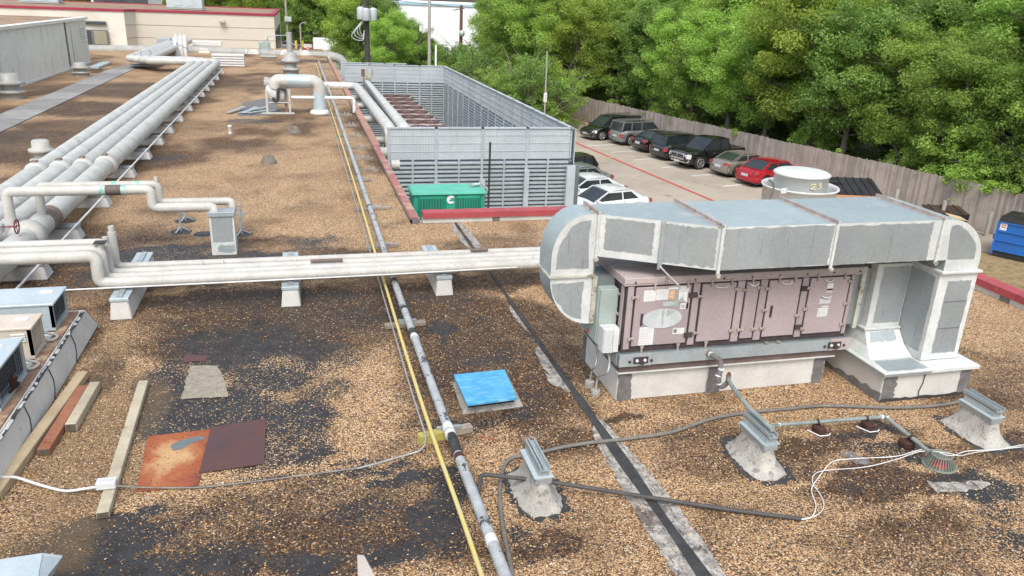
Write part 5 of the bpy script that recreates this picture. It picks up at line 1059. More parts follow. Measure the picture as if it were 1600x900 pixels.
# ---------------------------------------------------------------- small things out on the roof
def vent(label, p, r, h, mat='vent_grey'):
    t = thing('roof_vent', label, 'roof vent', (p.x, p.y, 0)); p = Vector((p.x, p.y, 0))
    MB().lathe(p, [(r*.9, 0), (r*.9, h*.22), (r*1.1, h*.24), (r*1.1, h*.32), (r*.7, h*.36), (r*.7, h*.55)], 20).build('base', mat, t)
    MB().lathe(p, [(r*.7, h*.55), (r*1.12, h*.58), (r*1.12, h*.68), (r*.75, h*.74), (r*.75, h*.96), (r*.6, h), (0, h)], 20).build('cap', mat, t)
    return t
vent('big mushroom vent at the left edge before the ribbed penthouse', PZ(19, 154), .50, 1.0); vent('low mushroom vent near the far corner of the ribbed penthouse', PZ(127, 119), .42, .7)
vent('small white mushroom vent just behind the fat pipes', PZ(69, 262), .27, .72, 'vent_pale')
vv = vent('grey stack vent standing behind the white tank', PZ(455, 118), .48, 1.3)
p = PZ(455, 118); MB().cyl((p.x, p.y, 1.2), (p.x, p.y, 2.4), .16, 12).build('stack', 'vent_grey', vv)
for i, (px, py) in enumerate(((360, 209), (375, 186), (288, 362))[:1]):
    p = PZ(px, py); tag(MB().lathe((p.x, p.y, 0), [(.07, 0), (.06, .22), (.075, .23), (.06, .28), (0, .29)], 10).build('vent_stub', 'thin_white'), 'tiny white vent stub alone on the gravel left of the tank', 'vent')
for px, py, lb in ((460, 207, 'low brown lump on the gravel below the white tank'), (420, 255, 'low brown flattened lump on the gravel in the middle')):
    p = PZ(px, py); tag(MB().lathe((p.x, p.y, 0), [(.24, 0), (.2, .1), (.17, .12), (.15, .2), (0, .22)], 12).build('flashed_stub', 'bark' if py < 220 else 'bark'), lb, 'vent')
# white tank unit with insulated elbow pipe
t = thing('tank_unit', 'white tank on a pale frame with thick insulated pipe arching over to the roof', 'tank', (-.8, 33.3, 0))
y = 33.3
MB().tube([(-1.15, y, .72), (-1.1, y, .74), (-.5, y, .74), (-.42, y, .72)], [.34, .42, .42, .34], 18).build('tank', 'fan_white', t)
MB().tube([(-1.3, y, 1.15), (-1.0, y, 1.12)], .22, 12).build('actuator', 'plaster', t)
MB().tube(fil([(-.9, y-.2, .95), (-.85, y-.2, 1.25), (.80, y-.2, 1.25), (.80, y-.2, .12)], .33, 5), .25, 16).build('insulated_arch', 'jacket_white', t)
MB().tube([(-.45, y-.2, 1.25), (.45, y-.2, 1.25)], .262, 16).build('metal_sleeve', 'metal_box_top', t); MB().tube([(.80, y-.2, .12), (.80, y-.2, .80)], .262, 16).build('metal_sleeve', 'metal_box_top', t)
MB().lathe((.80, y-.2, 0), [(.40, .0), (.38, .1), (.28, .15)], 16).build('foot', 'sealant', t)
k = MB()
for x in (-1.22, -.36): k.box(x-.035, y-.5, 0, x+.035, y-.43, .95)
k.box(-2.1, y-.52, .0, -.2, y-.42, .06); k.box(-1.22, y-.5, .42, -.36, y-.45, .46); k.build('frame', 'jacket_white', t)
MB().box(-.55, y-.42, .05, -.45, y-.32, 1.05).build('dark_post', 'brown_channel', t)
MB().tube(smooth_path([(-.5, y-.5, .95), (-.75, y-.5, .95), (-.8, y-.5, .6), (-.9, y-.5, .5), (-1.0, y-.5, .62)]), .06, 8).build('trap_pipe', 'black_tar', t)
MB().tube(fil([(-.3, y-.3, .62), (2.15, y-.3, .62), (2.15, y-.3, .05)], .15, 4), .07, 10).build('outlet_pipe', 'thin_white', t)
k = MB(); rd = random.Random(5)
for i in range(7): x = -2.6+rd.uniform(-.1, .9); k.beam((x, y-.5+rd.uniform(-.3, .5), .06), (x+rd.uniform(.4, .9), y+rd.uniform(-.5, .7), .14), .18, .012)
tag(k.build('scrap_metal', 'galv'), 'flattened scrap of sheet metal and rails beside the tank frame', 'scrap metal')
blob_sheet('worn_patch', 'pale bleached stain on the gravel around the tank scrap', 'stain', [(372, 182), (380, 160), (425, 152), (440, 178), (400, 182)], 'curb_patch', .004, .05, 8, kind='stuff')
# walkway pads on the left
W_ = thing('walkway', 'grey strip of worn walkway pads leading back past the ribbed penthouse', 'walkway', (-9.7, 40, 0))
y = 27.5; i = 0
while y < 55:
    xl, xr = PZ(23, 170).x, PZ(66, 170).x; sh = 0 if y < 50 else (y-50)*.12
    MB().box(-10.35+sh, y, .004, -9.15+sh, y+1.12, .03).build('pad', ['pad_a', 'pad_b'][(i*7) % 5 % 2], W_); y += 1.16; i += 1
# clutter at the far end of the roof
for i, (px, py) in enumerate(((150, 105), (636, 0))[:1]):
    a, b_ = PZ(147, 108), PZ(168, 100); tag(MB().beam(a+Vector((0, 0, .08)), b_+Vector((0, 0, .08)), .5, .12).build('metal_channel', 'metal_box_top'), 'pale metal channel lying near the penthouse corner', 'scrap metal')
t = thing('louvred_crate', 'stack of white slatted panels on the roof at the end of the fat pipes', 'slatted panels', PZ(358, 104))
c = PZ(358, 104)
for i in range(5): MB().box(c.x-.95, c.y-.4, .05+i*.15, c.x+.95, c.y+.4, .16+i*.15).build('panel', 'thin_white' if i % 2 == 0 else 'box_white', t)
t = thing('cross_main', 'very fat grey insulated pipe crossing the far end of the roof', 'pipe', (-5, 66, 0))
zc = PY(300, 83, 66).z
MB().tube(fil([(-30, 65.5, zc-.15), (PY(300, 80, 66).x, 66, zc+.15), (PY(536, 90, 66).x, 66, PY(536, 90, 66).z), (PY(543, 110, 66).x, 65.9, PY(543, 110, 66).z-.8), (PY(560, 110, 60).x, 58, -2.5)], .8, 5), .37, 16).build('jacket', 'jacket_far', t)
for px in (165, 225, 320, 385, 470): p = PY(px, 84, 66); MB().tube([(p.x-.05, 66, p.z), (p.x+.05, 66, p.z)], .40, 14).build('band', 'jacket_grey', t)
for px in (168, 228, 305, 391, 445, 478):
    p = PZ(px, 92); s = thing('pipe_stand', 'white block under the very fat crossing pipe, %s from the left' % ORDS[(168, 228, 305, 391, 445, 478).index(px)], 'pipe stand', (p.x, 66, 0), 'blocks under the far crossing pipe'); MB().hexa([(p.x-.4, 65.6, 0), (p.x+.4, 65.6, 0), (p.x+.4, 66.4, 0), (p.x-.4, 66.4, 0)], [(p.x-.25, 65.7, .35), (p.x+.25, 65.7, .35), (p.x+.25, 66.3, .35), (p.x-.25, 66.3, .35)]).build('base', 'curb_white', s)
for i, px in enumerate((277, 284, 291)):
    p = PZ(px, 88); tag(MB().lathe((p.x, p.y, 0), [(.17, 0), (.17, 1.25), (.12, 1.32), (.05, 1.35), (.05, 1.5), (0, 1.5)], 12).build('white_cylinder', 'thin_white'), ['white upright cylinder at the far pipe junction, left of three', 'white upright cylinder at the far pipe junction, middle of three', 'white upright cylinder at the far pipe junction, right of three'][i], 'cylinder', 'white cylinders at the far pipe junction')
t = thing('pipe_bridge', 'thin metal crossover stair with handrails over the far pipes', 'crossover', PZ(255, 98))
k = MB()
for (ax, ay, bx, by) in ((220, 80, 221, 101), (235, 78, 237, 97), (220, 80, 235, 78), (276, 66, 278, 96), (292, 72, 294, 94), (276, 68, 292, 76), (221, 97, 237, 95)):
    A_, B_ = PY(ax, ay, 52), PY(bx, by, 52); k.cyl(A_, B_, .03, 6)
k.build('rail', 'strut_metal', t); A_ = PY(220, 98, 52); MB().box(A_.x-.6, 51.6, .15, A_.x+.9, 52.4, .2).build('tread', 'strut_metal', t)
t = thing('crossover_platform', 'metal crossover platform with handrails before the far white building corner', 'crossover', PZ(430, 95)); k = MB()
for (ax, ay, bx, by) in ((406, 72, 407, 95), (418, 56, 419, 80), (449, 55, 451, 78), (418, 56, 449, 55), (406, 72, 418, 60), (407, 93, 432, 93), (432, 80, 432, 95), (449, 60, 462, 72)):
    A_, B_ = PY(ax, ay, 62), PY(bx, by, 62); k.cyl(A_, B_, .03, 6)
k.build('rail', 'strut_metal', t); A_ = PY(407, 88, 62); B_ = PY(432, 88, 62)
for z in (0, -.25): MB().box(A_.x, 61.6, A_.z+z, B_.x, 62.4, A_.z+z+.05).build('tread', 'metal_box_top', t)
a = PY(404, 63, 68); b_ = PY(422, 72, 68); tag(MB().box(a.x, 67.7, b_.z-.35, b_.x, 68.5, a.z-.1).build('rooftop_unit', 'box_grey', bevel=.04), 'grey rooftop unit before the right end of the cream building', 'rooftop unit')
a = PZ(258, 78); tag(MB().box(a.x-.5, a.y-.4, 0, a.x+.5, a.y+.4, .9).build('utility_box', 'galv', bevel=.05), 'small blue-grey box before the cream building wall', 'utility box')
a = PZ(325, 76); tag(MB().box(a.x-1.1, a.y-.3, .2, a.x+1.1, a.y+.3, .6).build('white_cabinet', 'box_white', bevel=.05), 'low white cabinet at the foot of the cream building wall', 'utility box')
# ---------------------------------------------------------------- louvred enclosure
E_ = thing('equipment_enclosure', 'tall grey louvred metal screen enclosing the rooftop-high chiller yard', 'screen enclosure', (5.5, 36, GROUND))
ex0, ex1, ey0, ey1, et = 2.6, 8.5, 24.4, 48.2, .76
def louver_bay(p, d, nrm, L, zt, zb, split=True, label=None):
    """p start, d direction along wall, nrm outward normal"""
    p, d, nrm = Vector(p), Vector(d), Vector(nrm); rib_h = 1.0
    b = MB(); q = lambda u, z, o=0.: p+d*u+nrm*o+Vector((0, 0, z))
    g = .03
    b.hexa([q(g, zt-rib_h, 0), q(L-g, zt-rib_h, 0), q(L-g, zt-rib_h, -.05), q(g, zt-rib_h, -.05)], [q(g, zt-.03, 0), q(L-g, zt-.03, 0), q(L-g, zt-.03, -.05), q(g, zt-.03, -.05)]); up = b.build('screen_panel', 'screen_panel', E_)
    b = MB(); n = int(L/.09)
    for i in range(1, n): u = L*i/n; b.hexa([q(u-.012, zt-rib_h+.02, .0), q(u+.012, zt-rib_h+.02, .0), q(u+.012, zt-rib_h+.02, .012), q(u-.012, zt-rib_h+.02, .012)], [q(u-.012, zt-.05, .0), q(u+.012, zt-.05, .0), q(u+.012, zt-.05, .012), q(u-.012, zt-.05, .012)])
    for z in (.25, .5, .75): b.hexa([q(g, zt-z, .0), q(L-g, zt-z, .0), q(L-g, zt-z, .016), q(g, zt-z, .016)], [q(g, zt-z+.02, .0), q(L-g, zt-z+.02, .0), q(L-g, zt-z+.02, .016), q(g, zt-z+.02, .016)])
    tag(b.build('ribs', 'screen_panel', E_), kind='stuff')
    b = MB(); z = zt-rib_h-.06
    while z > zb+.1:
        for (o0, o1, sgn) in ((.0, -.10, 1), ):
            b.add([q(g, z, -.10), q(L-g, z, -.10), q(L-g, z-.045, .0), q(g, z-.045, .0), q(g, z-.095, .0), q(L-g, z-.095, .0), q(L-g, z-.03, -.11), q(g, z-.03, -.11)], [(0, 1, 2, 3), (3, 2, 5, 4), (4, 5, 6, 7)])
        z -= .135
    tag(b.build('louvre_blades', 'louver', E_), kind='stuff')
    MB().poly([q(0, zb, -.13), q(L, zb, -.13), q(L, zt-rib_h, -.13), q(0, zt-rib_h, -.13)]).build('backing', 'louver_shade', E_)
    b = MB(); b.hexa([q(-.04, zb, .03), q(.04, zb, .03), q(.04, zb, -.06), q(-.04, zb, -.06)], [q(-.04, zt, .03), q(.04, zt, .03), q(.04, zt, -.06), q(-.04, zt, -.06)])
    b.build('post', 'louver', E_); b = MB()
    if split: b.hexa([q(L/2-.03, zb, .02), q(L/2+.03, zb, .02), q(L/2+.03, zb, -.06), q(L/2-.03, zb, -.06)], [q(L/2-.03, zt-rib_h, .02), q(L/2+.03, zt-rib_h, .02), q(L/2+.03, zt-rib_h, -.06), q(L/2-.03, zt-rib_h, -.06)]); b.build('mullion', 'louver', E_)
    MB().hexa([q(-.04, zt-.03, .04), q(L+.04, zt-.03, .04), q(L+.04, zt-.03, -.08), q(-.04, zt-.03, -.08)], [q(-.04, zt+.012, .04), q(L+.04, zt+.012, .04), q(L+.04, zt+.012, -.08), q(-.04, zt+.012, -.08)]).build('cap_rail', 'screen_panel', E_)
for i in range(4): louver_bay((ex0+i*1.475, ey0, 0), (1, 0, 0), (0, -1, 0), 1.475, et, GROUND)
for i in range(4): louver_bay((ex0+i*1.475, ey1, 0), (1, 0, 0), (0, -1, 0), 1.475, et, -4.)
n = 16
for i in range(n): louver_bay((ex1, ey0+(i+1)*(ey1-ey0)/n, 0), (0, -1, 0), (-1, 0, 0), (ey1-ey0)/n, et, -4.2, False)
for i in range(n):
    y0, y1 = ey0+i*(ey1-ey0)/n, ey0+(i+1)*(ey1-ey0)/n; MB().box(ex1+.14, y0+.01, GROUND, ex1+.17, y1-.01, et-.04).build('outer_sheet', 'screen_panel', E_)
for z in (0,): MB().box(ex0+2*1.475-.09, ey0-.16, GROUND, ex0+2*1.475+.09, ey0-.05, -.85).build('stub_post', 'screen_panel', E_); MB().box(ex0+1.475-.09, ey0-.16, GROUND, ex0+1.475+.09, ey0-.05, -.95).build('stub_post', 'screen_panel', E_); MB().box(ex0+3*1.475-.08, ey0-.16, GROUND, ex0+3*1.475+.08, ey0-.05, -.55).build('stub_post', 'screen_panel', E_)
MB().box(ex1-.12, ey0-.2, GROUND, ex1+.16, ey0-.04, -.45).build('corner_post', 'screen_panel', E_); MB().box(ex1+.165, ey0-.2, GROUND, ex1+.30, ey0+.3, -.45).build('corner_post', 'galv_dark', E_)
E2 = E_; t = thing('far_screen', 'lower grey metal screen behind the chiller enclosure', 'screen enclosure', (4.4, 51, GROUND)); _E = E_; E_ = t
p0, p1 = PY(541, 98, 51), PY(642, 98, 51)
L_ = (p1.x-p0.x)/3
for i in range(3): louver_bay((p0.x-.3+i*L_, 51, 0), (1, 0, 0), (0, -1, 0), L_, p0.z+.02, -4.)
E_ = _E
t = thing('vertical_rod', 'black upright rod standing in front of the louvred screen', 'rod', PY(764, 325, 23.6)); a, b_ = PY(766, 222, 23.6), PY(763, 335, 23.6); MB().cyl((a.x, 23.6, GROUND), (a.x, 23.6, a.z), .035, 8).build('rod', 'pole_black', t)
a, b_ = PY(750, 283, 23.5), PY(762, 297, 23.5); tag(MB().tube([a, b_], .03, 8).build('diagonal_brace', 'screen_panel'), 'short pale diagonal brace beside the black rod', 'brace')
# generator
gy0 = 20.5; ga, gb, gt = PY(648, 327, gy0), PY(757, 322, gy0), PY(643, 300, gy0)
gx0, gx1 = ga.x-.03, gb.x; gz = PY(700, 304, gy0).z; G = thing('generator', 'bright green boxed generator between the red coping and the louvred screen', 'generator', ((gx0+gx1)/2, gy0+.5, GROUND))
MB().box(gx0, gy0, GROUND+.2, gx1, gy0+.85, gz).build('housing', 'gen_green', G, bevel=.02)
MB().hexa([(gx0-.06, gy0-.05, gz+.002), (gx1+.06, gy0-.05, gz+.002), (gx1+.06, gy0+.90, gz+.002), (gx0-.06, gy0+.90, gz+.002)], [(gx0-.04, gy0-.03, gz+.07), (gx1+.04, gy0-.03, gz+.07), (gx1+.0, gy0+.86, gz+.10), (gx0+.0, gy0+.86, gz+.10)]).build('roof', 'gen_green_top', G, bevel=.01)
W__ = gx1-gx0
for (a, b_) in ((.08, .43), (.60, .93)):
    d_ = MB().box(gx0+W__*a, gy0-.018, GROUND+.3, gx0+W__*b_, gy0-.002, gz-.05).build('door', 'gen_green', G)
    n = 9
    for i in range(n): u = gx0+W__*(a+(b_-a)*(i+.5)/n); MB().box(u-.025, gy0-.03, GROUND+.5, u+.025, gy0-.019, gz-.1).build('slot', 'gen_grille', d_)
for a in (.07, .445, .59, .94): MB().box(gx0+W__*a-.01, gy0-.012, GROUND+.25, gx0+W__*a+.01, gy0-.003, gz-.02).build('seam', 'gen_grille', G)
k = MB(); cx, cz = gx0+W__*.52, gz-.14; R1, R2 = .115, .05
for i in range(16):
    a0, a1 = R(38+i*17.75), R(38+(i+1)*17.75); P_ = lambda r, a: (cx+r*1.05*math.cos(a), gy0-.021, cz+r*math.sin(a)); k.add([P_(R2, a0), P_(R1, a0), P_(R1, a1), P_(R2, a1)], [(0, 1, 2, 3)])
k.add([(cx-.115, gy0-.0215, cz-.005), (cx-.0, gy0-.0215, cz-.005), (cx-.03, gy0-.0215, cz+.045), (cx-.115, gy0-.0215, cz+.045)], [(0, 1, 2, 3)]); k.build('logo', 'white_label', G)
p = PY(742, 297, gy0+.6); MB().tube([(p.x-.1, gy0+.5, gz+.14), (p.x+.12, gy0+.5, gz+.16)], .05, 10).build('exhaust_pipe', 'galv', G); MB().cyl((p.x-.1, gy0+.5, gz+.1), (p.x-.1, gy0+.5, gz+.17), .06, 10).build('exhaust_cap', 'vent_grey', G)
# chiller
C_ = thing('chiller', 'long pinkish chiller with two rows of brown fans inside the enclosure', 'chiller', (4.9, 36, GROUND))
ct = -.32; ca, cb, cc, cdd = PZ(630, 198, ct), PZ(697, 198, ct), PZ(595, 148, ct), PZ(638, 148, ct); cx0, cx1 = cc.x, cdd.x; cy0, cy1 = 30.5, cc.y
MB().box(cx0, cy0, ct-.35, cx1, cy1, ct).build('fan_deck', 'chiller_frame', C_, bevel=.02); MB().box(cx0+.1, cy0+.1, GROUND+.3, cx1-.1, cy1-.1, ct-.35).build('coil_body', 'galv_dark', C_)
nr = 8
for i in range(nr):
    for j in range(2):
        x = cx0+(cx1-cx0)*(.27+.46*j); y = cy0+(cy1-cy0)*(i+.5)/nr; r_ = min((cx1-cx0)*.225, .5)
        f_ = MB().lathe((x, y, ct), [(r_*1.08, .0), (r_*1.08, .08), (r_, .08), (r_*.98, .03), (0, .03)], 22).build('fan', 'fan_brown', C_); k = MB()
        for a in range(5): t0 = a*1.2566; k.beam((x, y, ct+.05), (x+r_*.9*math.cos(t0), y+r_*.9*math.sin(t0), ct+.045), .07, .008)
        k.build('blades', 'brown_channel', f_)
for nm, (a, b_) in (('left', ((557, 135), (607, 199))), ('right', ((574, 132), (630, 199)))):
    zz = .15; A_, B_ = PZ(*a, zz), PZ(*b_, zz); d = (B_-A_); path = [A_+Vector((-2.0 if nm == 'left' else -.1, .0, 0)), A_, B_+d*.05, B_+d*.05+Vector((0, 0, -2))]
    pipe_thing('grey insulated pipe running through the chiller enclosure, %s one' % nm, fil([(q.x, q.y, q.z) for q in path], .5, 5), .21, 'jacket_grey', 14, group='two pipes through the chiller enclosure')
for i, (ya, z, r_, xe) in enumerate(((27, -.5, .20, 4.2), (29, -.4, .14, 4.3), (33.5, -.3, .16, 4.1), (37, -.2, .12, 4.0), (41, -.3, .14, 4.0))):
    pipe_thing('short pale pipe crossing from the red roof edge into the enclosure, number of five by depth'.replace('number of five by depth', ['nearest of five', 'second nearest of five', 'middle of five', 'second farthest of five', 'farthest of five'][i]), [(2.45, ya, z), (xe, ya, z)], r_, 'jacket_white', 12, group='short pipes from the roof edge into the enclosure')
p = PY(601, 243, 23.6); pipe_thing('white pipe stub poking out between the red edge and the louvred screen', [(2.43, 22.2, p.z), (2.66, 22.2, p.z)], .14, 'jacket_white', 12)
t = thing('rusty_pump', 'rusty pump and valve cluster at the far end of the enclosure pipes', 'pump', PZ(573, 128, -.2)); p = PZ(573, 128, -.1); k = MB(); k.box(p.x-.2, p.y-.3, -1, p.x+.2, p.y+.3, .2); k.build('body', 'wood_grey', t, bevel=.05); MB().cyl((p.x-.2, p.y, .2), (p.x-.2, p.y, .6), .1, 10).build('motor', 'pole_brown', t); MB().cyl((p.x+.2, p.y, .2), (p.x+.2, p.y, .6), .15, 10).build('bonnet', 'jacket_white', t)
p = PZ(705, 195, -2); tag(MB().lathe((6.3, 32.2, GROUND), [(.4, 0), (.4, 3.55), (.33, 3.8), (.1, 3.95), (0, 4.0)], 16).build('round_tank', 'chiller_frame'), 'top of a round pinkish tank inside the enclosure', 'tank')
struct(MB().box(2.5, 24.5, GROUND+.004, 8.4, 48, GROUND+.06), 'enclosure_floor', 'patch_cement')
# ---------------------------------------------------------------- ribbed penthouse
H = thing('penthouse', 'long pale ribbed metal penthouse at the left edge with a gravel roof', 'building', (-15, 42, 0))
px_, hz_ = -12.32, 2.5; hy0, hy1, hym = 26, 55.3, 50.4
MB().box(-21.5, hy0, 0, px_-.02, hy1-.02, hz_-.02).build('core', 'penthouse', H)
k = MB(); y = hy0; pts = []
while y < hym-.05:
    pts += [(px_, y), (px_+.05, y+.05), (px_+.05, y+.16), (px_, y+.21)]; y += .30
pts.append((px_, hym)); k.add([(a, b_, .02) for a, b_ in pts]+[(a, b_, hz_) for a, b_ in pts], [(i, i+1, len(pts)+i+1, len(pts)+i) for i in range(len(pts)-1)]); k.build('ribbed_wall', 'penthouse', H)
k = MB(); y = hym; pts = []
while y < hy1: pts += [(px_, y), (px_+.03, y+.03), (px_+.03, y+.2), (px_, y+.23)]; y += .42
pts.append((px_, hy1)); k.add([(a, b_, .02) for a, b_ in pts]+[(a, b_, hz_) for a, b_ in pts], [(i, i+1, len(pts)+i+1, len(pts)+i) for i in range(len(pts)-1)]); k.build('ribbed_wall', 'penthouse_tan', H)
MB().box(px_+.0, hym-.1, 0, px_+.08, hym+.04, hz_).build('downpipe', 'galv_dark', H)
MB().box(px_+.035, 51.5, .15, px_+.07, 52.9, 2.05).build('door', 'penthouse_tan', H)
for i in range(6): MB().box(px_+.035, 53.4, 1.35+i*.14, px_+.1, 54.7, 1.40+i*.14).build('louvre', 'penthouse', H)
MB().box(px_-.25, hy0, hz_, px_+.14, hy1+.1, hz_+.16).build('fascia', 'penthouse', H, bevel=.01)
MB().box(px_-.0, hy0, .0, px_+.10, hy1, .07).build('base_flashing', 'penthouse', H)
k = MB(); k.box(-21.6, hy0, hz_+.0, px_-.25, hy1, hz_+.11); k.build('roof', 'roof_far', H) if 'roof_far' in MATS else None
PM('roof_far', (.36, .255, .17), (.25, .165, .11), .7, .9, 0, .5, 25, c3=(.17, .11, .085), t3=.55, sc3=.6)
k.build('roof', 'roof_far', H)
k = MB(); rd = random.Random(1)
for i in range(20): y = hy0+rd.uniform(0, 28); k.box(px_-.30, y, hz_+.112, px_-.252, y+rd.uniform(.5, 2.5), hz_+.15)
k.build('tar_edge', 'black_tar', H)
# ---------------------------------------------------------------- cream building beyond
B = thing('cream_building', 'cream building with red roof edge at the far end of the roof', 'building', (-12, 80, 0))
Wp = [(-34, 69.4), (PY(200, 76, 70.6).x, 70.6), (PY(216, 72, 72.3).x, 72.3), (PY(431, 76, 72.8).x, 72.8), (PY(431, 76, 72.8).x+.1, 97), (-34, 97)]
hb = 2.62
for i in range(5):
    a, b_ = Wp[i], Wp[i+1]; MB().poly([(a[0], a[1], GROUND), (b_[0], b_[1], GROUND), (b_[0], b_[1], hb), (a[0], a[1], hb)]).build('wall', 'stucco_white' if i == 0 else 'stucco', B)
    dx, dy = b_[0]-a[0], b_[1]-a[1]; L = math.hypot(dx, dy); nx, ny = dy/L, -dx/L
    MB().hexa([(a[0]+nx*.08, a[1]+ny*.08, hb+.002), (b_[0]+nx*.08, b_[1]+ny*.08, hb+.002), (b_[0]-nx*.3, b_[1]-ny*.3, hb+.002), (a[0]-nx*.3, a[1]-ny*.3, hb+.002)], [(a[0]+nx*.08, a[1]+ny*.08, hb+.17), (b_[0]+nx*.08, b_[1]+ny*.08, hb+.17), (b_[0]-nx*.3, b_[1]-ny*.3, hb+.19), (a[0]-nx*.3, a[1]-ny*.3, hb+.19)]).build('coping', 'crimson_coping', B)
    for z in (.62, 1.6) if i in (1, 2) else ():
        MB().hexa([(a[0]+nx*.01, a[1]+ny*.01, z), (b_[0]+nx*.01, b_[1]+ny*.01, z), (b_[0], b_[1], z), (a[0], a[1], z)], [(a[0]+nx*.01, a[1]+ny*.01, z+.03), (b_[0]+nx*.01, b_[1]+ny*.01, z+.03), (b_[0], b_[1], z+.03), (a[0], a[1], z+.03)]).build('reveal', 'brown_channel', B)
MB().poly([(p[0], p[1], hb+.10) for p in Wp]).build('roof', 'roof_far', B)
def fw(pa, pb, nm, mat, off, parent=B):   # on the front-left wall
    y0 = 69.4+(70.6-69.4)*.8; a, b_ = PY(*pa, 70.3), PY(*pb, 70.3)
    return MB().box(a.x, 70.3-off, b_.z, b_.x, 70.42, a.z).build(nm, mat, parent)
w1 = fw((132, 46), (171, 71), 'window', 'frame_dark', .02); fw((146, 48), (168.5, 69.5), 'pane', 'blind', .05, w1); fw((134, 48), (144.5, 70), 'pane', 'window_glass', .05, w1); fw((138, 72.5), (174, 75), 'sill', 'stucco_white', .12)
w2 = fw((132, 32.5), (166, 39.5), 'window', 'frame_dark', .02); fw((134, 34), (164.5, 38), 'pane', 'window_glass', .05, w2)
p = PY(348, 34, 72.4); MB().box(p.x-.25, 72.15, p.z-.1, p.x+.2, 72.5, p.z+.1).build('wall_lamp', 'vent_grey', B, bevel=.03)
sx = Wp[3][0]
for y in (75, 80, 85, 90):
    MB().box(sx+.0, y, -.9, sx+.12, y+2.4, 1.4).build('window', 'window_glass', B)
# things on and behind its roof
for i, (px, y, wd, h, lb) in enumerate(((65, 84, 1.6, 1.5, 'grey rooftop unit on the cream building, at the far left'), (290, 80, 1.5, 1.6, 'pale boxy rooftop unit on the cream building, right of its middle'))):
    p = PY(px, 8, y); t = thing('rooftop_unit', lb, 'rooftop unit', (p.x, y, hb+.15)); MB().box(p.x-wd, y-.8, hb+.25, p.x+wd, y+.8, hb+.15+h).build('casing', 'metal_box_top', t, bevel=.05)
    for k_ in (-.55, .1): MB().box(p.x+wd*k_, y-.84, hb+.45, p.x+wd*(k_+.4), y-.802, hb+h).build('grille', 'screen_panel', t)
    MB().box(p.x-wd-.1, y-.9, hb+.155, p.x+wd+.1, y+.9, hb+.248).build('kerb', 'vent_grey', t)
t = thing('far_wing', 'white wing with strip windows behind the cream building roof', 'building', (-24, 100, GROUND)); a, b_ = PY(143, 5, 100), PY(228, 5, 100)
MB().box(a.x, 100, GROUND, b_.x, 112, 4.2).build('wall', 'white_wall', t); MB().box(a.x-.1, 99.9, 4.2, b_.x+.1, 112, 4.6).build('coping', 'red_coping', t)
for i in range(4): x = a.x+(b_.x-a.x)*(.04+i*.25); MB().box(x, 99.95, 2.2, x+1.4, 99.995, 3.8).build('window', 'window_glass', t)
t = thing('far_wing', 'white and red strip of a farther wing at the top left corner', 'building', (-40, 112, GROUND)); a, b_ = PY(-40, 3, 110), PY(44, 3, 110)
MB().box(a.x, 110, GROUND, b_.x, 118, 3.5).build('wall', 'white_wall', t); MB().box(a.x-.1, 109.9, 3.5, b_.x+.1, 118, 3.8).build('coping', 'red_coping', t)
# white warehouse
t = thing('white_warehouse', 'huge white warehouse wall with pale blue trim beyond the trees', 'building', (20, 140, GROUND))
MB().box(12.8, 134, GROUND, 44, 190, PY(680, 6, 134).z-.25).build('wall', 'white_wall', t); zt = PY(680, 6, 134).z; MB().box(12.7, 133.8, zt-.25, 44.1, 190, zt+.1).build('trim', 'blue_trim', t); MB().box(13, 134.3, zt+.1, 43.8, 189, zt+.3).build('roof', 'white_wall', t)
# ---------------------------------------------------------------- fence, bollards, poles
F_ = thing('board_fence', 'long weathered wooden board fence between the parking lot and the woods', 'fence', FP(10)); rd = random.Random(2)
FH = 2.16; s = -21.5; pw_ = .145; sec = 0
while s < 41:
    k = MB(); k2 = MB(); e = min(s+2.44, 41); u = s
    while u < e-.01:
        a = FP(u+.004, rd.uniform(-.008, .008)); b_ = FP(min(u+pw_, e)-.004, rd.uniform(-.008, .008)); h = FH+rd.uniform(-.03, .03)+(.05 if sec % 2 else 0)*.5
        kk = k if rd.random() < .6 else k2; o_ = FN*.02
        kk.hexa([a, b_, b_+o_, a+o_], [p+Vector((0, 0, h)) for p in (a, b_, b_+o_, a+o_)]); u += pw_
    tag(k.build('boards', 'fence_wood', F_), kind='stuff'); tag(k2.build('boards', 'fence_wood_b', F_), kind='stuff')
    a = FP(s, .07); MB().box(a.x-.05, a.y-.05, GROUND, a.x+.05, a.y+.05, GROUND+FH-.1).build('post', 'fence_wood_b', F_)
    for z in (.3, 1.1, 1.9): MB().beam(FP(s, .045, GROUND+z), FP(e, .045, GROUND+z), .04, .09).build('rail', 'fence_wood', F_)
    s += 2.44; sec += 1
for i, (px, py, pt, r_, lb) in enumerate(((1540, 369, (1553, 333), .10, 'grey steel bollard beside the blue dumpster'), (1470, 345, (1471, 314), .09, 'grey bollard top behind the black bin'), (1397, 325, (1399, 294), .09, 'grey bollard top beside the brown open bin'))):
    b_ = PZ(px, py, GROUND) if i == 0 else PY(px, py, 29.6 if i == 1 else 31.2); tpz = PX(pt[0], pt[1], b_.x).z if i == 0 else PY(pt[0], pt[1], b_.y).z
    t = thing('bollard', lb, 'bollard', (b_.x, b_.y, GROUND)); MB().cyl((b_.x, b_.y, GROUND), (b_.x, b_.y, min(tpz, -3.2)), r_, 14).build('post', 'pole_grey', t)
def pole(label, px, py_top, Y, r, mat, z_top=None, name='utility_pole', cat='utility pole'):
    a = PY(px[0], py_top, Y); b_ = PY(px[1], 100, Y); t = thing(name, label, cat, (a.x, Y, GROUND)); MB().tube([(a.x, Y, GROUND), (a.x, Y, z_top if z_top is not None else a.z)], [r*1.15, r*.85], 12).build('pole', mat, t); return t, a
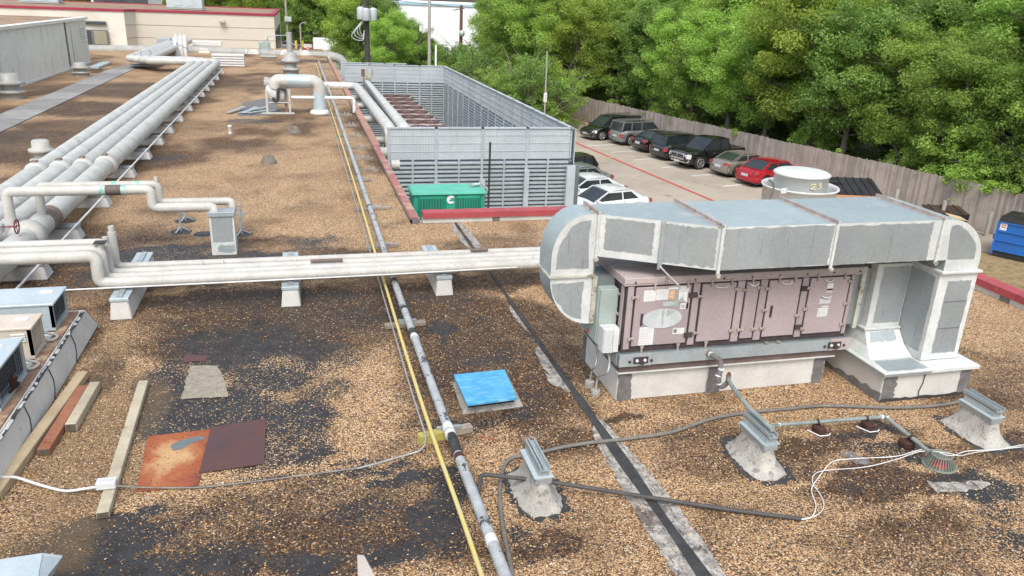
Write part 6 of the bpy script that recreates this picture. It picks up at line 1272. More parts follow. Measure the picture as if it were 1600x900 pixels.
tp_, a = pole('dark utility pole with pale transformers above the enclosure', (572, 573), 0, 62, .20, 'pole_black', 7.5)
for i, (dx, dz) in enumerate(((-.42, 0), (.48, -.05), (-.05, -.08))):
    p = PY(572, 20, 62); c_ = Vector((p.x+dx, 61.6 if i != 2 else 61.4, p.z+dz)); MB().lathe((c_.x, c_.y, c_.z-.45), [(.26, 0), (.28, .05), (.28, .75), (.26, .8), (.12, .88), (.0, .89)], 16).build('transformer', 'transformer', tp_)
    MB().cyl((c_.x-.1, c_.y, c_.z+.4), (c_.x-.1, c_.y, c_.z+.65), .03, 6).build('bushing', 'brown_channel', tp_)
p = PY(572, 45, 62)
for i in range(4): MB().tube(smooth_path([(p.x-.1, 61.6, p.z+.8), (p.x-.5-.2*i, 61.5, p.z+.1-.2*i), (p.x-.3, 61.6, p.z-.5-.1*i), (p.x-.15, 61.7, p.z-.1)]), .03, 5).build('cable', 'screen_panel', tp_)
t, a = pole('pale grey utility pole behind the enclosure corner', (671, 676), 0, 70, .13, 'pole_grey', 7); p = PY(676, 70, 70); MB().cyl((p.x+.25, 69.8, GROUND), (p.x+.25, 69.8, p.z), .09, 8).build('riser_conduit', 'white_wall', t)
p = PY(668, 45, 70); MB().cyl((p.x-.6, 69.8, p.z-.2), (p.x-.6, 69.8, p.z+.25), .12, 8).build('insulator', 'white_wall', t); MB().cyl((p.x-.6, 69.8, p.z), (p.x+.1, 69.8, p.z-.05), .03, 5).build('arm', 'pole_grey', t)
t, a = pole('brown wooden utility pole before the right-hand woods', (721, 726), 8, 88, .19, 'pole_brown'); p = PY(725, 53, 88); MB().lathe((p.x-.3, 87.7, p.z-.3), [(.0, 0), (.3, .1), (.3, .6), (0, .7)], 10).build('transformer', 'transformer', t); MB().cyl((PY(708, 16, 88).x, 87.9, PY(708, 16, 88).z), (a.x+.3, 87.9, a.z-.3), .05, 5).build('arm', 'pole_brown', t)
p0 = PY(726, 62, 88)
tag(MB().tube([p0, PY(750, 90, 80), PY(800, 150, 66)], .025, 5).build('guy_wire', 'galv_dark'), 'thin guy wire slanting down from the brown pole', 'wire')
tag(MB().tube([PY(640, -2, 140-10) if False else PY(560, -6, 64), PY(721, 12, 88)], .03, 5).build('power_line', 'galv_dark'), 'overhead wire between the transformer pole and the brown pole', 'wire')
t, a = pole('thin grey light pole rising between far trees left of the red car', (446, 450), 0, 88, .12, 'pole_grey', 7); p = PY(450, 30, 88); MB().box(p.x-.35, 87.6, p.z-.25, p.x+.35, 88, p.z+.25).build('lamp_box', 'transformer', t, bevel=.05)
t, a = pole('short pale lamp post beside the far red car', (469, 470), 38, 100, .10, 'pole_grey'); MB().tube([(a.x, 100, a.z), (a.x+.3, 99.9, a.z+.2), (a.x+.7, 99.9, a.z+.15)], .07, 6).build('lamp_arm', 'pole_grey', t)
b_ = PY(851, 175, 58); a = PY(855, 80, 58); t = thing('sign_post', 'thin tall pole with a small white sign by the wood edge', 'sign post', (b_.x, 58, GROUND)); MB().tube([(b_.x+.02, 58, GROUND), (a.x, 58, a.z)], .06, 8).build('post', 'pole_grey', t); p = PY(851.5, 152, 58); MB().box(p.x-.13, 57.9, p.z-.35, p.x+.13, 57.93, p.z+.35).build('sign', 'white_label', t); MB().box(p.x-.05, 57.888, p.z-.2, p.x+.05, 57.899, p.z+.2).build('print', 'print_grey', t)
# ---------------------------------------------------------------- dumpsters
Q = Vector((-.235, 1, 0)).normalized(); QN = Vector((1, .235, 0)).normalized()
def ubox(mb, o, u, v, du, dv, z0, z1, tu=0, tv=0):
    a = [o+u*x+v*y+Vector((0, 0, z0)) for x, y in ((0, 0), (du, 0), (du, dv), (0, dv))]; b = [o+u*x+v*y+Vector((0, 0, z1)) for x, y in ((-tu, -tv), (du+tu, -tv), (du+tu, dv+tv), (-tu, dv+tv))]; return mb.hexa(a, b)
o = PZ(1546, 399, GROUND); o.z = 0; u = (PZ(1600, 411, GROUND)-PZ(1546, 399, GROUND)); u.z = 0; u.normalize(); v = Vector((-u.y, u.x, 0))
zt = PX(1562, 338, (o+v*.0).x).z; zt = -3.45
t = thing('dumpster', 'bright blue steel dumpster with white notice at the right edge', 'dumpster', (o.x, o.y, GROUND))
ubox(MB(), o, u, v, 3.2, 1.7, GROUND+.28, zt, 0, .0).build('body', 'dumpster_blue', t); ubox(MB(), o+u*.02, u, v, 3.16, 1.66, GROUND+.04, GROUND+.279).build('skid', 'car_trim', t)
for z in (.28, .72, 1.12, 1.5): ubox(MB(), o-v*.045, u, v, 3.2, .044, GROUND+z, GROUND+z+.05).build('rib', 'dumpster_blue', t)
for x in (.0, 3.12): ubox(MB(), o-v*.05+u*x, u, v, .08, .05, GROUND+.1, zt).build('corner_rib', 'dumpster_blue', t)
ubox(MB(), o-v*.02+u*.04, u, v, 3.1, 1.7, zt+.003, zt+.22, -.02, -.05).build('lid', 'black_lid', t); ubox(MB(), o-v*.01+u*.12, u, v, .26, .008, zt-.36, zt-.06).build('notice', 'white_label', t); ubox(MB(), o-v*.014+u*.16, u, v, .18, .004, zt-.24, zt-.2).build('print', 'red_print', t); ubox(MB(), o-v*.014+u*.16, u, v, .18, .004, zt-.16, zt-.12).build('print', 'red_print', t)
ubox(MB(), o-u*.12+v*.3, u, v, .12, .4, GROUND+.7, GROUND+.9).build('lift_pocket', 'black_lid', t)
def lidbin(label, px, py, Y, mat, lid, w_, d_, ztop, ribs, tilt=.25, ang=.2):
    c = PY(px, py, Y); u = Vector((math.cos(ang), math.sin(-ang), 0)); v = Vector((-u.y, u.x, 0)); o = Vector((c.x, c.y, 0))-u*w_/2
    t = thing('dumpster', label, 'dumpster', (c.x, c.y, GROUND)); z0 = c.z-tilt/2
    ubox(MB(), o, u, v, w_, d_, GROUND+.1, z0-.02).build('body', mat, t)
    q0 = [o+Vector((0, 0, z0)), o+u*w_+Vector((0, 0, z0)), o+u*w_+v*d_+Vector((0, 0, z0+tilt)), o+v*d_+Vector((0, 0, z0+tilt))]
    l_ = MB().hexa(q0, [p+Vector((0, 0, .04)) for p in q0]).build('lid', lid, t)
    for i in range(ribs):
        f = (i+.5)/ribs; a = q0[0].lerp(q0[1], f)+Vector((0, 0, .06)); b = q0[3].lerp(q0[2], f)+Vector((0, 0, .06)); MB().beam(a, b, .06, .05).build('rib', lid, l_)
    ubox(MB(), o+u*(w_)+v*.0, u, v, .06, d_, z0-.25, z0+.05).build('side_arm', mat, t)
    return t
lidbin('rust-orange dumpster with ribbed black lid behind the duct end', 1344, 297, 31.5, 'dumpster_rust', 'black_lid', 2.3, 1.5, 0, 6, .5, .25)
lidbin('dark bin with a brown lid against the board fence', 1484, 332, 29.2, 'black_lid', 'brown_lid', 1.8, .9, 0, 3, .18, .25)
a = PY(1487, 341, 28.4); k = MB().hexa([a, a+Vector((.75, -.15, -.12)), a+Vector((.95, .5, -.1)), a+Vector((.2, .65, .06))], [p+Vector((0, 0, .03)) for p in (a, a+Vector((.75, -.15, -.12)), a+Vector((.95, .5, -.1)), a+Vector((.2, .65, .06)))]); k.box(a.x+.05, a.y+.1, GROUND, a.x+.8, a.y+.5, a.z-.14); tag(k.build('cardboard_box', 'card'), 'flattened tan cardboard box in front of the dark bin', 'cardboard box')
a = PY(1301, 285, 32.5); tag(MB().box(a.x-.45, 32.4, GROUND, a.x+.35, 33.1, a.z+.1).build('black_bin', 'black_lid', bevel=.06), 'black bin peeking out right of the white exhaust fan', 'bin')
# ---------------------------------------------------------------- cars
def car(label, cat, paint, kind, L=4.8, W=1.85, Hh=1.45, trim=None, nose_light='headlight', glass='car_glass', name='parked_car'):
    t = thing(name, label, cat, (0, 0, 0)); P = dict(
      sedan=dict(belt=[(0, .82), (.05, .98), (.16, 1.01), (.30, 1.0), (.62, .97), (.72, .92), (.88, .80), (.97, .68), (1, .55)], gh=(.10, .26, .52, .70), wb=(.20, .80), R=.33),
      hatch=dict(belt=[(0, .75), (.03, .95), (.12, 1.02), (.3, 1.0), (.64, .97), (.74, .92), (.9, .80), (.97, .66), (1, .55)], gh=(.015, .10, .54, .72), wb=(.17, .80), R=.33),
      suv=dict(belt=[(0, .75), (.02, 1.05), (.1, 1.10), (.35, 1.08), (.68, 1.05), (.76, 1.02), (.92, .93), (.98, .8), (1, .6)], gh=(.012, .06, .58, .735), wb=(.18, .80), R=.37),
      van=dict(belt=[(0, .75), (.02, 1.0), (.1, 1.05), (.35, 1.05), (.74, 1.02), (.80, .98), (.93, .85), (.98, .72), (1, .55)], gh=(.012, .05, .62, .82), wb=(.17, .81), R=.35),
      pickup=dict(belt=[(0, 1.0), (.01, 1.18), (.1, 1.20), (.36, 1.20), (.37, 1.20), (.72, 1.18), (.80, 1.15), (.95, 1.08), (.985, 1.0), (1, .7)], gh=(.36, .385, .62, .76), wb=(.17, .80), R=.42))[kind]
    bt = P['belt']; zr = Hh; gc = .22 if kind != 'pickup' else .42; R_ = P['R']; hw = W/2
    def belt(u):
        for (a, za), (b, zb) in zip(bt, bt[1:]):
            if a <= u <= b: return za+(zb-za)*(u-a)/max(1e-6, b-a)
        return bt[-1][1]
    X = lambda u: (u-.5)*L; wx = [X(u) for u in P['wb']]; us = sorted(set([i/46 for i in range(47)]+[b[0] for b in bt])); rings = []
    for u in us:
        x = X(u); e = abs(2*u-1); wd = hw*(1-.16*e**7-.03*e**2); zt = belt(u); zb = gc+.10*(max(0, e-.9)/.1)
        for w_ in wx:
            if abs(x-w_) < R_*1.13: zb = max(zb, R_+math.sqrt((R_*1.13)**2-(x-w_)**2))
        h = zt-zb; zb = min(zb, zt-.12); h = zt-zb
        half = [(wd*.90, zb), (wd*.985, zb+h*.28), (wd, zb+h*.55), (wd*.975, zb+h*.82), (wd*.90, zt-.025), (wd*.70, zt+.004), (0, zt+.02)]
        rings.append([(x, -a, z) for a, z in half]+[(x, a, z) for a, z in half[-2::-1]])
    m = len(rings[0]); v = [p for r in rings for p in r]; f = [(i*m+k, i*m+k+1, (i+1)*m+k+1, (i+1)*m+k) for i in range(len(rings)-1) for k in range(m-1)]
    f += [tuple(range(m))[::-1], tuple((len(rings)-1)*m+k for k in range(m))]
    MB().add(v, f, True).build('body', paint, t)
    k = MB(); k.box(X(.04), -hw*.86, gc*.8, X(.96), hw*.86, .62); k.build('underbody', 'car_trim', t)
    # greenhouse
    g0, g1, g2, g3 = [X(u) for u in P['gh']]; zb0 = belt(P['gh'][0]+.01)-.01; zb3 = belt(P['gh'][3])-.01; wb_, wr = hw*.90, hw*.75; zz = zr-.05
    bl = [(g0, -wb_*.93, zb0), (g3, -wb_*.92, zb3), (g3, wb_*.92, zb3), (g0, wb_*.93, zb0)]; tl = [(g1, -wr, zz), (g2, -wr, zz), (g2, wr, zz), (g1, wr, zz)]
    mid_ = (g1+g2)/2; zm = belt((mid_/L)+.5)-.01
    MB().hexa(bl, tl).build('windows', glass, t)
    rf = MB(); n = 6; vs = []
    for i in range(n+1):
        x = g1-.03+(g2-g1+.06)*i/n; d = .03*math.sin(math.pi*i/n)
        for j in range(5): y = -wr-.02+(2*wr+.04)*j/4; vs.append((x, y, zz+.005+d+.03*math.sin(math.pi*j/4)))
    b0 = len(vs); rf.add(vs, [(i*5+j, (i+1)*5+j, (i+1)*5+j+1, i*5+j+1) for i in range(n) for j in range(4)], True); rf.box(g1-.03, -wr-.022, zz-.075, g2+.03, wr+.022, zz+.006); rf.build('roof', paint, t)
    class _P:
        def beam(s, *a): MB().beam(*a).build('pillar', paint, t)
    pl_ = _P()
    for sgn in (-1, 1):
        for (bx, bz, by, tx) in ((g0, zb0, wb_*.93, g1), (g3, zb3, wb_*.92, g2)): pl_.beam((bx, sgn*by, bz), (tx, sgn*wr, zz), .055, .05)
        pos = {'sedan': (.42,), 'hatch': (.3, .62), 'suv': (.27, .63), 'van': (.30, .66), 'pickup': (.5,)}[kind]
        for f_ in pos:
            tx = g1+(g2-g1)*f_; yb_ = wb_*.925; pl_.beam((tx-.03, sgn*(yb_+.003), zm), (tx, sgn*(wr+.003), zz), .05, .07)
        if kind in ('sedan', 'hatch'):
            q = [(g0+.02, sgn*wb_*.935, zb0), (g0+.34, sgn*wb_*.935, zb0), (g1+.10, sgn*(wr+.004), zz), (g1-.02, sgn*(wr+.004), zz)]
            MB().add([(a, b-sgn*.01, c) for a, b, c in q]+[(a, b+sgn*.012, c) for a, b, c in q], [(0, 1, 2, 3), (7, 6, 5, 4), (0, 4, 5, 1), (1, 5, 6, 2), (2, 6, 7, 3), (3, 7, 4, 0)]).build('rear_quarter', paint, t)
    if kind in ('suv', 'van'):
        k = MB()
        for sgn in (-1, 1): k.tube([(g1+.1, sgn*wr*.9, zz+.07), (g2-.2, sgn*wr*.9, zz+.08)], .018, 6)
        k.build('roof_rails', 'car_trim', t)
    for w_ in wx:
        for sgn in (-1, 1):
            y = sgn*(hw-.12); wh = MB(); wh.tube([(w_, y-.11*sgn, R_), (w_, y+.085*sgn, R_)], R_*.97, 22); wh.tube([(w_, y+.085*sgn, R_), (w_, y+.11*sgn, R_)], [R_*.97, R_*.9], 22); wo_ = wh.build('wheel', 'tyre', t)
            k = MB(); yo = y+sgn*.112
            k.tube([(w_+R_*.64*math.cos(a), yo, R_+R_*.64*math.sin(a)) for a in [2*math.pi*i/18 for i in range(19)]], .022, 5, False)
            for i in range(5): a = i*1.2566+.3; k.beam((w_, yo, R_), (w_+R_*.62*math.cos(a), yo, R_+R_*.62*math.sin(a)), .02, .075, up=(0, 1, 0)) if False else k.beam((w_, yo, R_), (w_+R_*.62*math.cos(a), yo, R_+R_*.62*math.sin(a)), .075, .02, up=(0, 1, 0))
            k.cyl((w_, yo-.02*sgn, R_), (w_, yo+.012*sgn, R_), .07, 10); k.build('rim', 'rim', wo_)
    xf, xr = X(1), X(0); zf = belt(.97); zr_ = belt(.01)
    for sgn in (-1, 1):
        s2 = sgn*hw
        if kind == 'pickup':
            MB().hexa([(xf-.30, s2*.80, zf-.34), (xf-.02, s2*.62, zf-.34), (xf-.02, s2*.86, zf-.32), (xf-.30, s2*.985, zf-.34)], [(xf-.32, s2*.80, zf-.06), (xf-.06, s2*.62, zf-.08), (xf-.07, s2*.86, zf-.08), (xf-.32, s2*.98, zf-.07)]).build('headlight', 'headlight', t)
        else:
            MB().hexa([(xf-.42, s2*.86, zf-.17), (xf-.055, s2*.58, zf-.20), (xf-.075, s2*.80, zf-.20), (xf-.42, s2*.985, zf-.17)], [(xf-.45, s2*.80, zf+.02), (xf-.12, s2*.60, zf-.05), (xf-.14, s2*.80, zf-.04), (xf-.45, s2*.96, zf+.02)]).build('headlight', nose_light, t)
        th = .22 if kind in ('suv', 'van', 'pickup') else .13; tz = zr_-.04 if kind != 'sedan' else .90
        MB().hexa([(xr-.012, s2*.52 if kind == 'sedan' else s2*.70, tz-th), (xr-.006, s2*.86, tz-th), (xr+.20, s2*.985, tz-th+.02), (xr+.20, s2*.80, tz-th+.02)], [(xr+.0, s2*.52 if kind == 'sedan' else s2*.70, tz), (xr+.01, s2*.85, tz), (xr+.20, s2*.965, tz+.01), (xr+.20, s2*.80, tz+.01)]).build('taillight', 'taillight', t)
        MB().box(g3-.22, s2*.93, zb3+.03, g3-.08, s2*.93+sgn*.20, zb3+.15).build('mirror', paint, t, bevel=.02)
        for u in ((.40, .56) if kind != 'pickup' else (.46, .6)): MB().box(X(u), s2*.99, belt(u)-.20, X(u)+.16, s2*.99+sgn*.02, belt(u)-.17).build('door_handle', 'chrome' if kind == 'pickup' else paint, t)
        for u in ((.36, .52, .67) if kind != 'pickup' else (.37, .52, .66)): MB().box(X(u)-.006, s2*.985, gc+.18, X(u)+.006, s2*1.003, belt(u)-.05).build('door_seam', 'car_trim', t)
    MB().box(xr-.02, -.26, .60 if kind != 'sedan' else .58, xr-.008, .26, .73).build('plate', 'plate', t); MB().box(xf+.004, -.26, .42, xf+.016, .26, .54).build('plate', 'plate', t)
    bm_ = trim or paint
    bf = MB(); bf.hexa([(xf-.25, -hw*.90, gc), (xf-.02, -hw*.62, gc), (xf-.02, hw*.62, gc), (xf-.25, hw*.90, gc)], [(xf-.25, -hw*.93, gc+.32), (xf+.012, -hw*.66, gc+.30), (xf+.012, hw*.66, gc+.30), (xf-.25, hw*.93, gc+.32)]); bf.build('front_bumper', 'chrome' if kind == 'pickup' else bm_, t, bevel=.03)
    bf = MB(); bf.hexa([(xr+.25, -hw*.90, gc+.06), (xr+.02, -hw*.66, gc+.06), (xr+.02, hw*.66, gc+.06), (xr+.25, hw*.90, gc+.06)], [(xr+.25, -hw*.95, gc+.34), (xr-.02, -hw*.74, gc+.34), (xr-.02, hw*.74, gc+.34), (xr+.25, hw*.95, gc+.34)]); bf.build('rear_bumper', bm_, t, bevel=.03)
    if kind == 'pickup':
        gr = MB().box(xf-.06, -.62, gc+.34, xf+.03, .62, zf-.02).build('grille', 'chrome', t, bevel=.03)
        for sy in (-1, 1):
            for z0, z1 in ((gc+.38, gc+.50), (gc+.53, gc+.66) if zf-.06 > gc+.66 else (gc+.53, zf-.06)): MB().box(xf+.031, sy*.04 if sy > 0 else -.56, z0, xf+.036, .56 if sy > 0 else -.04, z1).build('grille_opening', 'car_trim', gr)
        MB().box(X(.02), -hw*.78, 1.19, X(.355), hw*.78, 1.228).build('bed_opening', 'car_trim', t); k = MB()
        for sgn in (-1, 1): k.box(X(.015), sgn*hw*.80, 1.18, X(.36), sgn*hw*.93, 1.245)
        k.box(X(.0)+.01, -hw*.9, 1.15, X(.02), hw*.9, 1.245); k.build('bed_rails', paint, t)
        MB().box(X(.56), -hw-.004, .78, X(.64)+.1, -hw+.006, 1.06).build('door_sign', 'white_label', t); MB().box(X(.56)+.06, -hw-.006, .84, X(.64)+.04, -hw-.0041, .87).build('print', 'print_grey', t)
        k = MB()
        for sgn in (-1, 1): k.box(X(.30), sgn*hw*.9, .38, X(.68), sgn*(hw+.04), .43)
        k.build('running_board', 'chrome', t)
    else: MB().box(xf-.03, -.42, gc+.32, xf+.0165, .42, gc+.46).build('grille', 'car_trim', t, bevel=.01)
    return t
def park(t, rearmid, heading, L):   # rearmid: lane-side end centre; heading: angle of car x axis; nose_in: nose away from the lane
    p, nose_in = rearmid; d = Vector((math.cos(heading), math.sin(heading), 0)); c = Vector((p[0], p[1], 0))+d*(L/2); t.location = (c.x, c.y, GROUND+.005); t.rotation_euler = (0, 0, heading if nose_in else heading+math.pi)
hd = math.atan2(.235, 1)
park(car('black minivan with grey lower bumper, farthest back along the board fence', 'minivan', 'car_black', 'van', 4.9, 1.95, 1.75, 'bumper_grey'), ((20.75, 56.4), False), hd, 4.9)
park(car('silver sport utility wagon parked nose to the fence beside the black minivan', 'suv', 'car_silver', 'suv', 4.8, 1.85, 1.75, 'bumper_grey'), ((22.2, 54.1), True), hd, 4.8)
park(car('black sedan with pale tail lights parked right of the silver wagon', 'sedan', 'car_black', 'sedan', 4.8, 1.82, 1.43), ((22.75, 51.15), True), hd, 4.8)
park(car('dark grey sport utility car between the black sedan and the black pickup', 'suv', 'car_dgrey', 'suv', 4.7, 1.88, 1.68), ((22.9, 48.3), True), hd, 4.7)
park(car('black pickup truck with chrome grille and white door sign', 'pickup truck', 'car_black', 'pickup', 5.6, 2.0, 1.9, name='pickup_truck'), ((23.05, 45.5), False), hd, 5.6)
park(car('champagne silver coupe between the black pickup and the red sedan', 'sedan', 'car_champagne', 'sedan', 4.6, 1.8, 1.40), ((24.5, 42.9), True), hd, 4.6)
park(car('bright red sedan parked beside the champagne coupe', 'sedan', 'car_red', 'sedan', 4.8, 1.85, 1.48), ((24.8, 40.25), True), hd, 4.8)
hd2 = hd
def park2(t, c, head): t.location = (c[0], c[1], GROUND+.005); t.rotation_euler = (0, 0, head)
park2(car('white sedan nearest the duct, between enclosure and lot lane', 'sedan', 'car_white', 'sedan', 4.8, 1.85, 1.45, glass='car_glass'), (13.7, 34.3), hd+math.pi)
park2(car('second white sedan just behind the nearest white one', 'sedan', 'car_white', 'sedan', 4.7, 1.85, 1.45), (13.6, 37.0), hd+math.pi)
park2(car('grey sedan behind the two white sedans by the enclosure', 'sedan', 'car_silver', 'sedan', 4.7, 1.85, 1.45), (13.9, 39.7), hd+math.pi)
park2(car('black hatchback farthest of the cars by the enclosure', 'hatchback', 'car_black', 'hatch', 4.4, 1.8, 1.5), (14.2, 42.3), hd+math.pi)
p = PZ(480, 80, GROUND)
park2(car('small red car far off beyond the end of the roof', 'car', 'car_red', 'hatch', 4.2, 1.8, 1.5, glass='car_glass_pale'), (PY(481, 79, 147).x, 147), math.pi/2)
PM('road_grey', (.16, .15, .14), (.13, .125, .12), .4, .9, 0, .2, 8)
for i, (px, lb, pt_, kd) in enumerate(((444, 'silver car far off beside the cream building corner', 'car_silver', 'suv'), (455, 'pale blue-grey car far off behind the silver one', 'car_silver', 'sedan'))):
    park2(car(lb, 'car', pt_, kd, 4.6, 1.8, 1.6), (PY(px, 77, 150+i*3).x, 150+i*3), .3)
tk = thing('white_truck', 'white box truck far off right of the small red car', 'truck', (0, 0, 0)); MB().box(-2.4, -1.1, .5, 1.6, 1.1, 2.6).build('cargo_body', 'car_white', tk, bevel=.2); MB().hexa([(1.6, -1, .5), (3.0, -1, .5), (3.0, 1, .5), (1.6, 1, .5)], [(1.6, -.95, 2.3), (2.2, -.9, 2.2), (2.2, .9, 2.2), (1.6, .95, 2.3)]).build('cab', 'car_white', tk, bevel=.08)
MB().hexa([(2.25, -.85, 1.5), (2.72, -.85, 1.5), (2.72, .85, 1.5), (2.25, .85, 1.5)], [(2.1, -.8, 2.12), (2.26, -.8, 2.12), (2.26, .8, 2.12), (2.1, .8, 2.12)]).build('windscreen', 'car_glass', tk)
MB().box(1.75, -1.01, 1.35, 2.4, -.96, 2.0).build('side_window', 'car_glass', tk)
for x in (-1.4, 2.2):
    for s_ in (-1, 1): MB().cyl((x, s_*.85, .42), (x, s_*1.08, .42), .42, 14).build('wheel', 'tyre', tk)
park2(tk, (PY(512, 79, 144).x, 144), 0)
for px in (463, 473): p = PY(px, 78, 146); tag(MB().cyl((p.x, 146, GROUND), (p.x, 146, GROUND+1.9), .2, 10).build('bollard', 'yellow_paint'), 'yellow bollard far off, %s of the lamp post' % ('left' if px < 470 else 'right'), 'bollard')
# ---------------------------------------------------------------- trees
def leaf_cloud(centers, radii, n_per, size, flat=.75, seed=1):
    r = np.random.default_rng(seed); tot = int(sum(n_per)); C_ = np.repeat(np.arange(len(centers)), n_per); c = np.array(centers)[C_]; rad = np.array(radii)[C_][:, None]
    d = r.normal(size=(tot, 3)); d /= np.linalg.norm(d, axis=1)[:, None]; rr = r.random(tot)**(.42); p = c+d*rad*rr[:, None]*np.array([1, 1, flat])
    nrm = d*.6+r.normal(size=(tot, 3))*.65+np.array([0, 0, .9]); nrm /= np.linalg.norm(nrm, axis=1)[:, None]
    a = np.cross(nrm, r.normal(size=(tot, 3))); a /= np.linalg.norm(a, axis=1)[:, None]; b = np.cross(nrm, a); s = (size*r.uniform(.55, 1.25, tot))[:, None]
    V = np.stack([p-a*s, p-b*s*.45+a*s*.05, p+a*s, p+b*s*.45+a*s*.05], 1); tint = np.clip(r.random(len(centers))[C_]*.62+r.random(tot)*.38, 0, 1)
    A = np.ones((tot, 4, 4)); A[:, :, 0] = tint[:, None]; F = np.arange(tot*4).reshape(-1, 4); return V.reshape(-1, 3), F, A.reshape(-1, 4)
def tree_proto(seed, h, cr, nb, leaf, size, mat, leaves=150, low=.22, bark='bark'):
    rd = random.Random(seed); t = thing('tree', 'tree', 'tree', (0, 0, 0)); tr = MB(); lean = Vector((rd.uniform(-.08, .08), rd.uniform(-.08, .08), 1)); tp = []
    nseg = 8
    for i in range(nseg+1): f = i/nseg; tp.append(Vector((lean.x*h*.8*f+.15*math.sin(f*5+seed), lean.y*h*.8*f+.15*math.cos(f*4+seed)-.15, h*.86*f)))
    tr.tube(tp, [.03+h*.019*(1-i/nseg)**.8 for i in range(nseg+1)], 8); cs = []; rs = []
    for b in range(nb):
        f = low+(1-low)*(b+rd.random())/nb; k = min(nseg-1, int(f*nseg)); base = tp[k].lerp(tp[k+1], f*nseg-k); a = b*2.4+rd.uniform(-.5, .5)
        prof = math.sin(math.pi*min(1, max(.12, (1-f)*.95+.12)))**.7; out = cr*prof*rd.uniform(.65, 1.1); up = rd.uniform(.1, .5)*out+.2
        end = base+Vector((math.cos(a)*out, math.sin(a)*out, up)); md = base.lerp(end, .5)+Vector((rd.uniform(-.3, .3), rd.uniform(-.3, .3), rd.uniform(-.1, .35)))
        tr.tube([base, md, end], [.012+h*.006*(1-f), .012+h*.003*(1-f), .012], 5, False)
        for j in range(rd.randint(2, 4)):
            q = md.lerp(end, rd.random())+Vector((rd.uniform(-.9, .9), rd.uniform(-.9, .9), rd.uniform(-.5, .55))); tr.tube([md, q], [.02, .008], 4, False); cs.append(tuple(q)); rs.append(rd.uniform(.40, .95)*cr/3.4)
        cs.append(tuple(end)); rs.append(rd.uniform(.5, 1.05)*cr/3.2)
    cs.append(tuple(tp[-1])); rs.append(cr/3.2)
    for j in range(5):      # bare pale twigs poking out of the crown
        k = rd.randint(3, nseg-1); a = rd.uniform(0, 6.28); q = tp[k]+Vector((math.cos(a)*cr*.95, math.sin(a)*cr*.95, rd.uniform(.4, 1.6))); md = tp[k].lerp(q, .6)+Vector((0, 0, .3)); tr.tube([tp[k], md, q], [.05, .03, .01], 4, False); tr.tube([md, q+Vector((rd.uniform(-.7, .7), rd.uniform(-.7, .7), .6))], [.02, .006], 4, False)
    tr.build('trunk', bark, t); npers = [int(leaves*(r_/.8)**2) for r_ in rs]; V, F, A = leaf_cloud(cs, rs, npers, size, .7, seed)
    me = np_mesh('crown', V, F, A); me.materials.append(M(mat)); o = bpy.data.objects.new('crown', me); COL.objects.link(o); o.parent = t; return t
PR = [tree_proto(11, 13, 3.6, 56, 0, .11, 'leaf_mid', 210, .28), tree_proto(12, 14, 4.0, 60, 0, .105, 'leaf_light', 210, .28), tree_proto(13, 12, 3.4, 54, 0, .115, 'leaf_dark', 210, .26), tree_proto(14, 15, 4.2, 60, 0, .11, 'leaf_yellow', 190, .28), tree_proto(15, 10, 3.0, 44, 0, .10, 'leaf_mid', 210, .14)]
SH = [tree_proto(21, 3.6, 1.7, 22, 0, .075, 'leaf_light', 420, .05), tree_proto(22, 4.6, 2.0, 24, 0, .085, 'leaf_dark', 360, .05), tree_proto(23, 3.0, 1.6, 20, 0, .07, 'leaf_mid', 420, .02)]
_used = set()
def plant(proto, loc, s, rz, label, group=None, name='tree', cat='tree'):
    if proto.name in _used: o = dup(proto)
    else: o = proto; _used.add(proto.name)
    o.location = loc; o.rotation_euler = (0, 0, rz); o.scale = (s, s, s*random.uniform(.92, 1.08)); o['label'] = label; o['category'] = cat
    if group: o['group'] = group
    elif 'group' in o: del o['group']
    return o
NEAR = ['behind the blue dumpster', 'between the blue dumpster and the dark bin, beyond the fence', 'behind the dark bin by the fence', 'behind the fence above the rust-orange dumpster', 'behind the fence beyond the white exhaust fan', 'behind the fence right of the red sedan', 'behind the fence above the red sedan', 'behind the fence above the champagne coupe', 'behind the fence above the bed of the black pickup', 'behind the fence above the pickup cab', 'behind the fence above the dark grey sport utility car', 'behind the fence above the black sedan', 'behind the fence above the silver wagon', 'behind the fence above the black minivan', 'at the far end of the board fence', 'just left of the far fence end', 'left of the thin sign pole', 'at the left tip of the right-hand woods']
kinds = ['bushy mid-green tree', 'pale green tree', 'dark green tree', 'yellowish green tree', 'low spreading green tree']
rd = random.Random(44); order = [1, 2, 0, 1, 4, 0, 1, 2, 3, 0, 1, 4, 1, 2, 0, 3, 1, 0]
for i in range(18):
    s_ = -12+i*3.35; off = rd.uniform(2.3, 3.8); p = FP(s_, off) if i < 15 else FP(s_, -.5-(i-14)*.9+1); k = order[i]
    plant(PR[k], (p.x, p.y, GROUND), rd.uniform(.72, .92), rd.uniform(0, 6), kinds[k]+' '+NEAR[i])
ANCH = [(690, 'the brown utility pole'), (790, 'the enclosure corner'), (850, 'the thin sign pole'), (890, 'the far fence end'), (940, 'the black minivan'), (975, 'the silver wagon'), (1010, 'the black sedan'), (1045, 'the dark grey car'), (1090, 'the pickup cab'), (1140, 'the champagne coupe'), (1185, 'the red sedan'), (1250, 'the white exhaust fan'), (1330, 'the rust-orange dumpster'), (1410, 'the right half of the duct'), (1485, 'the dark brown-lidded bin'), (1540, 'the duct elbow'), (1620, 'the blue dumpster')]
SEEN = {}
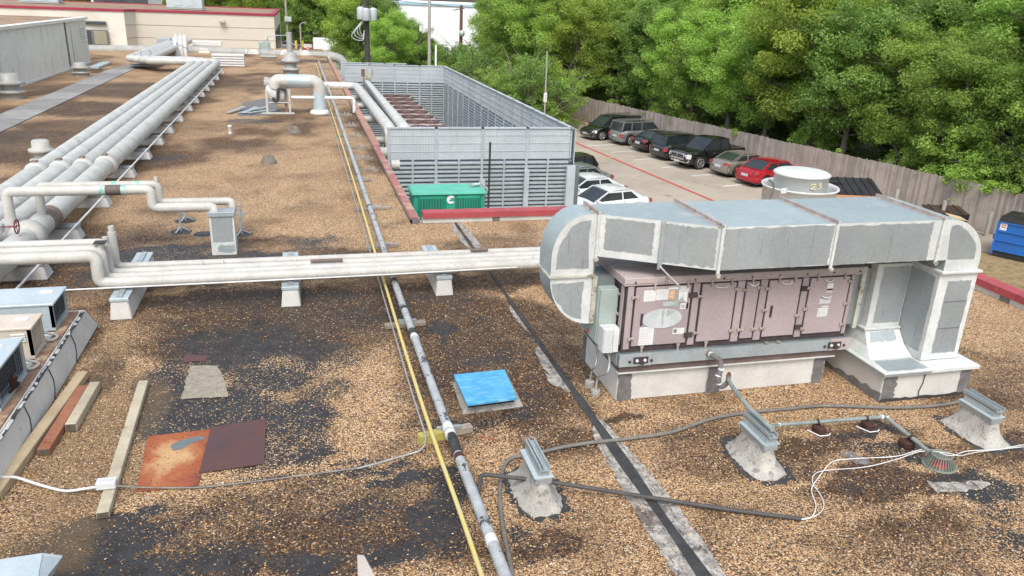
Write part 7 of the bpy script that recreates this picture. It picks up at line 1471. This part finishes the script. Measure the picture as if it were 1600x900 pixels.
def anchored(pre, p):
    q = cam.matrix_world.inverted() @ Vector((p.x, p.y, p.z)); px = 800+FPX*q.x/(-q.z) if q.z < -1 else 3000
    a_ = min(ANCH, key=lambda t_: abs(t_[0]-px))[1] if 640 < px < 1680 else ('the area right of the picture' if px >= 1680 else 'the area left of the woods'); L_ = pre+' '+a_; SEEN[L_] = SEEN.get(L_, 0)+1
    return L_ if SEEN[L_] == 1 else L_+', '+['', '', 'another', 'a third', 'a fourth', 'a fifth'][min(5, SEEN[L_])]
for row, (o0, sp, n_, sc, g_) in enumerate(((7.5, 3.9, 18, .98, 'trees of the second row in the woods'), (12.5, 4.0, 19, 1.12, 'trees of the third row in the woods'), (17.5, 4.4, 18, 1.28, 'trees at the back of the woods'))):
    for i in range(n_):
        s_ = -16+i*sp+rd.uniform(-.8, .8); p = FP(s_, o0+rd.uniform(-1.2, 1.2)); k = rd.choice([0, 1, 2, 3, 0, 1, 4] if row < 2 else [0, 1, 3, 3])
        plant(PR[k], (p.x, p.y, GROUND), sc*rd.uniform(.88, 1.1), rd.uniform(0, 6), anchored(kinds[k]+[' in second row above', ' deeper in above', ' at back above'][row], p), g_)
for i in [q for q in range(26) if q < 9 or q % 3 == 0]:
    s_ = -14+i*2.3; p = FP(s_, rd.uniform(1.3, 2.2)); k = i % 3 if s_ > 4.5 else 0
    plant(SH[k], (p.x, p.y, GROUND), rd.uniform(.6, 1.0)*(1.35 if -3.5 < s_ < 4.5 else .85), rd.uniform(0, 6), anchored(['pale', 'dark', 'green'][k]+' bush by the fence above', p), 'bushes just behind the board fence', 'bush', 'bush')
for i in range(16):
    s_ = -14+i*3.9; p = FP(s_, rd.uniform(3.2, 6.5)); k = (i*2+1) % 3
    plant(SH[k], (p.x, p.y, GROUND), rd.uniform(.9, 1.3), rd.uniform(0, 6), anchored(['pale', 'dark', 'green'][k]+' shaded bush above', p), 'bushes on the floor of the woods', 'bush', 'bush')
for i, (px, Y, s_) in enumerate(((700, 74, .9), (735, 72, 1.1), (770, 68, 1.1), (800, 64, 1.15), (838, 61, 1.1), (868, 60, 1.0), (885, 62, 1.0), (722, 84, .9), (765, 80, 1.3))):
    p = PY(px, 120, Y); plant(SH[i % 3], (p.x, p.y, GROUND), s_*1.15, i, 'dark leafy bush beyond the enclosure, '+['below the brown pole', 'just right of the brown pole', 'above the enclosure side wall', 'left of the thin sign pole', 'at the thin sign pole', 'between sign pole and fence end', 'at the far fence end', 'low behind the brown pole', 'deeper, right of the brown pole'][i], 'bushes between enclosure and fence end', 'bush', 'bush')
for i in range(22):
    s_ = -10+i*3.3; p = FP(s_, 10+(i*37 % 10)*.9); k = i % 3
    plant(SH[k], (p.x, p.y, GROUND), 1.5, i*1.1, anchored(['pale', 'dark', 'green'][k]+' deep bush inside the woods above', p), 'bushes deep in the woods', 'bush', 'bush')
FAR = [(440, 160, 1.2, 1), (462, 158, 1.2, 0), (487, 158, 1.25, 2), (510, 157, 1.2, 0), (533, 156, 1.1, 3), (556, 88, .74, 0), (566, 90, .88, 3), (590, 86, .80, 2), (608, 80, .58, 1), (628, 84, .62, 0), (650, 86, .60, 2), (672, 90, .46, 0), (690, 92, .32, 1), (706, 96, .26, 2), (792, 84, .9, 1), (778, 98, .9, 0), (425, 172, 1.5, 2), (470, 172, 1.6, 3), (520, 170, 1.6, 3), (560, 110, 1.1, 3), (405, 125, 1.1, 0), (385, 125, 1.0, 3), (350, 130, .95, 0), (250, 130, .95, 1), (120, 124, 1.0, 2), (268, 128, .9, 0), (320, 126, .9, 1)]
fl = ['behind the right corner of the cream building', 'left of the far red car', 'above the far red car', 'above the white truck', 'right of the white truck', 'left of the transformer pole', 'behind the transformer pole', 'right of the transformer pole, in front of the white warehouse', 'low by the enclosure, right of the transformer pole', 'left of the pale grey pole', 'just behind the pale grey pole', 'low tree between the pale and brown poles', 'small tree just left of the brown pole', 'small tree at the foot of the brown pole', 'just right of the brown pole', 'farther back, right of the brown pole', 'in the far row above the cream building corner', 'in the far row behind the lamp post', 'in the far row above the white truck', 'in the far row left of the white warehouse', 'above the right end of the cream roof', 'above the right part of the cream roof', 'above the middle of the cream roof', 'between the white wing and the pale rooftop unit', 'dark tree left of the white wing', 'just left of the pale rooftop unit', 'just right of the pale rooftop unit']
for i, (px, Y, s_, k) in enumerate(FAR):
    p = PY(px, 60, Y); plant(PR[k], (p.x, Y, GROUND), s_, i*1.3, kinds[k]+' '+fl[i])
for i in range(14):
    px = 436+i*21; Y = 82+((i*7) % 5)*2 if i > 5 else 156; p = PY(px, 90, Y); plant(SH[i % 3], (p.x, Y, GROUND), 1.1 if i > 5 else 1.7, i, 'low bush at the foot of the far trees, %s from the cream building' % ORDS[i], 'bushes at the foot of the far trees', 'bush', 'bush')
# vines over the fence top
def vines():
    cs, rs, ns = [], [], []; r = random.Random(6)
    for s_, w_ in ((3.6, .9), (2.2, 1.3), (.8, 1.3), (-.8, 1.4), (-2.5, 1.4), (-5, 1.4), (-8, 1.4), (13.5, .1), (18, .1), (10, .12)):
        for j in range(int(3+w_*6)): p = FP(s_+r.uniform(-w_, w_), r.uniform(-.15, .8), GROUND+FH+r.uniform(-.4, .35)*(.4+w_*.5)); cs.append(tuple(p)); rs.append(.18+.2*w_*r.random()); ns.append(int(60+90*w_))
    V, F, A = leaf_cloud(cs, rs, ns, .075, .8, 9); me = np_mesh('vines', V, F, A); me.materials.append(M('leaf_light')); o = bpy.data.objects.new('vines', me); COL.objects.link(o); tag(o, 'green vines and leaves hanging over the fence top', 'vines', kind='stuff')
vines()
